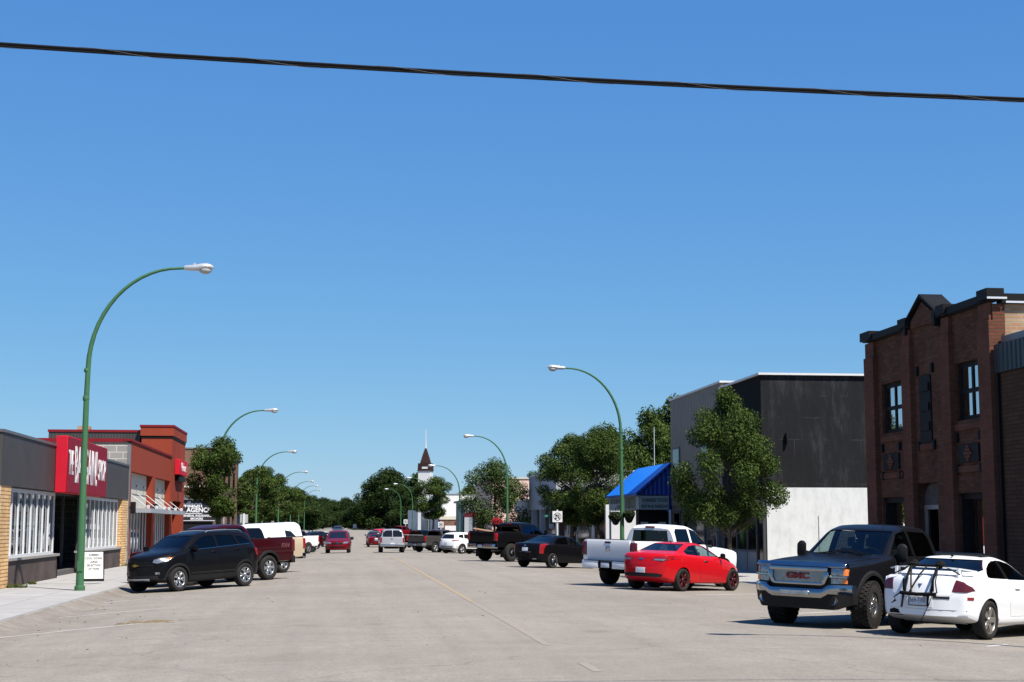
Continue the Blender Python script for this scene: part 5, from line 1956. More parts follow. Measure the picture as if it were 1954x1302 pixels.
# ------------------------------------------------------------- small black SUV, left
T = dict(
    paint=PB, hollow=(-1.85, 1.10), seats=(0.12, -0.9), wheel_x=0.58,
    top=[(2.14, 0.60), (2.125, 0.86), (2.03, 1.00), (1.65, 1.09), (1.16, 1.16), (0.48, 1.575), (0.0, 1.66), (-0.9, 1.665), (-1.66, 1.60), (-1.80, 1.52), (-2.04, 1.10), (-2.11, 0.95), (-2.14, 0.62)],
    bot=[(2.15, 0.36), (1.9, 0.26), (1.0, 0.235), (-1.5, 0.26), (-1.95, 0.32), (-2.14, 0.45)],
    wid=[(2.14, 0.58), (2.10, 0.68), (1.98, 0.78), (1.7, 0.86), (1.2, 0.885), (-1.5, 0.885), (-1.9, 0.83), (-2.08, 0.76), (-2.14, 0.66)],
    belt=[(2.15, 0.72), (1.6, 1.0), (1.0, 1.07), (-1.6, 1.16), (-2.1, 1.08)],
    tum=0.36, bowf=0.26, bowr=0.14, corner=0.10,
    axles=(1.30, -1.30), track=0.775, arch=0.385, arch_z=0.345, wheel=(0.342, 0.215, 0.225, 'five_twin', M_alloy), steer=R(4),
    side=[([(0.92, 1.15), (0.32, 1.455), (0.08, 1.51), (-0.18, 1.515), (-0.20, 1.175)], M_tint),
          ([(-0.30, 1.18), (-0.28, 1.515), (-0.95, 1.50), (-1.06, 1.215)], M_tint),
          ([(-1.15, 1.225), (-1.06, 1.475), (-1.30, 1.45), (-1.56, 1.30), (-1.58, 1.26)], M_tint)],
    front=[([(-0.66, 1.21), (0.66, 1.21), (0.55, 1.52), (-0.55, 1.52)],)],
    rear=[([(-0.58, 1.16), (0.58, 1.16), (0.48, 1.47), (-0.48, 1.47)], M_tint)],
    mirror=(0.84, 1.17, 0.21), handles=[(-0.02, 1.06), (-0.96, 1.09)],
    parts=[
        ('bonnet', '+z', [(1.12, -0.60), (1.12, 0.60), (1.94, 0.50), (1.94, -0.50)], PB, dict(mir=False, off=0.006, n=10)),
        ('headlight', '+x', [(0.50, 0.83), (0.62, 0.80), (0.77, 0.86), (0.80, 0.95), (0.72, 0.96), (0.53, 0.91)], M_lamp, dict(off=0.008, n=10)),
        ('indicator', '+x', [(0.745, 0.90), (0.785, 0.90), (0.80, 0.95), (0.755, 0.955)], M_amber, dict(off=0.013, n=6)),
        ('grille', '+x', [(-0.42, 0.60), (0.42, 0.60), (0.46, 0.73), (-0.46, 0.73)], M_void, dict(mir=False, off=0.004)),
        ('grille', '+x', [(-0.45, 0.77), (0.45, 0.77), (0.42, 0.86), (-0.42, 0.86)], M_void, dict(mir=False, off=0.004)),
        ('grille_bar', '+x', rect(-0.50, 0.50, 0.735, 0.765), M_plastic, dict(mir=False, off=0.016)),
        ('emblem', '+x', [(-0.11, 0.735), (-0.04, 0.735), (-0.04, 0.72), (0.04, 0.72), (0.04, 0.735), (0.11, 0.735), (0.11, 0.775), (0.04, 0.775), (0.04, 0.79), (-0.04, 0.79), (-0.04, 0.775), (-0.11, 0.775)], plain('gold_emblem', (0.55, 0.38, 0.10), 0.3, 0.9), dict(mir=False, off=0.024, n=2)),
        ('lower_bumper', '+x', [(-0.72, 0.33), (0.72, 0.33), (0.80, 0.47), (-0.80, 0.47)], M_plastic, dict(mir=False, off=0.012)),
        ('skid_strip', '+x', rect(-0.42, 0.42, 0.345, 0.385), M_alloy, dict(mir=False, off=0.022)),
        ('fog_lamp', '+x', [(0.55, 0.50), (0.66, 0.50), (0.66, 0.56), (0.55, 0.56)], M_chrome, dict(off=0.012, n=3)),
        ('sill_moulding', '+y', [(0.94, 0.26), (-0.94, 0.27), (-0.94, 0.44), (0.94, 0.44)], M_plastic, dict(off=0.014)),
        ('sill_moulding', '+y', [(0.86, 0.46), (-0.90, 0.47), (-0.92, 0.53), (0.84, 0.52)], M_plastic, dict(off=0.012)),
        ('door', '+y', [(0.92, 0.46), (-0.24, 0.46), (-0.25, 1.14), (0.88, 1.11)], PB, dict(off=0.005, key='door', n=10)),
        ('door', '+y', [(-0.29, 0.46), (-0.95, 0.46), (-1.05, 0.78), (-1.12, 1.19), (-0.30, 1.15)], PB, dict(off=0.005, n=10)),
        ('window_trim', '+y', [(0.88, 1.12), (-1.60, 1.235), (-1.60, 1.25), (0.88, 1.135)], M_chrome, dict(off=0.006, n=12, skirt=0.01)),
        ('tail_light', '-x', [(0.55, 0.88), (0.80, 0.90), (0.80, 1.10), (0.60, 1.06)], M_tail, dict(off=0.008)),
    ])
r1, bd, bv = build_car('suv', 'small black SUV with silver five spoke wheels angle parked nose in beside the left pavement', 'SUV', T, 'vehicles angle parked on the left')
lip(bv, 1.30, 0.345, 0.385, M_plastic, r1, w=0.055)
lip(bv, -1.30, 0.345, 0.385, M_plastic, r1, w=0.055)
for sg in (1, -1):
    b = MB()
    b.tube([(0.0, sg * 0.53, 1.60), (-0.1, sg * 0.545, 1.652), (-0.7, sg * 0.55, 1.672), (-1.35, sg * 0.54, 1.645), (-1.5, sg * 0.52, 1.59)], 0.016, 6)
    b.build('roof_rail', M_grey, r1, smooth=True)
place_by(r1, -4.58, 45.9, LH_, 1.30 * 1.05, 0.87 * 1.05, 1.05)

# ------------------------------------------------------------- pickups
def pickup(name, label, pm, group=None, lift=0.0, tr=0.40, twd=0.27, rim='six', rim_m=None, rimr=0.25, rail=1.36, flare=None, glass=None,
           bed_rail=None, handle_m=None, chrome_bumper=True, hood=0.0, rough=False, hollow=True, steer=0.0, arch_extra=0.085, tail=None, mirror_m=None, mirror_s=0.24, mirror_h=0.9, wb=1.83, cab_back=-1.02, full=True, front_parts=None, windscreen=None, crew=True):
    z = lift
    bx = cab_back
    zh = hood
    P = dict(
        paint=pm,
        top=[(2.80, 0.98 + z + zh), (2.79, 1.06 + z + zh), (2.70, 1.13 + z + zh), (2.0, 1.205 + z + zh * .7), (1.12, 1.27 + z), (0.40, 1.80 + z), (0.05, 1.895 + z), (-0.5, 1.905 + z), (bx + 0.12, 1.875 + z), (bx, 1.78 + z)],
        bot=[(2.80, 0.50 + z), (2.2, 0.42 + z), (1.0, 0.44 + z), (bx, 0.44 + z)],
        wid=[(2.80, 0.90), (2.72, 0.96), (2.3, 0.99), (1.0, 1.0), (bx, 0.99)],
        belt=[(2.8, 1.04 + z + zh), (1.9, 1.13 + z), (1.1, 1.23 + z), (bx, 1.28 + z)],
        tum=0.30, bowf=0.12, bowr=0.0, corner=0.10, bulge=0.8,
        axles=(wb, -wb), track=0.87, arch=tr + arch_extra, arch_z=tr + 0.02, wheel=(tr, twd, rimr, rim, rim_m or M_alloy), rough=rough, steer=steer,
        side=[([(0.94, 1.30 + z), (0.40, 1.72 + z), (0.12, 1.775 + z), (0.06, 1.775 + z), (0.04, 1.30 + z)], glass),
              ([(-0.06, 1.30 + z), (-0.04, 1.775 + z), (bx + 0.26, 1.765 + z), (bx + 0.17, 1.66 + z), (bx + 0.14, 1.32 + z)], M_tint)],
        front=[([(-0.76, 1.315 + z), (0.76, 1.315 + z), (0.66, 1.765 + z), (-0.66, 1.765 + z)], windscreen)],
        rear=[([(-0.70, 1.36 + z), (0.70, 1.36 + z), (0.64, 1.70 + z), (-0.64, 1.70 + z)], M_tint)],
        mirror=(0.82, 1.36 + z, mirror_s, mirror_m or pm, mirror_h),
        handles=[(0.16, 1.16 + z), (bx + 0.22, 1.16 + z)], handle_m=handle_m or pm,
        parts=[('door', '+y', [(1.02, 0.62 + z), (0.0, 0.62 + z), (0.0, 1.28 + z), (0.92, 1.27 + z)], pm, dict(off=0.005, key='door')),
               ('door', '+y', [(-0.03, 0.62 + z), (bx + 0.12, 0.62 + z), (bx + 0.10, 1.30 + z), (-0.03, 1.285 + z)], pm, dict(off=0.005)),
               ('bonnet', '+z', [(1.25, -0.80), (1.25, 0.80), (2.68, 0.76), (2.68, -0.76)], pm, dict(mir=False, off=0.006, n=12)),
               ('rocker', '+y', [(1.25, 0.44 + z), (bx + 0.02, 0.44 + z), (bx + 0.02, 0.54 + z), (1.25, 0.54 + z)], M_plastic, dict(off=0.01))]
              + (front_parts or []))
    if hollow:
        P['hollow'] = (bx + 0.08, 1.08)
        P['seats'] = (0.05, -0.72)
        P['wheel_x'] = 0.62
    root, bd, bv = build_car(name, label, 'pickup truck', P, group)
    # load bed: U section with an open top
    x0, x1 = bx - 0.035, -3.06
    zb, zr, w = 0.56 + z, rail + z, 0.985
    b = MB()
    rings = []
    for x in [x0 + (x1 - x0) * k / 24 for k in range(25)]:
        e = 0.02 * sstep(0.5, 1, (x0 - x) / (x0 - x1))
        half = [(0, zb), (w * .9, zb), (w - 0.03, zb + 0.03), (w - 0.012, zb + 0.25), (w, zb + 0.45), (w - 0.004, zr - 0.1), (w - 0.02 - e, zr - 0.02), (w - 0.05 - e, zr), (w - 0.13, zr), (w - 0.14, zr - 0.06), (w - 0.14, zb + 0.30), (0, zb + 0.30)]
        rings.append([(x, y, q) for y, q in half] + [(x, -y, q) for y, q in half[-2:0:-1]])
    b.rings(rings, 0, True)
    raw = b.build('raw', pm)
    bvb = bvh_of(raw.data)
    c = MB()
    for sg in (1, -1):
        c.lathe([(0.001, sg * (w - 0.16)), (tr + arch_extra, sg * (w - 0.16)), (tr + arch_extra, sg * (w + 0.3)), (0.001, sg * (w + 0.3))], 32, 'y', (-wb, 0, tr + 0.02), 1)
    me = modified(raw, [c.build('cut', [pm, M_under])])
    bpy.data.objects.remove(raw)
    me.materials.clear()
    bed = finish('load_bed', me, [pm, M_under], root, True, 35)
    quick('bed_liner', M_plastic, bed, (x1 + 0.06, x0 - 0.02, -w + 0.15, w - 0.15, zb + 0.302, zb + 0.32))
    if bed_rail is not False:
        for sg in (1, -1):
            boxpart('rail_cap', M_plastic, bed, (x1 + 0.01, x0, sg * (w - 0.09) - 0.055, sg * (w - 0.09) + 0.055, zr - 0.002, zr + 0.022), bevel=0.01)
    # tailgate
    b = MB()
    tg = [(-0.0, zb + 0.10), (0.03, zb + 0.08), (0.05, zb + 0.12), (0.06, zr - 0.2), (0.075, zr - 0.06), (0.06, zr), (0.0, zr + 0.005)]
    rings = []
    for y in (-0.80, -0.79, 0.79, 0.80):
        rings.append([(x1 - q[0], y, q[1]) for q in tg])
    b.rings(rings, 0, True)
    tgo = b.build('tailgate', pm, root, smooth=True, angle=30)
    boxpart('tailgate_handle', M_plastic, tgo, (x1 - 0.085, x1 - 0.06, -0.11, 0.11, zr - 0.10, zr - 0.045), bevel=0.008)
    for sg in (1, -1):
        boxpart('tail_light', tail or M_tail, root, (x1 - 0.06, x1 + 0.10, min(sg * 0.815, sg * 0.99), max(sg * 0.815, sg * 0.99), zb + 0.33, zr - 0.06), bevel=0.02)
    bm_ = M_chrome if chrome_bumper is True else (M_plastic if chrome_bumper is False else chrome_bumper)
    b = MB()
    for sg in (1, -1):
        b.prism([(x1 - 0.20, sg * 0.26), (x1 - 0.20, sg * 0.84), (x1 - 0.08, sg * 0.97), (x1 + 0.12, sg * 0.98), (x1 + 0.10, sg * 0.86), (x1 - 0.02, sg * 0.26)], zb - 0.06, zb + 0.17, 'z')
    b.box(x1 - 0.17, x1 - 0.02, -0.26, 0.26, zb - 0.05, zb + 0.10)
    bp = b.build('rear_bumper', bm_, root, bevel=0.02, seg=2)
    boxpart('bumper_step', M_plastic, bp, (x1 - 0.21, x1 - 0.02, -0.80, 0.80, zb + 0.17, zb + 0.185), bevel=0.004)
    boxpart('number_plate', M_plate, root, (x1 - 0.185, x1 - 0.175, -0.155, 0.155, zb - 0.03, zb + 0.12), bevel=0.004)
    b = MB()
    b.box(x1 + 0.1, 2.3, -0.45, -0.35, 0.42 + z, 0.52 + z)
    b.box(x1 + 0.1, 2.3, 0.35, 0.45, 0.42 + z, 0.52 + z)
    b.tube([(-wb, -0.75, tr), (-wb, 0.75, tr)], 0.06, 8)
    b.tube([(wb, -0.75, tr), (wb, 0.75, tr)], 0.06, 8)
    b.ball((-wb, 0.0, tr), 0.17, 10, 8)
    b.ball((wb, 0.1, tr), 0.15, 10, 8)
    b.build('chassis', M_under, root)
    b = MB()
    b.tube([(-1.6, -0.6, 0.45 + z * .6), (-2.6, -0.65, 0.47 + z * .6), (x1 - 0.05, -0.72, 0.46 + z * .6)], 0.04, 8)
    b.build('exhaust_pipe', M_grey, root)
    if flare:
        lip(bv, wb, tr + 0.02, tr + arch_extra, flare, root, w=0.075, out=0.03)
        lip(bvb, -wb, tr + 0.02, tr + arch_extra, flare, root, w=0.075, out=0.03)
    # high stop lamp
    boxpart('stop_lamp', M_tail, root, (bx - 0.03, bx + 0.02, -0.17, 0.17, 1.775 + z, 1.83 + z), bevel=0.008)
    return root, bv, bvb

# --- black pickup facing the camera, right foreground
def bar(y0, y1, z0, z1):
    return [(y0, z0), (y1, z0), (y1, z1), (y0, z1)]
FP = [('front_valance', '+x', [(-0.92, 0.46), (0.92, 0.46), (0.94, 0.80), (-0.94, 0.80)], M_plastic, dict(mir=False, off=0.015))]
g, bv, bvb = pickup('pickup_truck', 'black pickup with big chrome grille and chrome bumper facing the camera on the right', PBr, 'vehicles angle parked on the right',
                    lift=0.03, tr=0.43, twd=0.31, rim='eight', rim_m=M_dullchrome, rimr=0.225, flare=M_plastic, rough=True, steer=R(8), arch_extra=0.10, glass=M_autoglass,
                    mirror_m=M_plastic, mirror_s=0.19, mirror_h=1.35, front_parts=FP, windscreen=None, hood=0.02, crew=True)
XN = 2.80
# chrome nose: hood lip, grille shell, grille mesh with slats
def nose_x(y):
    return XN - 0.12 * (abs(y) / 0.97) ** 2
def nose_bar(b, y0, y1, z0, z1, d0, d1, n=14, taper=0.0):
    """bar that follows the curve of the nose; d0/d1 = back and front distance from it"""
    rings = []
    for k in range(n + 1):
        y = y0 + (y1 - y0) * k / n
        x = nose_x(y)
        rings.append([(x + d0, y, z0), (x + d1, y, z0), (x + d1 - taper, y, z1), (x + d0, y, z1)])
    b.rings(rings, 0, True)
b = MB()
nose_bar(b, -0.92, 0.92, 1.095, 1.175, -0.10, 0.055, taper=0.04)
b.build('bonnet_lip', M_chrome, g, bevel=0.012)
b = MB()
nose_bar(b, -0.60, 0.60, 1.015, 1.09, -0.03, 0.075)
nose_bar(b, -0.50, 0.50, 0.765, 0.815, -0.03, 0.075)
for sg in (1, -1):
    pl = [(sg * 0.52, 1.015), (sg * 0.62, 1.015), (sg * 0.62, 0.93), (sg * 0.56, 0.80), (sg * 0.50, 0.765), (sg * 0.48, 0.82), (sg * 0.53, 0.90)]
    b.prism([(q[0], q[1]) for q in pl], nose_x(0.56) - 0.03, nose_x(0.56) + 0.075, 'x')
gr = b.build('grille', M_chrome, g, bevel=0.010, seg=2)
b = MB()
nose_bar(b, -0.53, 0.53, 0.79, 1.02, -0.02, 0.025)
b.build('grille_mesh', plain('grille_steel', (0.33, 0.32, 0.30), 0.35, 0.8, var=0.3, scale=20), gr)
b = MB()
for k in range(15):
    z_ = 0.80 + 0.0147 * k
    nose_bar(b, -0.52, 0.52, z_, z_ + 0.0055, 0.02, 0.045, 8)
b.build('grille_slats', M_dullchrome, gr)
M_gred = plain('badge_red', (0.20, 0.006, 0.008), 0.5)
text('badge_lettering', 'GMC', 0.155, M_gred, gr, (nose_x(0) + 0.052, 0.0, 0.925), (R(90), 0, R(90)), 1.35, 0.012, bold=0.006)
for sg in (1, -1):
    M_ = lambda p: [(sg * a, c) for a, c in p]
    for nm, p_, mm in (('headlight', [(0.64, 0.955), (0.86, 0.955), (0.87, 1.08), (0.64, 1.085)], M_lamp), ('indicator', [(0.64, 0.80), (0.85, 0.81), (0.85, 0.905), (0.64, 0.90)], M_lamp)):
        hl = merge(nm, [patch(bv, M_(p_) if sg > 0 else M_(p_)[::-1], '+x', 0.02, 8, 0.04)], mm, g)
    am = merge('indicator', [patch(bv, M_([(0.855, 0.95), (0.915, 0.955), (0.915, 1.06), (0.865, 1.08)]) if sg > 0 else M_([(0.855, 0.95), (0.915, 0.955), (0.915, 1.06), (0.865, 1.08)])[::-1], '+x', 0.026, 8, 0.03)], M_amber, g)
    am = merge('side_marker', [patch(bv, M_([(0.84, 0.81), (0.905, 0.815), (0.905, 0.90), (0.84, 0.90)]) if sg > 0 else M_([(0.84, 0.81), (0.905, 0.815), (0.905, 0.90), (0.84, 0.90)])[::-1], '+x', 0.026, 8, 0.03)], M_amber, g)
    b = MB()
    nose_bar(b, sg * 0.62, sg * 0.95, 0.905, 0.95, -0.03, 0.04, 6)
    b.build('lamp_bezel', M_chrome, g, bevel=0.006)
# chrome bumper with raised ends
b = MB()
rings = []
for k in range(41):
    y = -1.0 + 2.0 * k / 40
    a = abs(y)
    rise = sstep(0.52, 0.68, a)
    x = nose_x(y) + 0.16 - 0.20 * sstep(0.72, 1.02, a)
    z0 = 0.545 + 0.075 * rise
    z1 = 0.70 + 0.085 * rise
    rings.append([(x - 0.18, y, z0 + 0.02), (x - 0.03, y, z0), (x, y, z0 + 0.035), (x, y, z1 - 0.045), (x - 0.025, y, z1), (x - 0.18, y, z1)])
b.rings(rings, 0, True)
bu = b.build('front_bumper', M_chrome, g, smooth=True, angle=50)
b = MB()
b.box(nose_x(0) + 0.158, nose_x(0) + 0.168, -0.30, 0.30, 0.585, 0.665)
b.build('plate_recess', M_dullchrome, bu, bevel=0.006)
b = MB()
rings = []
for k in range(31):
    y = -1.0 + 2.0 * k / 30
    a = abs(y)
    rise = sstep(0.52, 0.68, a)
    x = nose_x(y) + 0.13 - 0.20 * sstep(0.72, 1.02, a)
    rings.append([(x - 0.2, y, 0.36 + 0.10 * sstep(0.75, 1, a)), (x - 0.05, y, 0.34 + 0.10 * sstep(0.75, 1, a)), (x, y, 0.545 + 0.075 * rise), (x - 0.2, y, 0.56 + 0.07 * rise)])
b.rings(rings, 0, True)
va = b.build('lower_valance', M_plastic, g, smooth=True, angle=50)
for sg in (1, -1):
    b = MB()
    b.lathe([(0.001, 0.0), (0.06, 0.0), (0.075, 0.012), (0.085, -0.05)], 18, 'x', (nose_x(0.7) + 0.085, sg * 0.72, 0.50))
    b.build('fog_lamp', M_dullchrome, g, smooth=True)
    b = MB()
    b.tube([(1.16, sg * 0.62, 1.335), (1.08, sg * 0.3, 1.345), (1.02, sg * 0.02, 1.40)], 0.013, 5)
    b.tube([(1.18, sg * 0.55, 1.33), (1.06, sg * 0.35, 1.37), (1.0, sg * 0.02, 1.42)], 0.010, 5)
    b.build('wiper', M_under, g)
b = MB()
b.prism([(0.04, -0.02), (0.10, -0.02), (0.07, 0.05)], -0.01, 0.01, 'y')
ant = boxpart('roof_antenna', M_under, g, (-0.25, -0.20, -0.02, 0.02, 1.92, 1.985), bevel=0.01)
b = MB()
b.tube([(1.3, 0.86, 1.28), (1.22, 0.90, 2.0)], 0.004, 4)
b.build('aerial', M_under, g)
b = MB()
b.tube([(0.62, 0.0, 1.72), (0.62, 0.0, 1.60)], 0.006, 4)
b.ball((0.62, 0.0, 1.57), 0.03, 8, 6)
b.build('mirror_pendant', M_chrome, g)
boxpart('mud_flap', M_plastic, g, (1.83 - 0.53, 1.83 - 0.50, -1.0, -0.70, 0.26, 0.60), bevel=0.004)
boxpart('mud_flap', M_plastic, g, (1.83 - 0.53, 1.83 - 0.50, 0.70, 1.0, 0.26, 0.60), bevel=0.004)
# front-left wheel stands at (9.67, 27.39)
a_ = R(RH_ + 180)
fx_, fy_ = math.cos(a_), math.sin(a_)
place(g, 9.73 - 1.83 * fx_ - 0.95 * -fy_, 27.39 - 1.83 * fy_ - 0.95 * fx_, RH_ + 180)

# --- white pickup behind the red coupe
wt, bv, bvb = pickup('pickup_truck', 'white pickup with its tailgate to the road beside the bright red coupe', PW, 'vehicles angle parked on the right', lift=0.02, tr=0.41, rim='six',
                     glass=M_tint, chrome_bumper=PW, tail=M_taild, mirror_m=M_plastic, cab_back=-0.95, hood=0.03)
boxpart('emblem', M_dullchrome, wt, (-3.145, -3.135, -0.075, 0.075, 1.04, 1.20), bevel=0.03)
boxpart('plate_pocket', M_under, wt, (-3.25, -3.23, -0.34, 0.34, 0.53, 0.72), bevel=0.01)
boxpart('number_plate', M_plate, wt, (-3.26, -3.251, -0.155, 0.155, 0.55, 0.70), bevel=0.004)
b = MB()
b.lathe([(0.05, -3.2), (0.05, -3.05), (0.001, -3.05)], 12, 'x', (0, 0.62, 0.60))
b.build('exhaust_outlet', M_under, wt)
place_by(wt, 8.37, 47.30, RH_, -1.83, 0.95)

# --- black lifted pickup and its load
lt_, bv, bvb = pickup('pickup_truck', 'tall black lifted pickup with bright wheels and chrome rear bumper, tailgate to the road', PB, 'vehicles angle parked on the right', lift=0.16, tr=0.47, twd=0.32, rim='eight',
                      rim_m=M_chrome, rimr=0.25, glass=M_tint, hollow=False, arch_extra=0.10, rough=False, mirror_m=M_plastic, mirror_h=1.3)
for y in (-1.0, 0.70):
    boxpart('mud_flap', M_plastic, lt_, (-2.42, -2.39, y, y + 0.30, 0.22, 0.62), bevel=0.004)
place_by(lt_, 8.95, 79.2, RH_, -1.83, -0.95)
pk = quick('wood_plank', plain('raw_plank', (0.62, 0.40, 0.24), 0.8), None, (-0.5, 0.5, -0.15, 0.15, -0.03, 0.03))
tag(pk, 'pale raw wooden plank sticking up from the bed of the black lifted pickup', 'plank')
pk.location = (7.55, 79.9, 1.52)
pk.rotation_euler = (0, R(9), R(-12))

# --- further pickups on the right
q1, _, _ = pickup('pickup_truck', 'dark grey pickup with tall red tail lamps between the white SUV and the black pickup', PG, 'vehicles angle parked on the right', lift=0.0, hollow=False, glass=M_opaque, chrome_bumper=M_grey)
place_by(q1, 7.9, 125.0, RH_, -1.83, -0.95)
q2, _, _ = pickup('pickup_truck', 'black pickup with a pale bed cover, next beyond the dark grey pickup on the right', PB, 'vehicles angle parked on the right', lift=0.0, hollow=False, glass=M_opaque, chrome_bumper=M_grey)
boxpart('bed_cover', M_white, q2, (-3.05, -1.08, -0.95, 0.95, 1.385, 1.43), bevel=0.01)
place_by(q2, 7.15, 140.0, RH_, -1.83, -0.95)
q3, _, _ = pickup('pickup_truck', 'far red pickup parked on the right beyond the silver SUV', PV, 'vehicles angle parked on the right', hollow=False, glass=M_opaque)
place_by(q3, 8.3, 246, RH_, -1.83, 0.95)

# --- left row pickups
p1, bv, bvb = pickup('pickup_truck', 'dark red crew cab pickup with black wheel flares behind the small black SUV', PRD, 'vehicles angle parked on the left', lift=0.03, tr=0.41, rim='six', flare=M_plastic, glass=M_tint,
                     tail=M_taild, bed_rail=True, chrome_bumper=False)
text('badge_lettering', 'FX4', 0.20, plain('badge_silver', (0.20, 0.06, 0.06), 0.5, 0.2), p1, (-2.62, 0.992, 1.13), (R(90), 0, R(180)), 1.2, 0.004, shear=0.25, bold=0.008)
place_by(p1, -2.31, 52.92, LH_, -1.83, 0.95)
p2, bv, bvb = pickup('pickup_truck', 'white pickup with a dusty tan tail showing past the dark red pickup on the left', PW, 'vehicles angle parked on the left', lift=0.0, tr=0.39, glass=M_tint, hollow=False)
for c_ in p2.children:
    if c_.name.split('.')[0] in ('load_bed', 'tailgate'):
        c_.data.materials[0] = PT
place_by(p2, -2.1, 60.6, LH_, -1.83, 0.95)
p3, _, _ = pickup('pickup_truck', 'white pickup tail just beyond the long white van on the left', PW, 'vehicles angle parked on the left', hollow=False, glass=M_opaque)
place_by(p3, -2.25, 120, LH_, -1.83, 0.95)
p4, _, _ = pickup('pickup_truck', 'dark red pickup tail farther along the left row, beyond the white pickup', PRD, 'vehicles angle parked on the left', hollow=False, glass=M_opaque, chrome_bumper=False)
place_by(p4, -2.1, 138, LH_, -1.83, 0.95)
# ------------------------------------------------------------- coupes and sedans
K = dict(
    paint=PR_, hollow=(-1.30, 0.86), seats=(-0.15,), wheel_x=0.35,
    top=[(2.18, 0.50), (2.15, 0.64), (1.98, 0.76), (1.35, 0.89), (0.92, 0.965), (0.12, 1.335), (-0.25, 1.405), (-0.75, 1.385), (-1.50, 1.13), (-1.72, 1.085), (-2.06, 1.085), (-2.17, 1.0), (-2.24, 0.62)],
    bot=[(2.18, 0.28), (1.9, 0.20), (-1.7, 0.22), (-2.0, 0.28), (-2.24, 0.37)],
    wid=[(2.18, 0.62), (2.05, 0.74), (1.7, 0.84), (1.2, 0.88), (-1.4, 0.885), (-1.85, 0.845), (-2.08, 0.79), (-2.19, 0.71), (-2.24, 0.62)],
    belt=[(2.18, 0.60), (1.4, 0.83), (0.9, 0.905), (-1.1, 1.00), (-1.5, 1.03), (-2.2, 1.0)],
    tum=0.50, bowf=0.28, bowr=0.15, corner=0.09,
    axles=(1.325, -1.325), track=0.775, arch=0.36, arch_z=0.33, wheel=(0.325, 0.225, 0.225, 'five_twin', plain('dark_red_rim', (0.11, 0.018, 0.022), 0.35, 0.5)),
    side=[([(0.72, 0.985), (0.06, 1.275), (-0.28, 1.315), (-0.42, 1.315), (-0.44, 1.015)], None),
          ([(-0.52, 1.02), (-0.50, 1.312), (-0.78, 1.285), (-1.16, 1.13), (-1.10, 1.06), (-1.0, 1.045)], M_tint)],
    front=[([(-0.66, 1.0), (0.66, 1.0), (0.52, 1.30), (-0.52, 1.30)],)],
    rear=[([(-0.64, 1.135), (0.64, 1.135), (0.52, 1.335), (-0.52, 1.335)], M_tint)],
    mirror=(0.62, 1.02, 0.17, M_plastic), handles=[(-0.20, 0.86)], handle_m=M_chrome,
    parts=[
        ('window_pillar', '+y', [(-0.43, 1.02), (-0.53, 1.025), (-0.51, 1.313), (-0.41, 1.316)], M_opaque, dict(off=0.004, n=6)),
        ('door', '+y', [(0.92, 0.34), (-0.42, 0.34), (-0.50, 0.60), (-0.47, 0.99), (0.78, 0.955)], PR_, dict(off=0.005, key='door', n=10)),
        ('tail_light', '-x', [(0.36, 0.865), (0.70, 0.845), (0.88, 0.93), (0.86, 0.99), (0.70, 0.985), (0.40, 0.945)], M_tail, dict(off=0.008)),
        ('lamp_strip', '-x', [(0.40, 0.862), (0.68, 0.852), (0.72, 0.905), (0.42, 0.905)], M_lamp, dict(off=0.014, n=5)),
        ('boot_lid', '-x', [(-0.38, 0.72), (0.38, 0.72), (0.55, 0.80), (0.36, 0.95), (-0.36, 0.95), (-0.55, 0.80)], PR_, dict(mir=False, off=0.006)),
        ('emblem', '-x', [(-0.09, 0.895), (-0.05, 0.868), (0.05, 0.868), (0.09, 0.895), (0.05, 0.922), (-0.05, 0.922)], M_chrome, dict(mir=False, off=0.014, n=2)),
        ('number_plate', '-x', rect(-0.155, 0.155, 0.505, 0.65), M_plate, dict(mir=False, off=0.014, n=4)),
        ('rear_diffuser', '-x', [(-0.62, 0.395), (0.62, 0.395), (0.66, 0.47), (0.50, 0.50), (-0.50, 0.50), (-0.66, 0.47)], M_plastic, dict(mir=False, off=0.012)),
        ('headlight', '+x', [(0.45, 0.64), (0.78, 0.70), (0.80, 0.80), (0.55, 0.74)], M_lamp, dict(off=0.008)),
        ('sill_moulding', '+y', [(0.95, 0.24), (-0.95, 0.25), (-0.95, 0.32), (0.95, 0.31)], PR_, dict(off=0.02)),
        ('fuel_door', '+y', rect(-1.32, -1.14, 0.80, 0.92), PR_, dict(off=0.004, n=3)),
    ])
k1, bd, bv = build_car('coupe', 'bright red two door coupe with dark red wheels parked before the white pickup', 'car', K, 'vehicles angle parked on the right')
b = MB()
b.tube([(-0.72, 0.0, 1.38), (-0.80, 0, 1.44)], [0.02, 0.008], 6)
b.build('roof_antenna', M_under, k1)
place_by(k1, 9.82, 43.15, RH_, -1.325, -0.86)

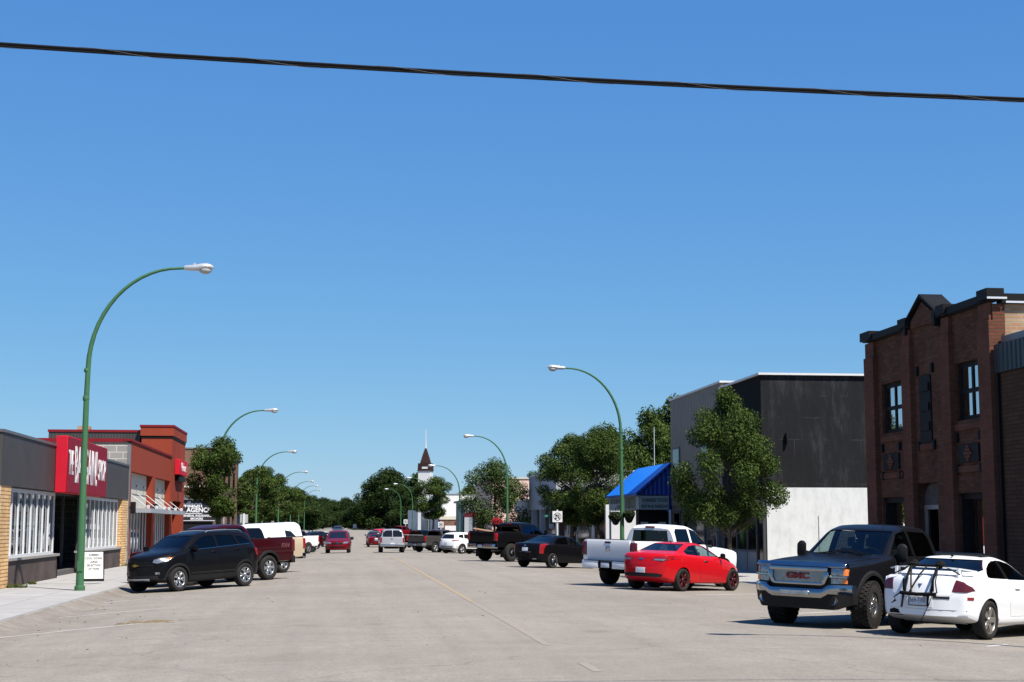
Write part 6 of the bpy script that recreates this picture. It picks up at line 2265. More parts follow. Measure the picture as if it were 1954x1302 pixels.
# --- white coupe with a bicycle rack, right edge
W = dict(
    paint=PW, hollow=(-1.28, 0.86), seats=(-0.15,), wheel_x=0.35,
    top=[(2.18, 0.52), (2.15, 0.66), (1.98, 0.78), (1.35, 0.90), (0.92, 0.97), (0.12, 1.345), (-0.30, 1.415), (-0.85, 1.385), (-1.56, 1.115), (-1.75, 1.075), (-2.05, 1.05), (-2.14, 0.98), (-2.25, 0.66)],
    bot=[(2.18, 0.28), (1.9, 0.22), (-1.6, 0.24), (-1.9, 0.30), (-2.25, 0.38)],
    wid=[(2.18, 0.62), (2.05, 0.74), (1.7, 0.83), (1.2, 0.865), (-1.4, 0.875), (-1.85, 0.85), (-2.10, 0.80), (-2.21, 0.72), (-2.25, 0.62)],
    belt=[(2.18, 0.62), (1.4, 0.84), (0.9, 0.91), (-1.1, 0.985), (-1.5, 1.01), (-2.2, 0.98)],
    tum=0.48, bowf=0.28, bowr=0.18, corner=0.10,
    axles=(1.31, -1.31), track=0.765, arch=0.365, arch_z=0.335, wheel=(0.33, 0.225, 0.235, 'five', plain('worn_alloy', (0.50, 0.47, 0.43), 0.35, 0.7, var=0.2, scale=8)),
    side=[([(0.72, 0.99), (0.06, 1.285), (-0.28, 1.33), (-0.40, 1.33), (-0.42, 1.01)], M_tint),
          ([(-0.50, 1.015), (-0.48, 1.328), (-0.66, 1.318), (-0.86, 1.272), (-1.04, 1.195), (-1.17, 1.11), (-1.24, 1.045), (-1.16, 1.03)], M_tint)],
    front=[([(-0.66, 1.005), (0.66, 1.005), (0.52, 1.30), (-0.52, 1.30)],)],
    rear=[([(-0.66, 1.125), (0.66, 1.125), (0.68, 1.16), (0.54, 1.335), (-0.54, 1.335), (-0.68, 1.16)], M_autoglass)],
    mirror=(0.62, 1.03, 0.17), handles=[(-0.16, 0.86)],
    parts=[
        ('window_pillar', '+y', [(-0.41, 1.015), (-0.51, 1.02), (-0.49, 1.329), (-0.39, 1.331)], M_opaque, dict(off=0.004, n=6)),
        ('door', '+y', [(0.92, 0.38), (-0.40, 0.38), (-0.48, 0.62), (-0.45, 0.985), (0.78, 0.955)], PW, dict(off=0.005, key='door', n=10)),
        ('tail_light', '-x', [(0.53, 0.785), (0.74, 0.785), (0.815, 0.82), (0.79, 0.88), (0.69, 0.955), (0.57, 0.985)], M_taild, dict(off=0.010, n=10)),
        ('boot_lid', '-x', [(-0.50, 0.72), (0.50, 0.72), (0.56, 0.76), (0.55, 1.0), (-0.55, 1.0), (-0.56, 0.76)], PW, dict(mir=False, off=0.005)),
        ('emblem', '-x', [(-0.035, 0.90), (0.035, 0.90), (0.0, 0.83)], M_dullchrome, dict(mir=False, off=0.014, n=1)),
        ('bumper_seam', '-x', rect(-0.74, 0.74, 0.475, 0.487), M_dullchrome, dict(mir=False, off=0.006)),
        ('plate_recess', '-x', rect(-0.24, 0.24, 0.515, 0.72), PW, dict(mir=False, off=0.006, n=4)),
        ('plate_frame', '-x', rect(-0.18, 0.18, 0.53, 0.715), M_under, dict(mir=False, off=0.012, n=4)),
        ('boot_release', '-x', [(-0.50, 0.665), (-0.24, 0.665), (-0.24, 0.705), (-0.50, 0.705)], M_plastic, dict(mir=False, off=0.010, n=3)),
        ('side_marker', '+y', rect(-1.98, -1.86, 0.66, 0.71), M_tail, dict(off=0.008, n=2)),
        ('exhaust_notch', '-x', [(0.34, 0.36), (0.60, 0.36), (0.60, 0.44), (0.50, 0.47), (0.40, 0.45)], M_void, dict(mir=False, off=0.006, n=4)),
        ('sill_moulding', '+y', [(0.94, 0.24), (-0.93, 0.25), (-0.93, 0.36), (0.94, 0.34)], PW, dict(off=0.02)),
    ])
w1, bd, bv = build_car('coupe', 'white two door coupe with rear spoiler parked at the right edge', 'car', W, 'vehicles angle parked on the right')
hit = bv.ray_cast(Vector((-9, 0, 0.62)), Vector((1, 0, 0)))
px_ = hit[0].x - 0.024
b = MB()
b.box(px_ - 0.004, px_ + 0.012, -0.155, 0.155, 0.545, 0.695)
po = b.build('number_plate', M_plate, w1, bevel=0.004)
text('lettering', '569-TXR', 0.115, plain('plate_ink', (0.05, 0.06, 0.22), 0.5), po, (px_ - 0.0055, 0, 0.628), (R(90), 0, R(-90)), 0.70, 0.001)
# spoiler
b = MB()
rings = []
for k in range(21):
    y = -0.78 + 1.56 * k / 20
    a = abs(y) / 0.78
    x = -1.93 + 0.26 * a ** 2.2
    z_ = 1.185 - 0.05 * a ** 3
    c_ = 0.105 * (1 - 0.55 * a ** 4)
    rings.append([(x + c_, y, z_ - 0.004), (x, y, z_ + 0.016), (x - c_, y, z_ + 0.012), (x - c_, y, z_), (x, y, z_ - 0.012)])
b.rings(rings, 0, True)
for sg in (1, -1):
    b.prism([(-1.78, 1.04), (-1.95, 1.04), (-1.94, 1.18), (-1.84, 1.18)], sg * 0.56 - 0.02, sg * 0.56 + 0.02, 'y')
b.build('spoiler', PW, w1, smooth=True, angle=45)
boxpart('sunroof', M_opaque, w1, (-0.66, 0.0, -0.44, 0.44, 1.40, 1.445), bevel=0.012)
boxpart('roof_antenna', M_under, w1, (-0.95, -0.90, -0.02, 0.02, 1.37, 1.41), bevel=0.01)
place_by(w1, 11.02, 25.10, RH_, -1.31, -0.87)
# bicycle rack strapped on the boot lid: its own thing
rk = thing('bicycle_rack', 'folded black strap on bicycle rack hanging on the boot of the white coupe', 'bicycle rack')
rk.matrix_world = w1.matrix_world.copy()
b = MB()
for y in (0.22, -0.26):
    b.tube([(-2.02, y, 1.22), (-2.12, y, 1.14), (-2.24, y, 0.98), (-2.30, y, 0.80), (-2.31, y, 0.72)], 0.0230, 6)
    b.tube([(-2.02, y, 1.22), (-1.90, y, 1.24)], 0.0675, 8)
    b.ball((-1.98, y, 1.235), (0.10, 0.075, 0.045), 10, 6)
b.tube([(-2.31, 0.30, 0.74), (-2.32, 0.0, 0.725), (-2.31, -0.34, 0.74)], 0.0324, 8)
b.tube([(-2.03, 0.30, 1.21), (-2.04, -0.34, 1.21)], 0.0216, 6)
b.build('frame', M_under, rk, smooth=True)
b = MB()
b.tube([(-2.05, -0.06, 1.20), (-2.18, 0.02, 1.05), (-2.30, 0.14, 0.76)], 0.0149, 5)
b.tube([(-2.05, 0.22, 1.20), (-2.20, 0.16, 1.0), (-2.31, 0.10, 0.74)], 0.0162, 5)
b.tube([(-2.05, -0.26, 1.20), (-2.24, -0.30, 0.94), (-2.31, -0.36, 0.76)], 0.0121, 5)
b.tube([(-1.95, 0.24, 1.23), (-2.06, 0.56, 1.04)], 0.0121, 4)
b.tube([(-1.95, -0.28, 1.23), (-1.98, -0.62, 1.08)], 0.0121, 4)
b.tube([(-2.31, 0.24, 0.74), (-2.34, 0.26, 0.50)], 0.0216, 4)
b.tube([(-2.31, -0.28, 0.74), (-2.32, -0.22, 0.55), (-2.30, -0.12, 0.38), (-2.28, -0.06, 0.27)], 0.0081, 4)
b.tube([(-2.31, 0.30, 0.74), (-2.34, 0.40, 0.66), (-2.35, 0.36, 0.60), (-2.34, 0.44, 0.56), (-2.33, 0.38, 0.62)], 0.0135, 4)
b.build('strap', M_plastic, rk, smooth=True)
for sg, yy in ((-1, -0.29), (1, 0.23)):
    b = MB()
    b.box(-2.335, -2.30, yy - 0.02, yy + 0.02, 0.78, 0.98)
    b.build('buckle', M_under, rk, bevel=0.008)


# --- black sedan
D_ = dict(
    paint=PB, hollow=(-1.45, 0.95), seats=(0.05, -0.85), wheel_x=0.5,
    top=[(2.28, 0.52), (2.25, 0.68), (2.08, 0.82), (1.5, 0.93), (1.02, 0.99), (0.22, 1.36), (-0.15, 1.43), (-0.75, 1.42), (-1.55, 1.13), (-1.75, 1.10), (-2.18, 1.08), (-2.28, 1.0), (-2.33, 0.62)],
    bot=[(2.28, 0.28), (2.0, 0.21), (-1.8, 0.22), (-2.33, 0.34)],
    wid=[(2.28, 0.66), (2.1, 0.78), (1.7, 0.87), (1.2, 0.90), (-1.5, 0.90), (-1.95, 0.865), (-2.18, 0.81), (-2.29, 0.73), (-2.33, 0.64)],
    belt=[(2.28, 0.64), (1.4, 0.87), (0.9, 0.93), (-1.3, 1.02), (-2.3, 1.0)],
    tum=0.46, bowf=0.26, bowr=0.16, corner=0.09,
    axles=(1.40, -1.40), track=0.79, arch=0.365, arch_z=0.335, wheel=(0.33, 0.23, 0.24, 'ten', M_chrome),
    side=[([(0.80, 1.01), (0.16, 1.30), (-0.15, 1.345), (-0.20, 1.03)], None), ([(-0.28, 1.03), (-0.24, 1.345), (-0.72, 1.33), (-1.15, 1.19), (-1.25, 1.07)], M_tint)],
    front=[([(-0.68, 1.03), (0.68, 1.03), (0.55, 1.33), (-0.55, 1.33)],)],
    rear=[([(-0.64, 1.15), (0.64, 1.15), (0.54, 1.365), (-0.54, 1.365)], M_tint)],
    mirror=(0.70, 1.05, 0.17), handles=[(-0.06, 0.90), (-1.0, 0.93)],
    parts=[
        ('door', '+y', [(1.0, 0.34), (-0.22, 0.34), (-0.22, 1.0), (0.86, 0.97)], PB, dict(off=0.005, key='door', n=8)),
        ('door', '+y', [(-0.25, 0.34), (-0.98, 0.34), (-1.15, 0.60), (-1.25, 1.02), (-0.25, 1.005)], PB, dict(off=0.005, n=8)),
        ('tail_light', '-x', [(0.70, 0.62), (0.80, 0.62), (0.83, 1.02), (0.74, 1.05), (0.70, 1.0)], M_tail, dict(off=0.012, n=8)),
        ('window_trim', '+y', [(0.80, 0.985), (-1.28, 1.045), (-1.28, 1.062), (0.80, 1.0)], M_chrome, dict(off=0.006, n=10, skirt=0.01)),
        ('number_plate', '-x', rect(-0.155, 0.155, 0.72, 0.87), M_plate, dict(mir=False, off=0.014, n=4)),
        ('boot_trim', '-x', rect(-0.34, 0.34, 0.66, 0.69), M_chrome, dict(mir=False, off=0.012, n=4)),
        ('emblem', '-x', [(-0.05, 0.94), (0.0, 0.91), (0.05, 0.94), (0.05, 0.98), (-0.05, 0.98)], M_dullchrome, dict(mir=False, off=0.014, n=1)),
        ('exhaust_trim', '-x', rect(0.42, 0.58, 0.36, 0.41), M_dullchrome, dict(off=0.012, n=2)),
        ('headlight', '+x', [(0.55, 0.70), (0.80, 0.72), (0.80, 0.84), (0.60, 0.80)], M_lamp, dict(off=0.008)),
    ])
d1, bd, bv = build_car('sedan', 'black sedan with bright wheels between the white pickup and the lifted black pickup', 'car', D_, 'vehicles angle parked on the right')
place_by(d1, 9.37, 66.6, RH_, -1.40, -0.88)

# --- far sedans share the shape
def recolour(P, pm, **kw):
    Q = dict(P)
    old = P['paint']
    Q['paint'] = pm
    Q['parts'] = [tuple([it[0], it[1], it[2], pm if it[3] == old else it[3]] + list(it[4:])) for it in P['parts']]
    Q.update(kw)
    return Q
def far(P, pm):
    Q = recolour(P, pm)
    Q.pop('hollow', None)
    for k in ('side', 'front', 'rear'):
        Q[k] = [(g[0], M_opaque) for g in P.get(k, [])]
    return Q
GL, GR_, GD = 'vehicles angle parked on the left', 'vehicles angle parked on the right', 'vehicles driving along the street'
s1, _, _ = build_car('sedan', 'red sedan driving away just ahead of the silver SUV', 'car', far(D_, PV), GD)
boxpart('rear_sticker', M_letter, s1, (-2.37, -2.35, -0.15, 0.15, 0.83, 0.98), bevel=0.004)
place(s1, 4.1, 168, 90)
s2, _, _ = build_car('sedan', 'silver blue sedan in the left row beyond the dark red pickup tail', 'car', far(D_, PBl), GL)
place(s2, -3.6, 158, LH_)
s3, _, _ = build_car('sedan', 'navy car following the red minivan towards the camera', 'car', far(D_, PN), GD)
place(s3, 0.55, 212, 270)
s4, _, _ = build_car('sedan', 'white car tail standing out past the black SUVs in the left row', 'car', far(D_, PW), GL)
place(s4, -2.4, 205, LH_)
s5, _, _ = build_car('sedan', 'silver sedan in the left row between the white pickup and the dark red pickup tails', 'car', far(D_, PS), GL)
place(s5, -3.6, 130, LH_)

# ------------------------------------------------------------- far SUVs
V1 = dict(
    paint=PW,
    top=[(2.25, 0.62), (2.22, 0.80), (2.05, 0.98), (1.5, 1.08), (1.05, 1.15), (0.28, 1.57), (-0.2, 1.66), (-1.2, 1.65), (-1.80, 1.56), (-1.98, 1.46), (-2.18, 1.06), (-2.25, 0.90), (-2.28, 0.60)],
    bot=[(2.25, 0.34), (1.9, 0.26), (-1.8, 0.28), (-2.28, 0.42)],
    wid=[(2.25, 0.68), (2.1, 0.80), (1.7, 0.89), (1.2, 0.92), (-1.6, 0.92), (-2.0, 0.87), (-2.28, 0.78)],
    belt=[(2.25, 0.76), (1.5, 1.0), (1.0, 1.06), (-1.6, 1.14), (-2.2, 1.08)],
    tum=0.38, bowf=0.26, bowr=0.16, corner=0.10,
    axles=(1.345, -1.345), track=0.80, arch=0.395, arch_z=0.355, wheel=(0.35, 0.23, 0.235, 'five_twin', M_alloy),
    side=[([(0.78, 1.13), (0.15, 1.46), (-0.12, 1.505), (-0.2, 1.14)], M_opaque), ([(-0.28, 1.14), (-0.22, 1.505), (-1.0, 1.50), (-1.10, 1.18)], M_opaque), ([(-1.18, 1.19), (-1.10, 1.49), (-1.55, 1.44), (-1.72, 1.25)], M_opaque)],
    front=[([(-0.68, 1.19), (0.68, 1.19), (0.58, 1.53), (-0.58, 1.53)], M_opaque)],
    rear=[([(-0.66, 1.13), (0.66, 1.13), (0.60, 1.24), (0.52, 1.47), (-0.52, 1.47), (-0.60, 1.24)], M_opaque)],
    mirror=(0.76, 1.16, 0.2), handles=[(-0.1, 1.0), (-1.0, 1.02)],
    parts=[
        ('tail_light', '-x', [(0.50, 0.98), (0.60, 0.93), (0.86, 1.0), (0.88, 1.07), (0.76, 1.06)], M_tail, dict(off=0.01)),
        ('door', '+y', [(0.95, 0.48), (-0.24, 0.48), (-0.24, 1.10), (0.84, 1.08)], PW, dict(off=0.005, key='door', n=6)),
        ('door', '+y', [(-0.27, 0.48), (-0.95, 0.48), (-1.08, 0.75), (-1.14, 1.13), (-0.27, 1.10)], PW, dict(off=0.005, n=6)),
        ('lower_bumper', '-x', [(-0.82, 0.36), (0.82, 0.36), (0.84, 0.60), (-0.84, 0.60)], M_grey, dict(mir=False, off=0.012)),
        ('number_plate', '-x', rect(-0.155, 0.155, 0.70, 0.84), M_plate, dict(mir=False, off=0.014, n=4)),
        ('headlight', '+x', [(0.50, 0.84), (0.82, 0.90), (0.84, 1.0), (0.60, 0.95)], M_lamp, dict(off=0.01)),
        ('grille', '+x', [(-0.45, 0.66), (0.45, 0.66), (0.48, 0.90), (-0.48, 0.90)], M_void, dict(mir=False, off=0.006)),
        ('sill_moulding', '+y', [(0.95, 0.28), (-0.95, 0.28), (-0.95, 0.42), (0.95, 0.42)], M_plastic, dict(off=0.012)),
    ])
v1, _, bv = build_car('suv', 'white SUV with red corner tail lamps beside the tall black lifted pickup', 'SUV', V1, GR_)
lip(bv, -1.345, 0.355, 0.395, M_plastic, v1, w=0.05)
place_by(v1, 9.5, 117.5, RH_, -1.345, -0.90)
v2, _, _ = build_car('suv', 'black SUV in the right row showing only its roof over the white SUV', 'SUV', far(V1, PB), GR_)
place(v2, 9.9, 128.0, RH_)
v3, _, _ = build_car('suv', 'dark maroon SUV driving away ahead of the red sedan', 'SUV', far(V1, PG), GD)
place(v3, 4.3, 184, 90)
v4, _, _ = build_car('suv', 'dark SUV with one bright headlight coming down the street farthest away', 'SUV', far(V1, PG), GD)
place(v4, 0.0, 270, 270)
v5, _, _ = build_car('suv', 'black SUV in the left row just past the silver blue sedan', 'SUV', far(V1, PB), GL)
place(v5, -3.1, 172, LH_)
v6, _, _ = build_car('suv', 'second black SUV in the left row, just beyond the first', 'SUV', far(V1, PB), GL)
place(v6, -3.1, 188, LH_)
v8, _, _ = build_car('suv', 'red SUV parked in the right row beyond the silver SUV', 'SUV', far(V1, PR_), GR_)
place(v8, 6.6, 215, RH_)

# --- big silver SUV in the lane
U = dict(
    paint=PS,
    top=[(2.65, 0.72), (2.62, 0.95), (2.5, 1.10), (1.6, 1.20), (1.2, 1.24), (0.50, 1.74), (0.1, 1.84), (-2.1, 1.83), (-2.42, 1.76), (-2.62, 1.16), (-2.66, 0.70)],
    bot=[(2.65, 0.46), (-2.66, 0.46)],
    wid=[(2.65, 0.86), (2.5, 0.94), (1.5, 0.975), (-2.2, 0.975), (-2.5, 0.95), (-2.66, 0.92)],
    belt=[(2.65, 0.98), (1.5, 1.12), (1.1, 1.18), (-2.6, 1.18)],
    tum=0.26, bowf=0.14, bowr=0.05, corner=0.10, bulge=0.8,
    axles=(1.65, -1.65), track=0.83, arch=0.44, arch_z=0.385, wheel=(0.38, 0.26, 0.22, 'five', M_alloy),
    side=[([(1.02, 1.22), (0.50, 1.66), (0.2, 1.72), (0.16, 1.23)], M_opaque), ([(0.08, 1.23), (0.1, 1.72), (-0.8, 1.72), (-0.85, 1.23)], M_opaque), ([(-0.95, 1.23), (-0.92, 1.72), (-2.15, 1.70), (-2.25, 1.25)], M_opaque)],
    front=[([(-0.74, 1.28), (0.74, 1.28), (0.66, 1.72), (-0.66, 1.72)], M_opaque)],
    rear=[([(-0.78, 1.21), (-0.02, 1.21), (-0.02, 1.72), (-0.68, 1.72)], M_opaque), ([(0.02, 1.21), (0.78, 1.21), (0.68, 1.72), (0.02, 1.72)], M_opaque)],
    mirror=(0.9, 1.26, 0.22, M_plastic), handles=[(0.3, 1.08), (-0.7, 1.08)],
    parts=[
        ('tail_light', '-x', rect(0.80, 0.91, 0.78, 1.17), M_tail, dict(off=0.012)),
        ('number_plate', '-x', rect(-0.155, 0.155, 0.62, 0.76), M_plate, dict(mir=False, off=0.014, n=4)),
        ('rear_handle', '-x', rect(-0.02, 0.14, 1.02, 1.08), M_under, dict(mir=False, off=0.012, n=1)),
        ('lower_cladding', '+y', [(2.0, 0.47), (-2.5, 0.47), (-2.5, 0.72), (2.0, 0.72)], plain('brown_grey_cladding', (0.12, 0.105, 0.09), 0.5), dict(off=0.010)),
        ('door', '+y', [(1.1, 0.74), (0.12, 0.74), (0.12, 1.19), (1.05, 1.19)], PS, dict(off=0.005, key='door', n=5)),
        ('door', '+y', [(0.08, 0.74), (-0.85, 0.74), (-0.85, 1.19), (0.08, 1.19)], PS, dict(off=0.005, n=5)),
        ('tailgate', '-x', rect(-0.76, 0.76, 0.76, 1.18), PS, dict(mir=False, off=0.006)),
    ])
u1, _, _ = build_car('suv', 'big silver SUV with split rear doors driving away in the right lane', 'SUV', U, GD)
boxpart('rear_bumper', M_dullchrome, u1, (-2.80, -2.6, -0.95, 0.95, 0.46, 0.66), bevel=0.03)
b = MB()
b.box(-2.4, 2.4, -0.5, 0.5, 0.30, 0.46)
b.build('chassis', M_under, u1)
place(u1, 4.2, 121.5, 90)

# --- red minivan coming towards the camera
N = dict(
    paint=PV,
    top=[(2.45, 0.58), (2.42, 0.76), (2.25, 0.94), (1.75, 1.06), (1.45, 1.13), (0.35, 1.68), (-0.1, 1.76), (-1.9, 1.75), (-2.3, 1.66), (-2.55, 1.10), (-2.6, 0.6)],
    bot=[(2.45, 0.30), (2.0, 0.24), (-2.2, 0.26), (-2.6, 0.38)],
    wid=[(2.45, 0.74), (2.3, 0.86), (1.9, 0.95), (1.4, 0.985), (-2.0, 0.985), (-2.4, 0.93), (-2.6, 0.86)],
    belt=[(2.45, 0.72), (1.7, 0.98), (1.2, 1.04), (-2.4, 1.10)],
    tum=0.30, bowf=0.26, bowr=0.10, corner=0.10,
    axles=(1.54, -1.54), track=0.81, arch=0.37, arch_z=0.335, wheel=(0.33, 0.22, 0.21, 'five', M_alloy),
    side=[([(1.05, 1.08), (0.35, 1.52), (0.1, 1.60), (0.05, 1.09)], M_opaque), ([(-0.04, 1.09), (0.0, 1.61), (-1.0, 1.61), (-1.02, 1.10)], M_opaque), ([(-1.1, 1.1), (-1.08, 1.61), (-2.0, 1.58), (-2.1, 1.12)], M_opaque)],
    front=[([(-0.78, 1.14), (0.78, 1.14), (0.68, 1.62), (-0.68, 1.62)], M_opaque)],
    rear=[([(-0.75, 1.12), (0.75, 1.12), (0.64, 1.6), (-0.64, 1.6)], M_opaque)],
    mirror=(1.02, 1.12, 0.23, M_plastic), handles=[(0.2, 0.98), (-0.2, 0.98)],
    parts=[
        ('headlight', '+x', [(0.44, 0.72), (0.80, 0.74), (0.84, 0.88), (0.50, 0.84)], M_lamp, dict(off=0.012)),
        ('grille', '+x', [(-0.42, 0.66), (0.42, 0.66), (0.40, 0.80), (-0.40, 0.80)], M_void, dict(mir=False, off=0.010)),
        ('emblem', '+x', [(-0.05, 0.68), (0.05, 0.68), (0.06, 0.82), (0.0, 0.86), (-0.06, 0.82)], M_chrome, dict(mir=False, off=0.02, n=1)),
        ('lower_grille', '+x', [(-0.55, 0.40), (0.55, 0.40), (0.60, 0.50), (-0.60, 0.50)], M_void, dict(mir=False, off=0.010)),
        ('door', '+y', [(1.1, 0.40), (0.0, 0.40), (0.0, 1.06), (1.05, 1.04)], PV, dict(off=0.005, key='door', n=5)),
        ('bonnet', '+z', [(1.6, -0.66), (1.6, 0.66), (2.24, 0.55), (2.24, -0.55)], PV, dict(mir=False, off=0.006)),
    ])
n1, _, _ = build_car('minivan', 'red minivan with headlights on driving towards the camera in the left lane', 'minivan', N, GD)
place(n1, 0.05, 120.5, 268)
Zv = dict(
    paint=PW,
    top=[(2.85, 0.80), (2.82, 1.02), (2.60, 1.16), (2.05, 1.28), (1.35, 1.95), (0.95, 2.16), (-2.45, 2.20), (-2.72, 2.08), (-2.84, 1.3), (-2.86, 0.70)],
    bot=[(2.85, 0.45), (-2.86, 0.48)],
    wid=[(2.85, 0.86), (2.7, 0.95), (2.2, 1.0), (-2.5, 1.0), (-2.75, 0.97), (-2.86, 0.92)],
    belt=[(2.85, 0.98), (2.0, 1.2), (1.4, 1.24), (-2.8, 1.24)],
    tum=0.20, bowf=0.14, bowr=0.05, corner=0.14, bulge=0.8,
    axles=(1.85, -1.75), track=0.85, arch=0.42, arch_z=0.37, wheel=(0.37, 0.25, 0.21, 'five', M_grey),
    side=[([(1.75, 1.29), (1.25, 1.74), (0.85, 1.80), (0.82, 1.29)], M_opaque), ([(-1.2, 1.30), (-1.2, 1.70), (-1.75, 1.62), (-2.1, 1.30)], M_opaque)],
    front=[([(-0.82, 1.34), (0.82, 1.34), (0.74, 1.84), (-0.74, 1.84)], M_opaque)],
    rear=[([(-0.80, 1.30), (-0.04, 1.30), (-0.04, 1.75), (-0.72, 1.75)], M_opaque), ([(0.04, 1.30), (0.80, 1.30), (0.72, 1.75), (0.04, 1.75)], M_opaque)],
    mirror=(1.6, 1.36, 0.22, M_plastic, 1.1), handles=[(1.0, 1.1)],
    parts=[('tail_light', '-x', rect(0.82, 0.92, 0.85, 1.25), M_tail, dict(off=0.01)), ('door', '+y', [(1.95, 0.55), (0.75, 0.55), (0.75, 1.24), (1.85, 1.22)], PW, dict(off=0.005, key='door', n=5)),
           ('rear_bumper', '-x', rect(-0.85, 0.85, 0.50, 0.64), M_grey, dict(mir=False, off=0.05))])
n2, _, _ = build_car('van', 'long tall white van angle parked on the left beyond the dark red and tan pickups', 'van', Zv, GL)
place_by(n2, -2.75, 95.5, LH_, -1.75, 0.95)
# =================================================================== PERSON behind the black sedan
pe = thing('person', 'person with short dark hair in a navy shirt standing beyond the black sedan', 'person', (9.75, 70.0, gz(9.75)), R(75))
def skin_body(name, joints, edges, m, parent, sub=2):
    me = bpy.data.meshes.new(name)
    me.from_pydata([j[0] for j in joints], edges, [])
    o = bpy.data.objects.new(name, me)
    link(o, parent)
    md = o.modifiers.new('skin', 'SKIN')
    md.use_smooth_shade = True
    for v, j in zip(me.skin_vertices[0].data, joints):
        r = j[1]
        v.radius = r if hasattr(r, '__len__') else (r, r)
    me.skin_vertices[0].data[0].use_root = True
    o.modifiers.new('sub', 'SUBSURF').levels = sub
    dg = bpy.context.evaluated_depsgraph_get()
    dg.update()
    m2 = bpy.data.meshes.new_from_object(o.evaluated_get(dg))
    bpy.data.objects.remove(o)
    m2.materials.clear()
    return finish(name, m2, m, parent, True, 180)
M_skin = plain('skin', (0.52, 0.30, 0.22), 0.55, var=0.06)
M_navy = plain('navy_shirt', (0.022, 0.024, 0.055), 0.8)
M_jean = plain('dark_jeans', (0.03, 0.035, 0.05), 0.85)
J = [((0, 0, 0.93), (0.15, 0.11)), ((0, 0, 1.12), (0.14, 0.10)), ((0.01, 0, 1.30), (0.17, 0.11)), ((0, 0, 1.42), (0.13, 0.09)), ((0.015, 0, 1.49), 0.055), ((0.03, 0, 1.54), 0.055),
     ((0.0, 0.19, 1.40), 0.065), ((-0.02, 0.25, 1.13), 0.047), ((0.10, 0.22, 0.92), 0.036), ((0.15, 0.20, 0.84), 0.03),
     ((0.0, -0.19, 1.40), 0.065), ((-0.02, -0.25, 1.13), 0.047), ((0.10, -0.22, 0.92), 0.036), ((0.15, -0.20, 0.84), 0.03),
     ((0, 0.10, 0.86), 0.095), ((0.01, 0.11, 0.48), 0.062), ((-0.01, 0.11, 0.09), 0.045), ((0.13, 0.12, 0.045), 0.04),
     ((0, -0.10, 0.86), 0.095), ((0.01, -0.11, 0.48), 0.062), ((-0.01, -0.11, 0.09), 0.045), ((0.13, -0.12, 0.045), 0.04)]
Ed = [(0, 1), (1, 2), (2, 3), (3, 4), (4, 5), (3, 6), (6, 7), (7, 8), (8, 9), (3, 10), (10, 11), (11, 12), (12, 13), (0, 14), (14, 15), (15, 16), (16, 17), (0, 18), (18, 19), (19, 20), (20, 21)]
t_ = NT('person_clothes')
vv = t_.coord()
sp_ = t_.n('SeparateXYZ')
t_.l(vv, sp_.inputs[0])
cc = t_.ramp(sp_.outputs[2], [(0.0, (0.02, 0.02, 0.02)), (0.09, (0.03, 0.035, 0.05)), (0.92, (0.022, 0.024, 0.055)), (1.0, (0.022, 0.024, 0.055))])
t_.l(cc, t_.b.inputs['Base Color'])
t_.b.inputs['Roughness'].default_value = 0.85
body = skin_body('body', J, Ed, M_navy, pe)
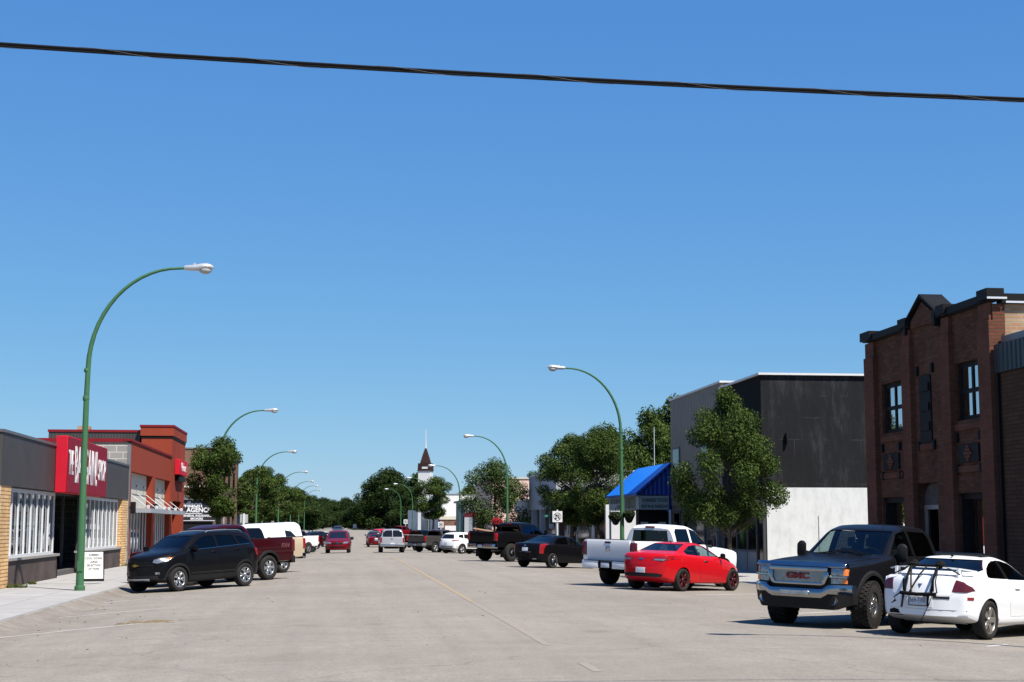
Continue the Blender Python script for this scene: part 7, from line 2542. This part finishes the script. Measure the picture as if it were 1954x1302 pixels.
for (sg) in (1, -1):
    hj = [((0.15, sg * 0.20, 0.84), 0.024), ((0.18, sg * 0.195, 0.77), (0.03, 0.016))]
    he = [(0, 1)]
    for k, (dy, ln) in enumerate(((-0.028, 0.062), (-0.009, 0.074), (0.010, 0.070), (0.028, 0.055))):
        i = len(hj)
        hj += [((0.19, sg * 0.195 + dy, 0.75), 0.009), ((0.20, sg * 0.195 + dy * 1.1, 0.75 - ln * .55), 0.008), ((0.19, sg * 0.195 + dy * 1.1, 0.75 - ln), 0.007)]
        he += [(1, i), (i, i + 1), (i + 1, i + 2)]
    i = len(hj)
    hj += [((0.20, sg * 0.165, 0.80), 0.010), ((0.215, sg * 0.155, 0.765), 0.009)]
    he += [(0, i), (i, i + 1)]
    skin_body('hand', hj, he, M_skin, body, 1)
# head: one surface with brow, nose, mouth and chin drawn out of an ovoid
b = MB()
rings = []
for i in range(1, 24):
    a = PI * i / 24
    row = []
    for k in range(28):
        t = 2 * PI * k / 28
        x, y, z_ = math.sin(a) * math.cos(t), math.sin(a) * math.sin(t), -math.cos(a)
        px, py, pz = 0.098 * x, 0.076 * y, 0.122 * z_
        if x > 0:
            f = max(0, x) ** 3
            px += 0.024 * math.exp(-((z_ + 0.12) / 0.16) ** 2 - (y / 0.16) ** 2) * f       # nose
            px -= 0.010 * math.exp(-((z_ - 0.12) / 0.12) ** 2 - ((abs(y) - 0.42) / 0.2) ** 2) * f   # eye sockets
            px += 0.008 * math.exp(-((z_ + 0.45) / 0.09) ** 2 - (y / 0.3) ** 2) * f       # lips
            px += 0.012 * math.exp(-((z_ + 0.85) / 0.2) ** 2) * f                          # chin
        if z_ < -0.3:
            py *= 1 + 0.25 * (z_ + 0.3)
        row.append((0.045 + px, py, 1.635 + pz))
    rings.append(row)
b.rings(rings, 0, True)
hd = b.build('head', M_skin, body, smooth=True, angle=180)
b = MB()
for sg in (1, -1):
    b.ball((0.03, sg * 0.078, 1.63), (0.022, 0.010, 0.034), 10, 8)
b.build('ear', M_skin, hd, smooth=True)
b = MB()
for sg in (1, -1):
    b.ball((0.126, sg * 0.031, 1.65), (0.010, 0.014, 0.009), 8, 6)
b.build('eye', M_under, hd, smooth=True)
b = MB()
rings = []
for i in range(1, 16):
    a = PI * 0.62 * i / 16
    rings.append([(0.032 + (0.108 if math.cos(t) < 0.3 else 0.100) * math.sin(a) * math.cos(t), 0.086 * math.sin(a) * math.sin(t), 1.645 + 0.124 * math.cos(a) + 0.03 * max(0, math.cos(t)) * max(0, -math.cos(a) + 0.3)) for t in [2 * PI * k / 24 for k in range(24)]])
b.rings(rings, 0, False)
b.add(rings[0], [tuple(range(24))])
b.build('hair', plain('dark_hair', (0.018, 0.012, 0.010), 0.6), hd, smooth=True, angle=180)
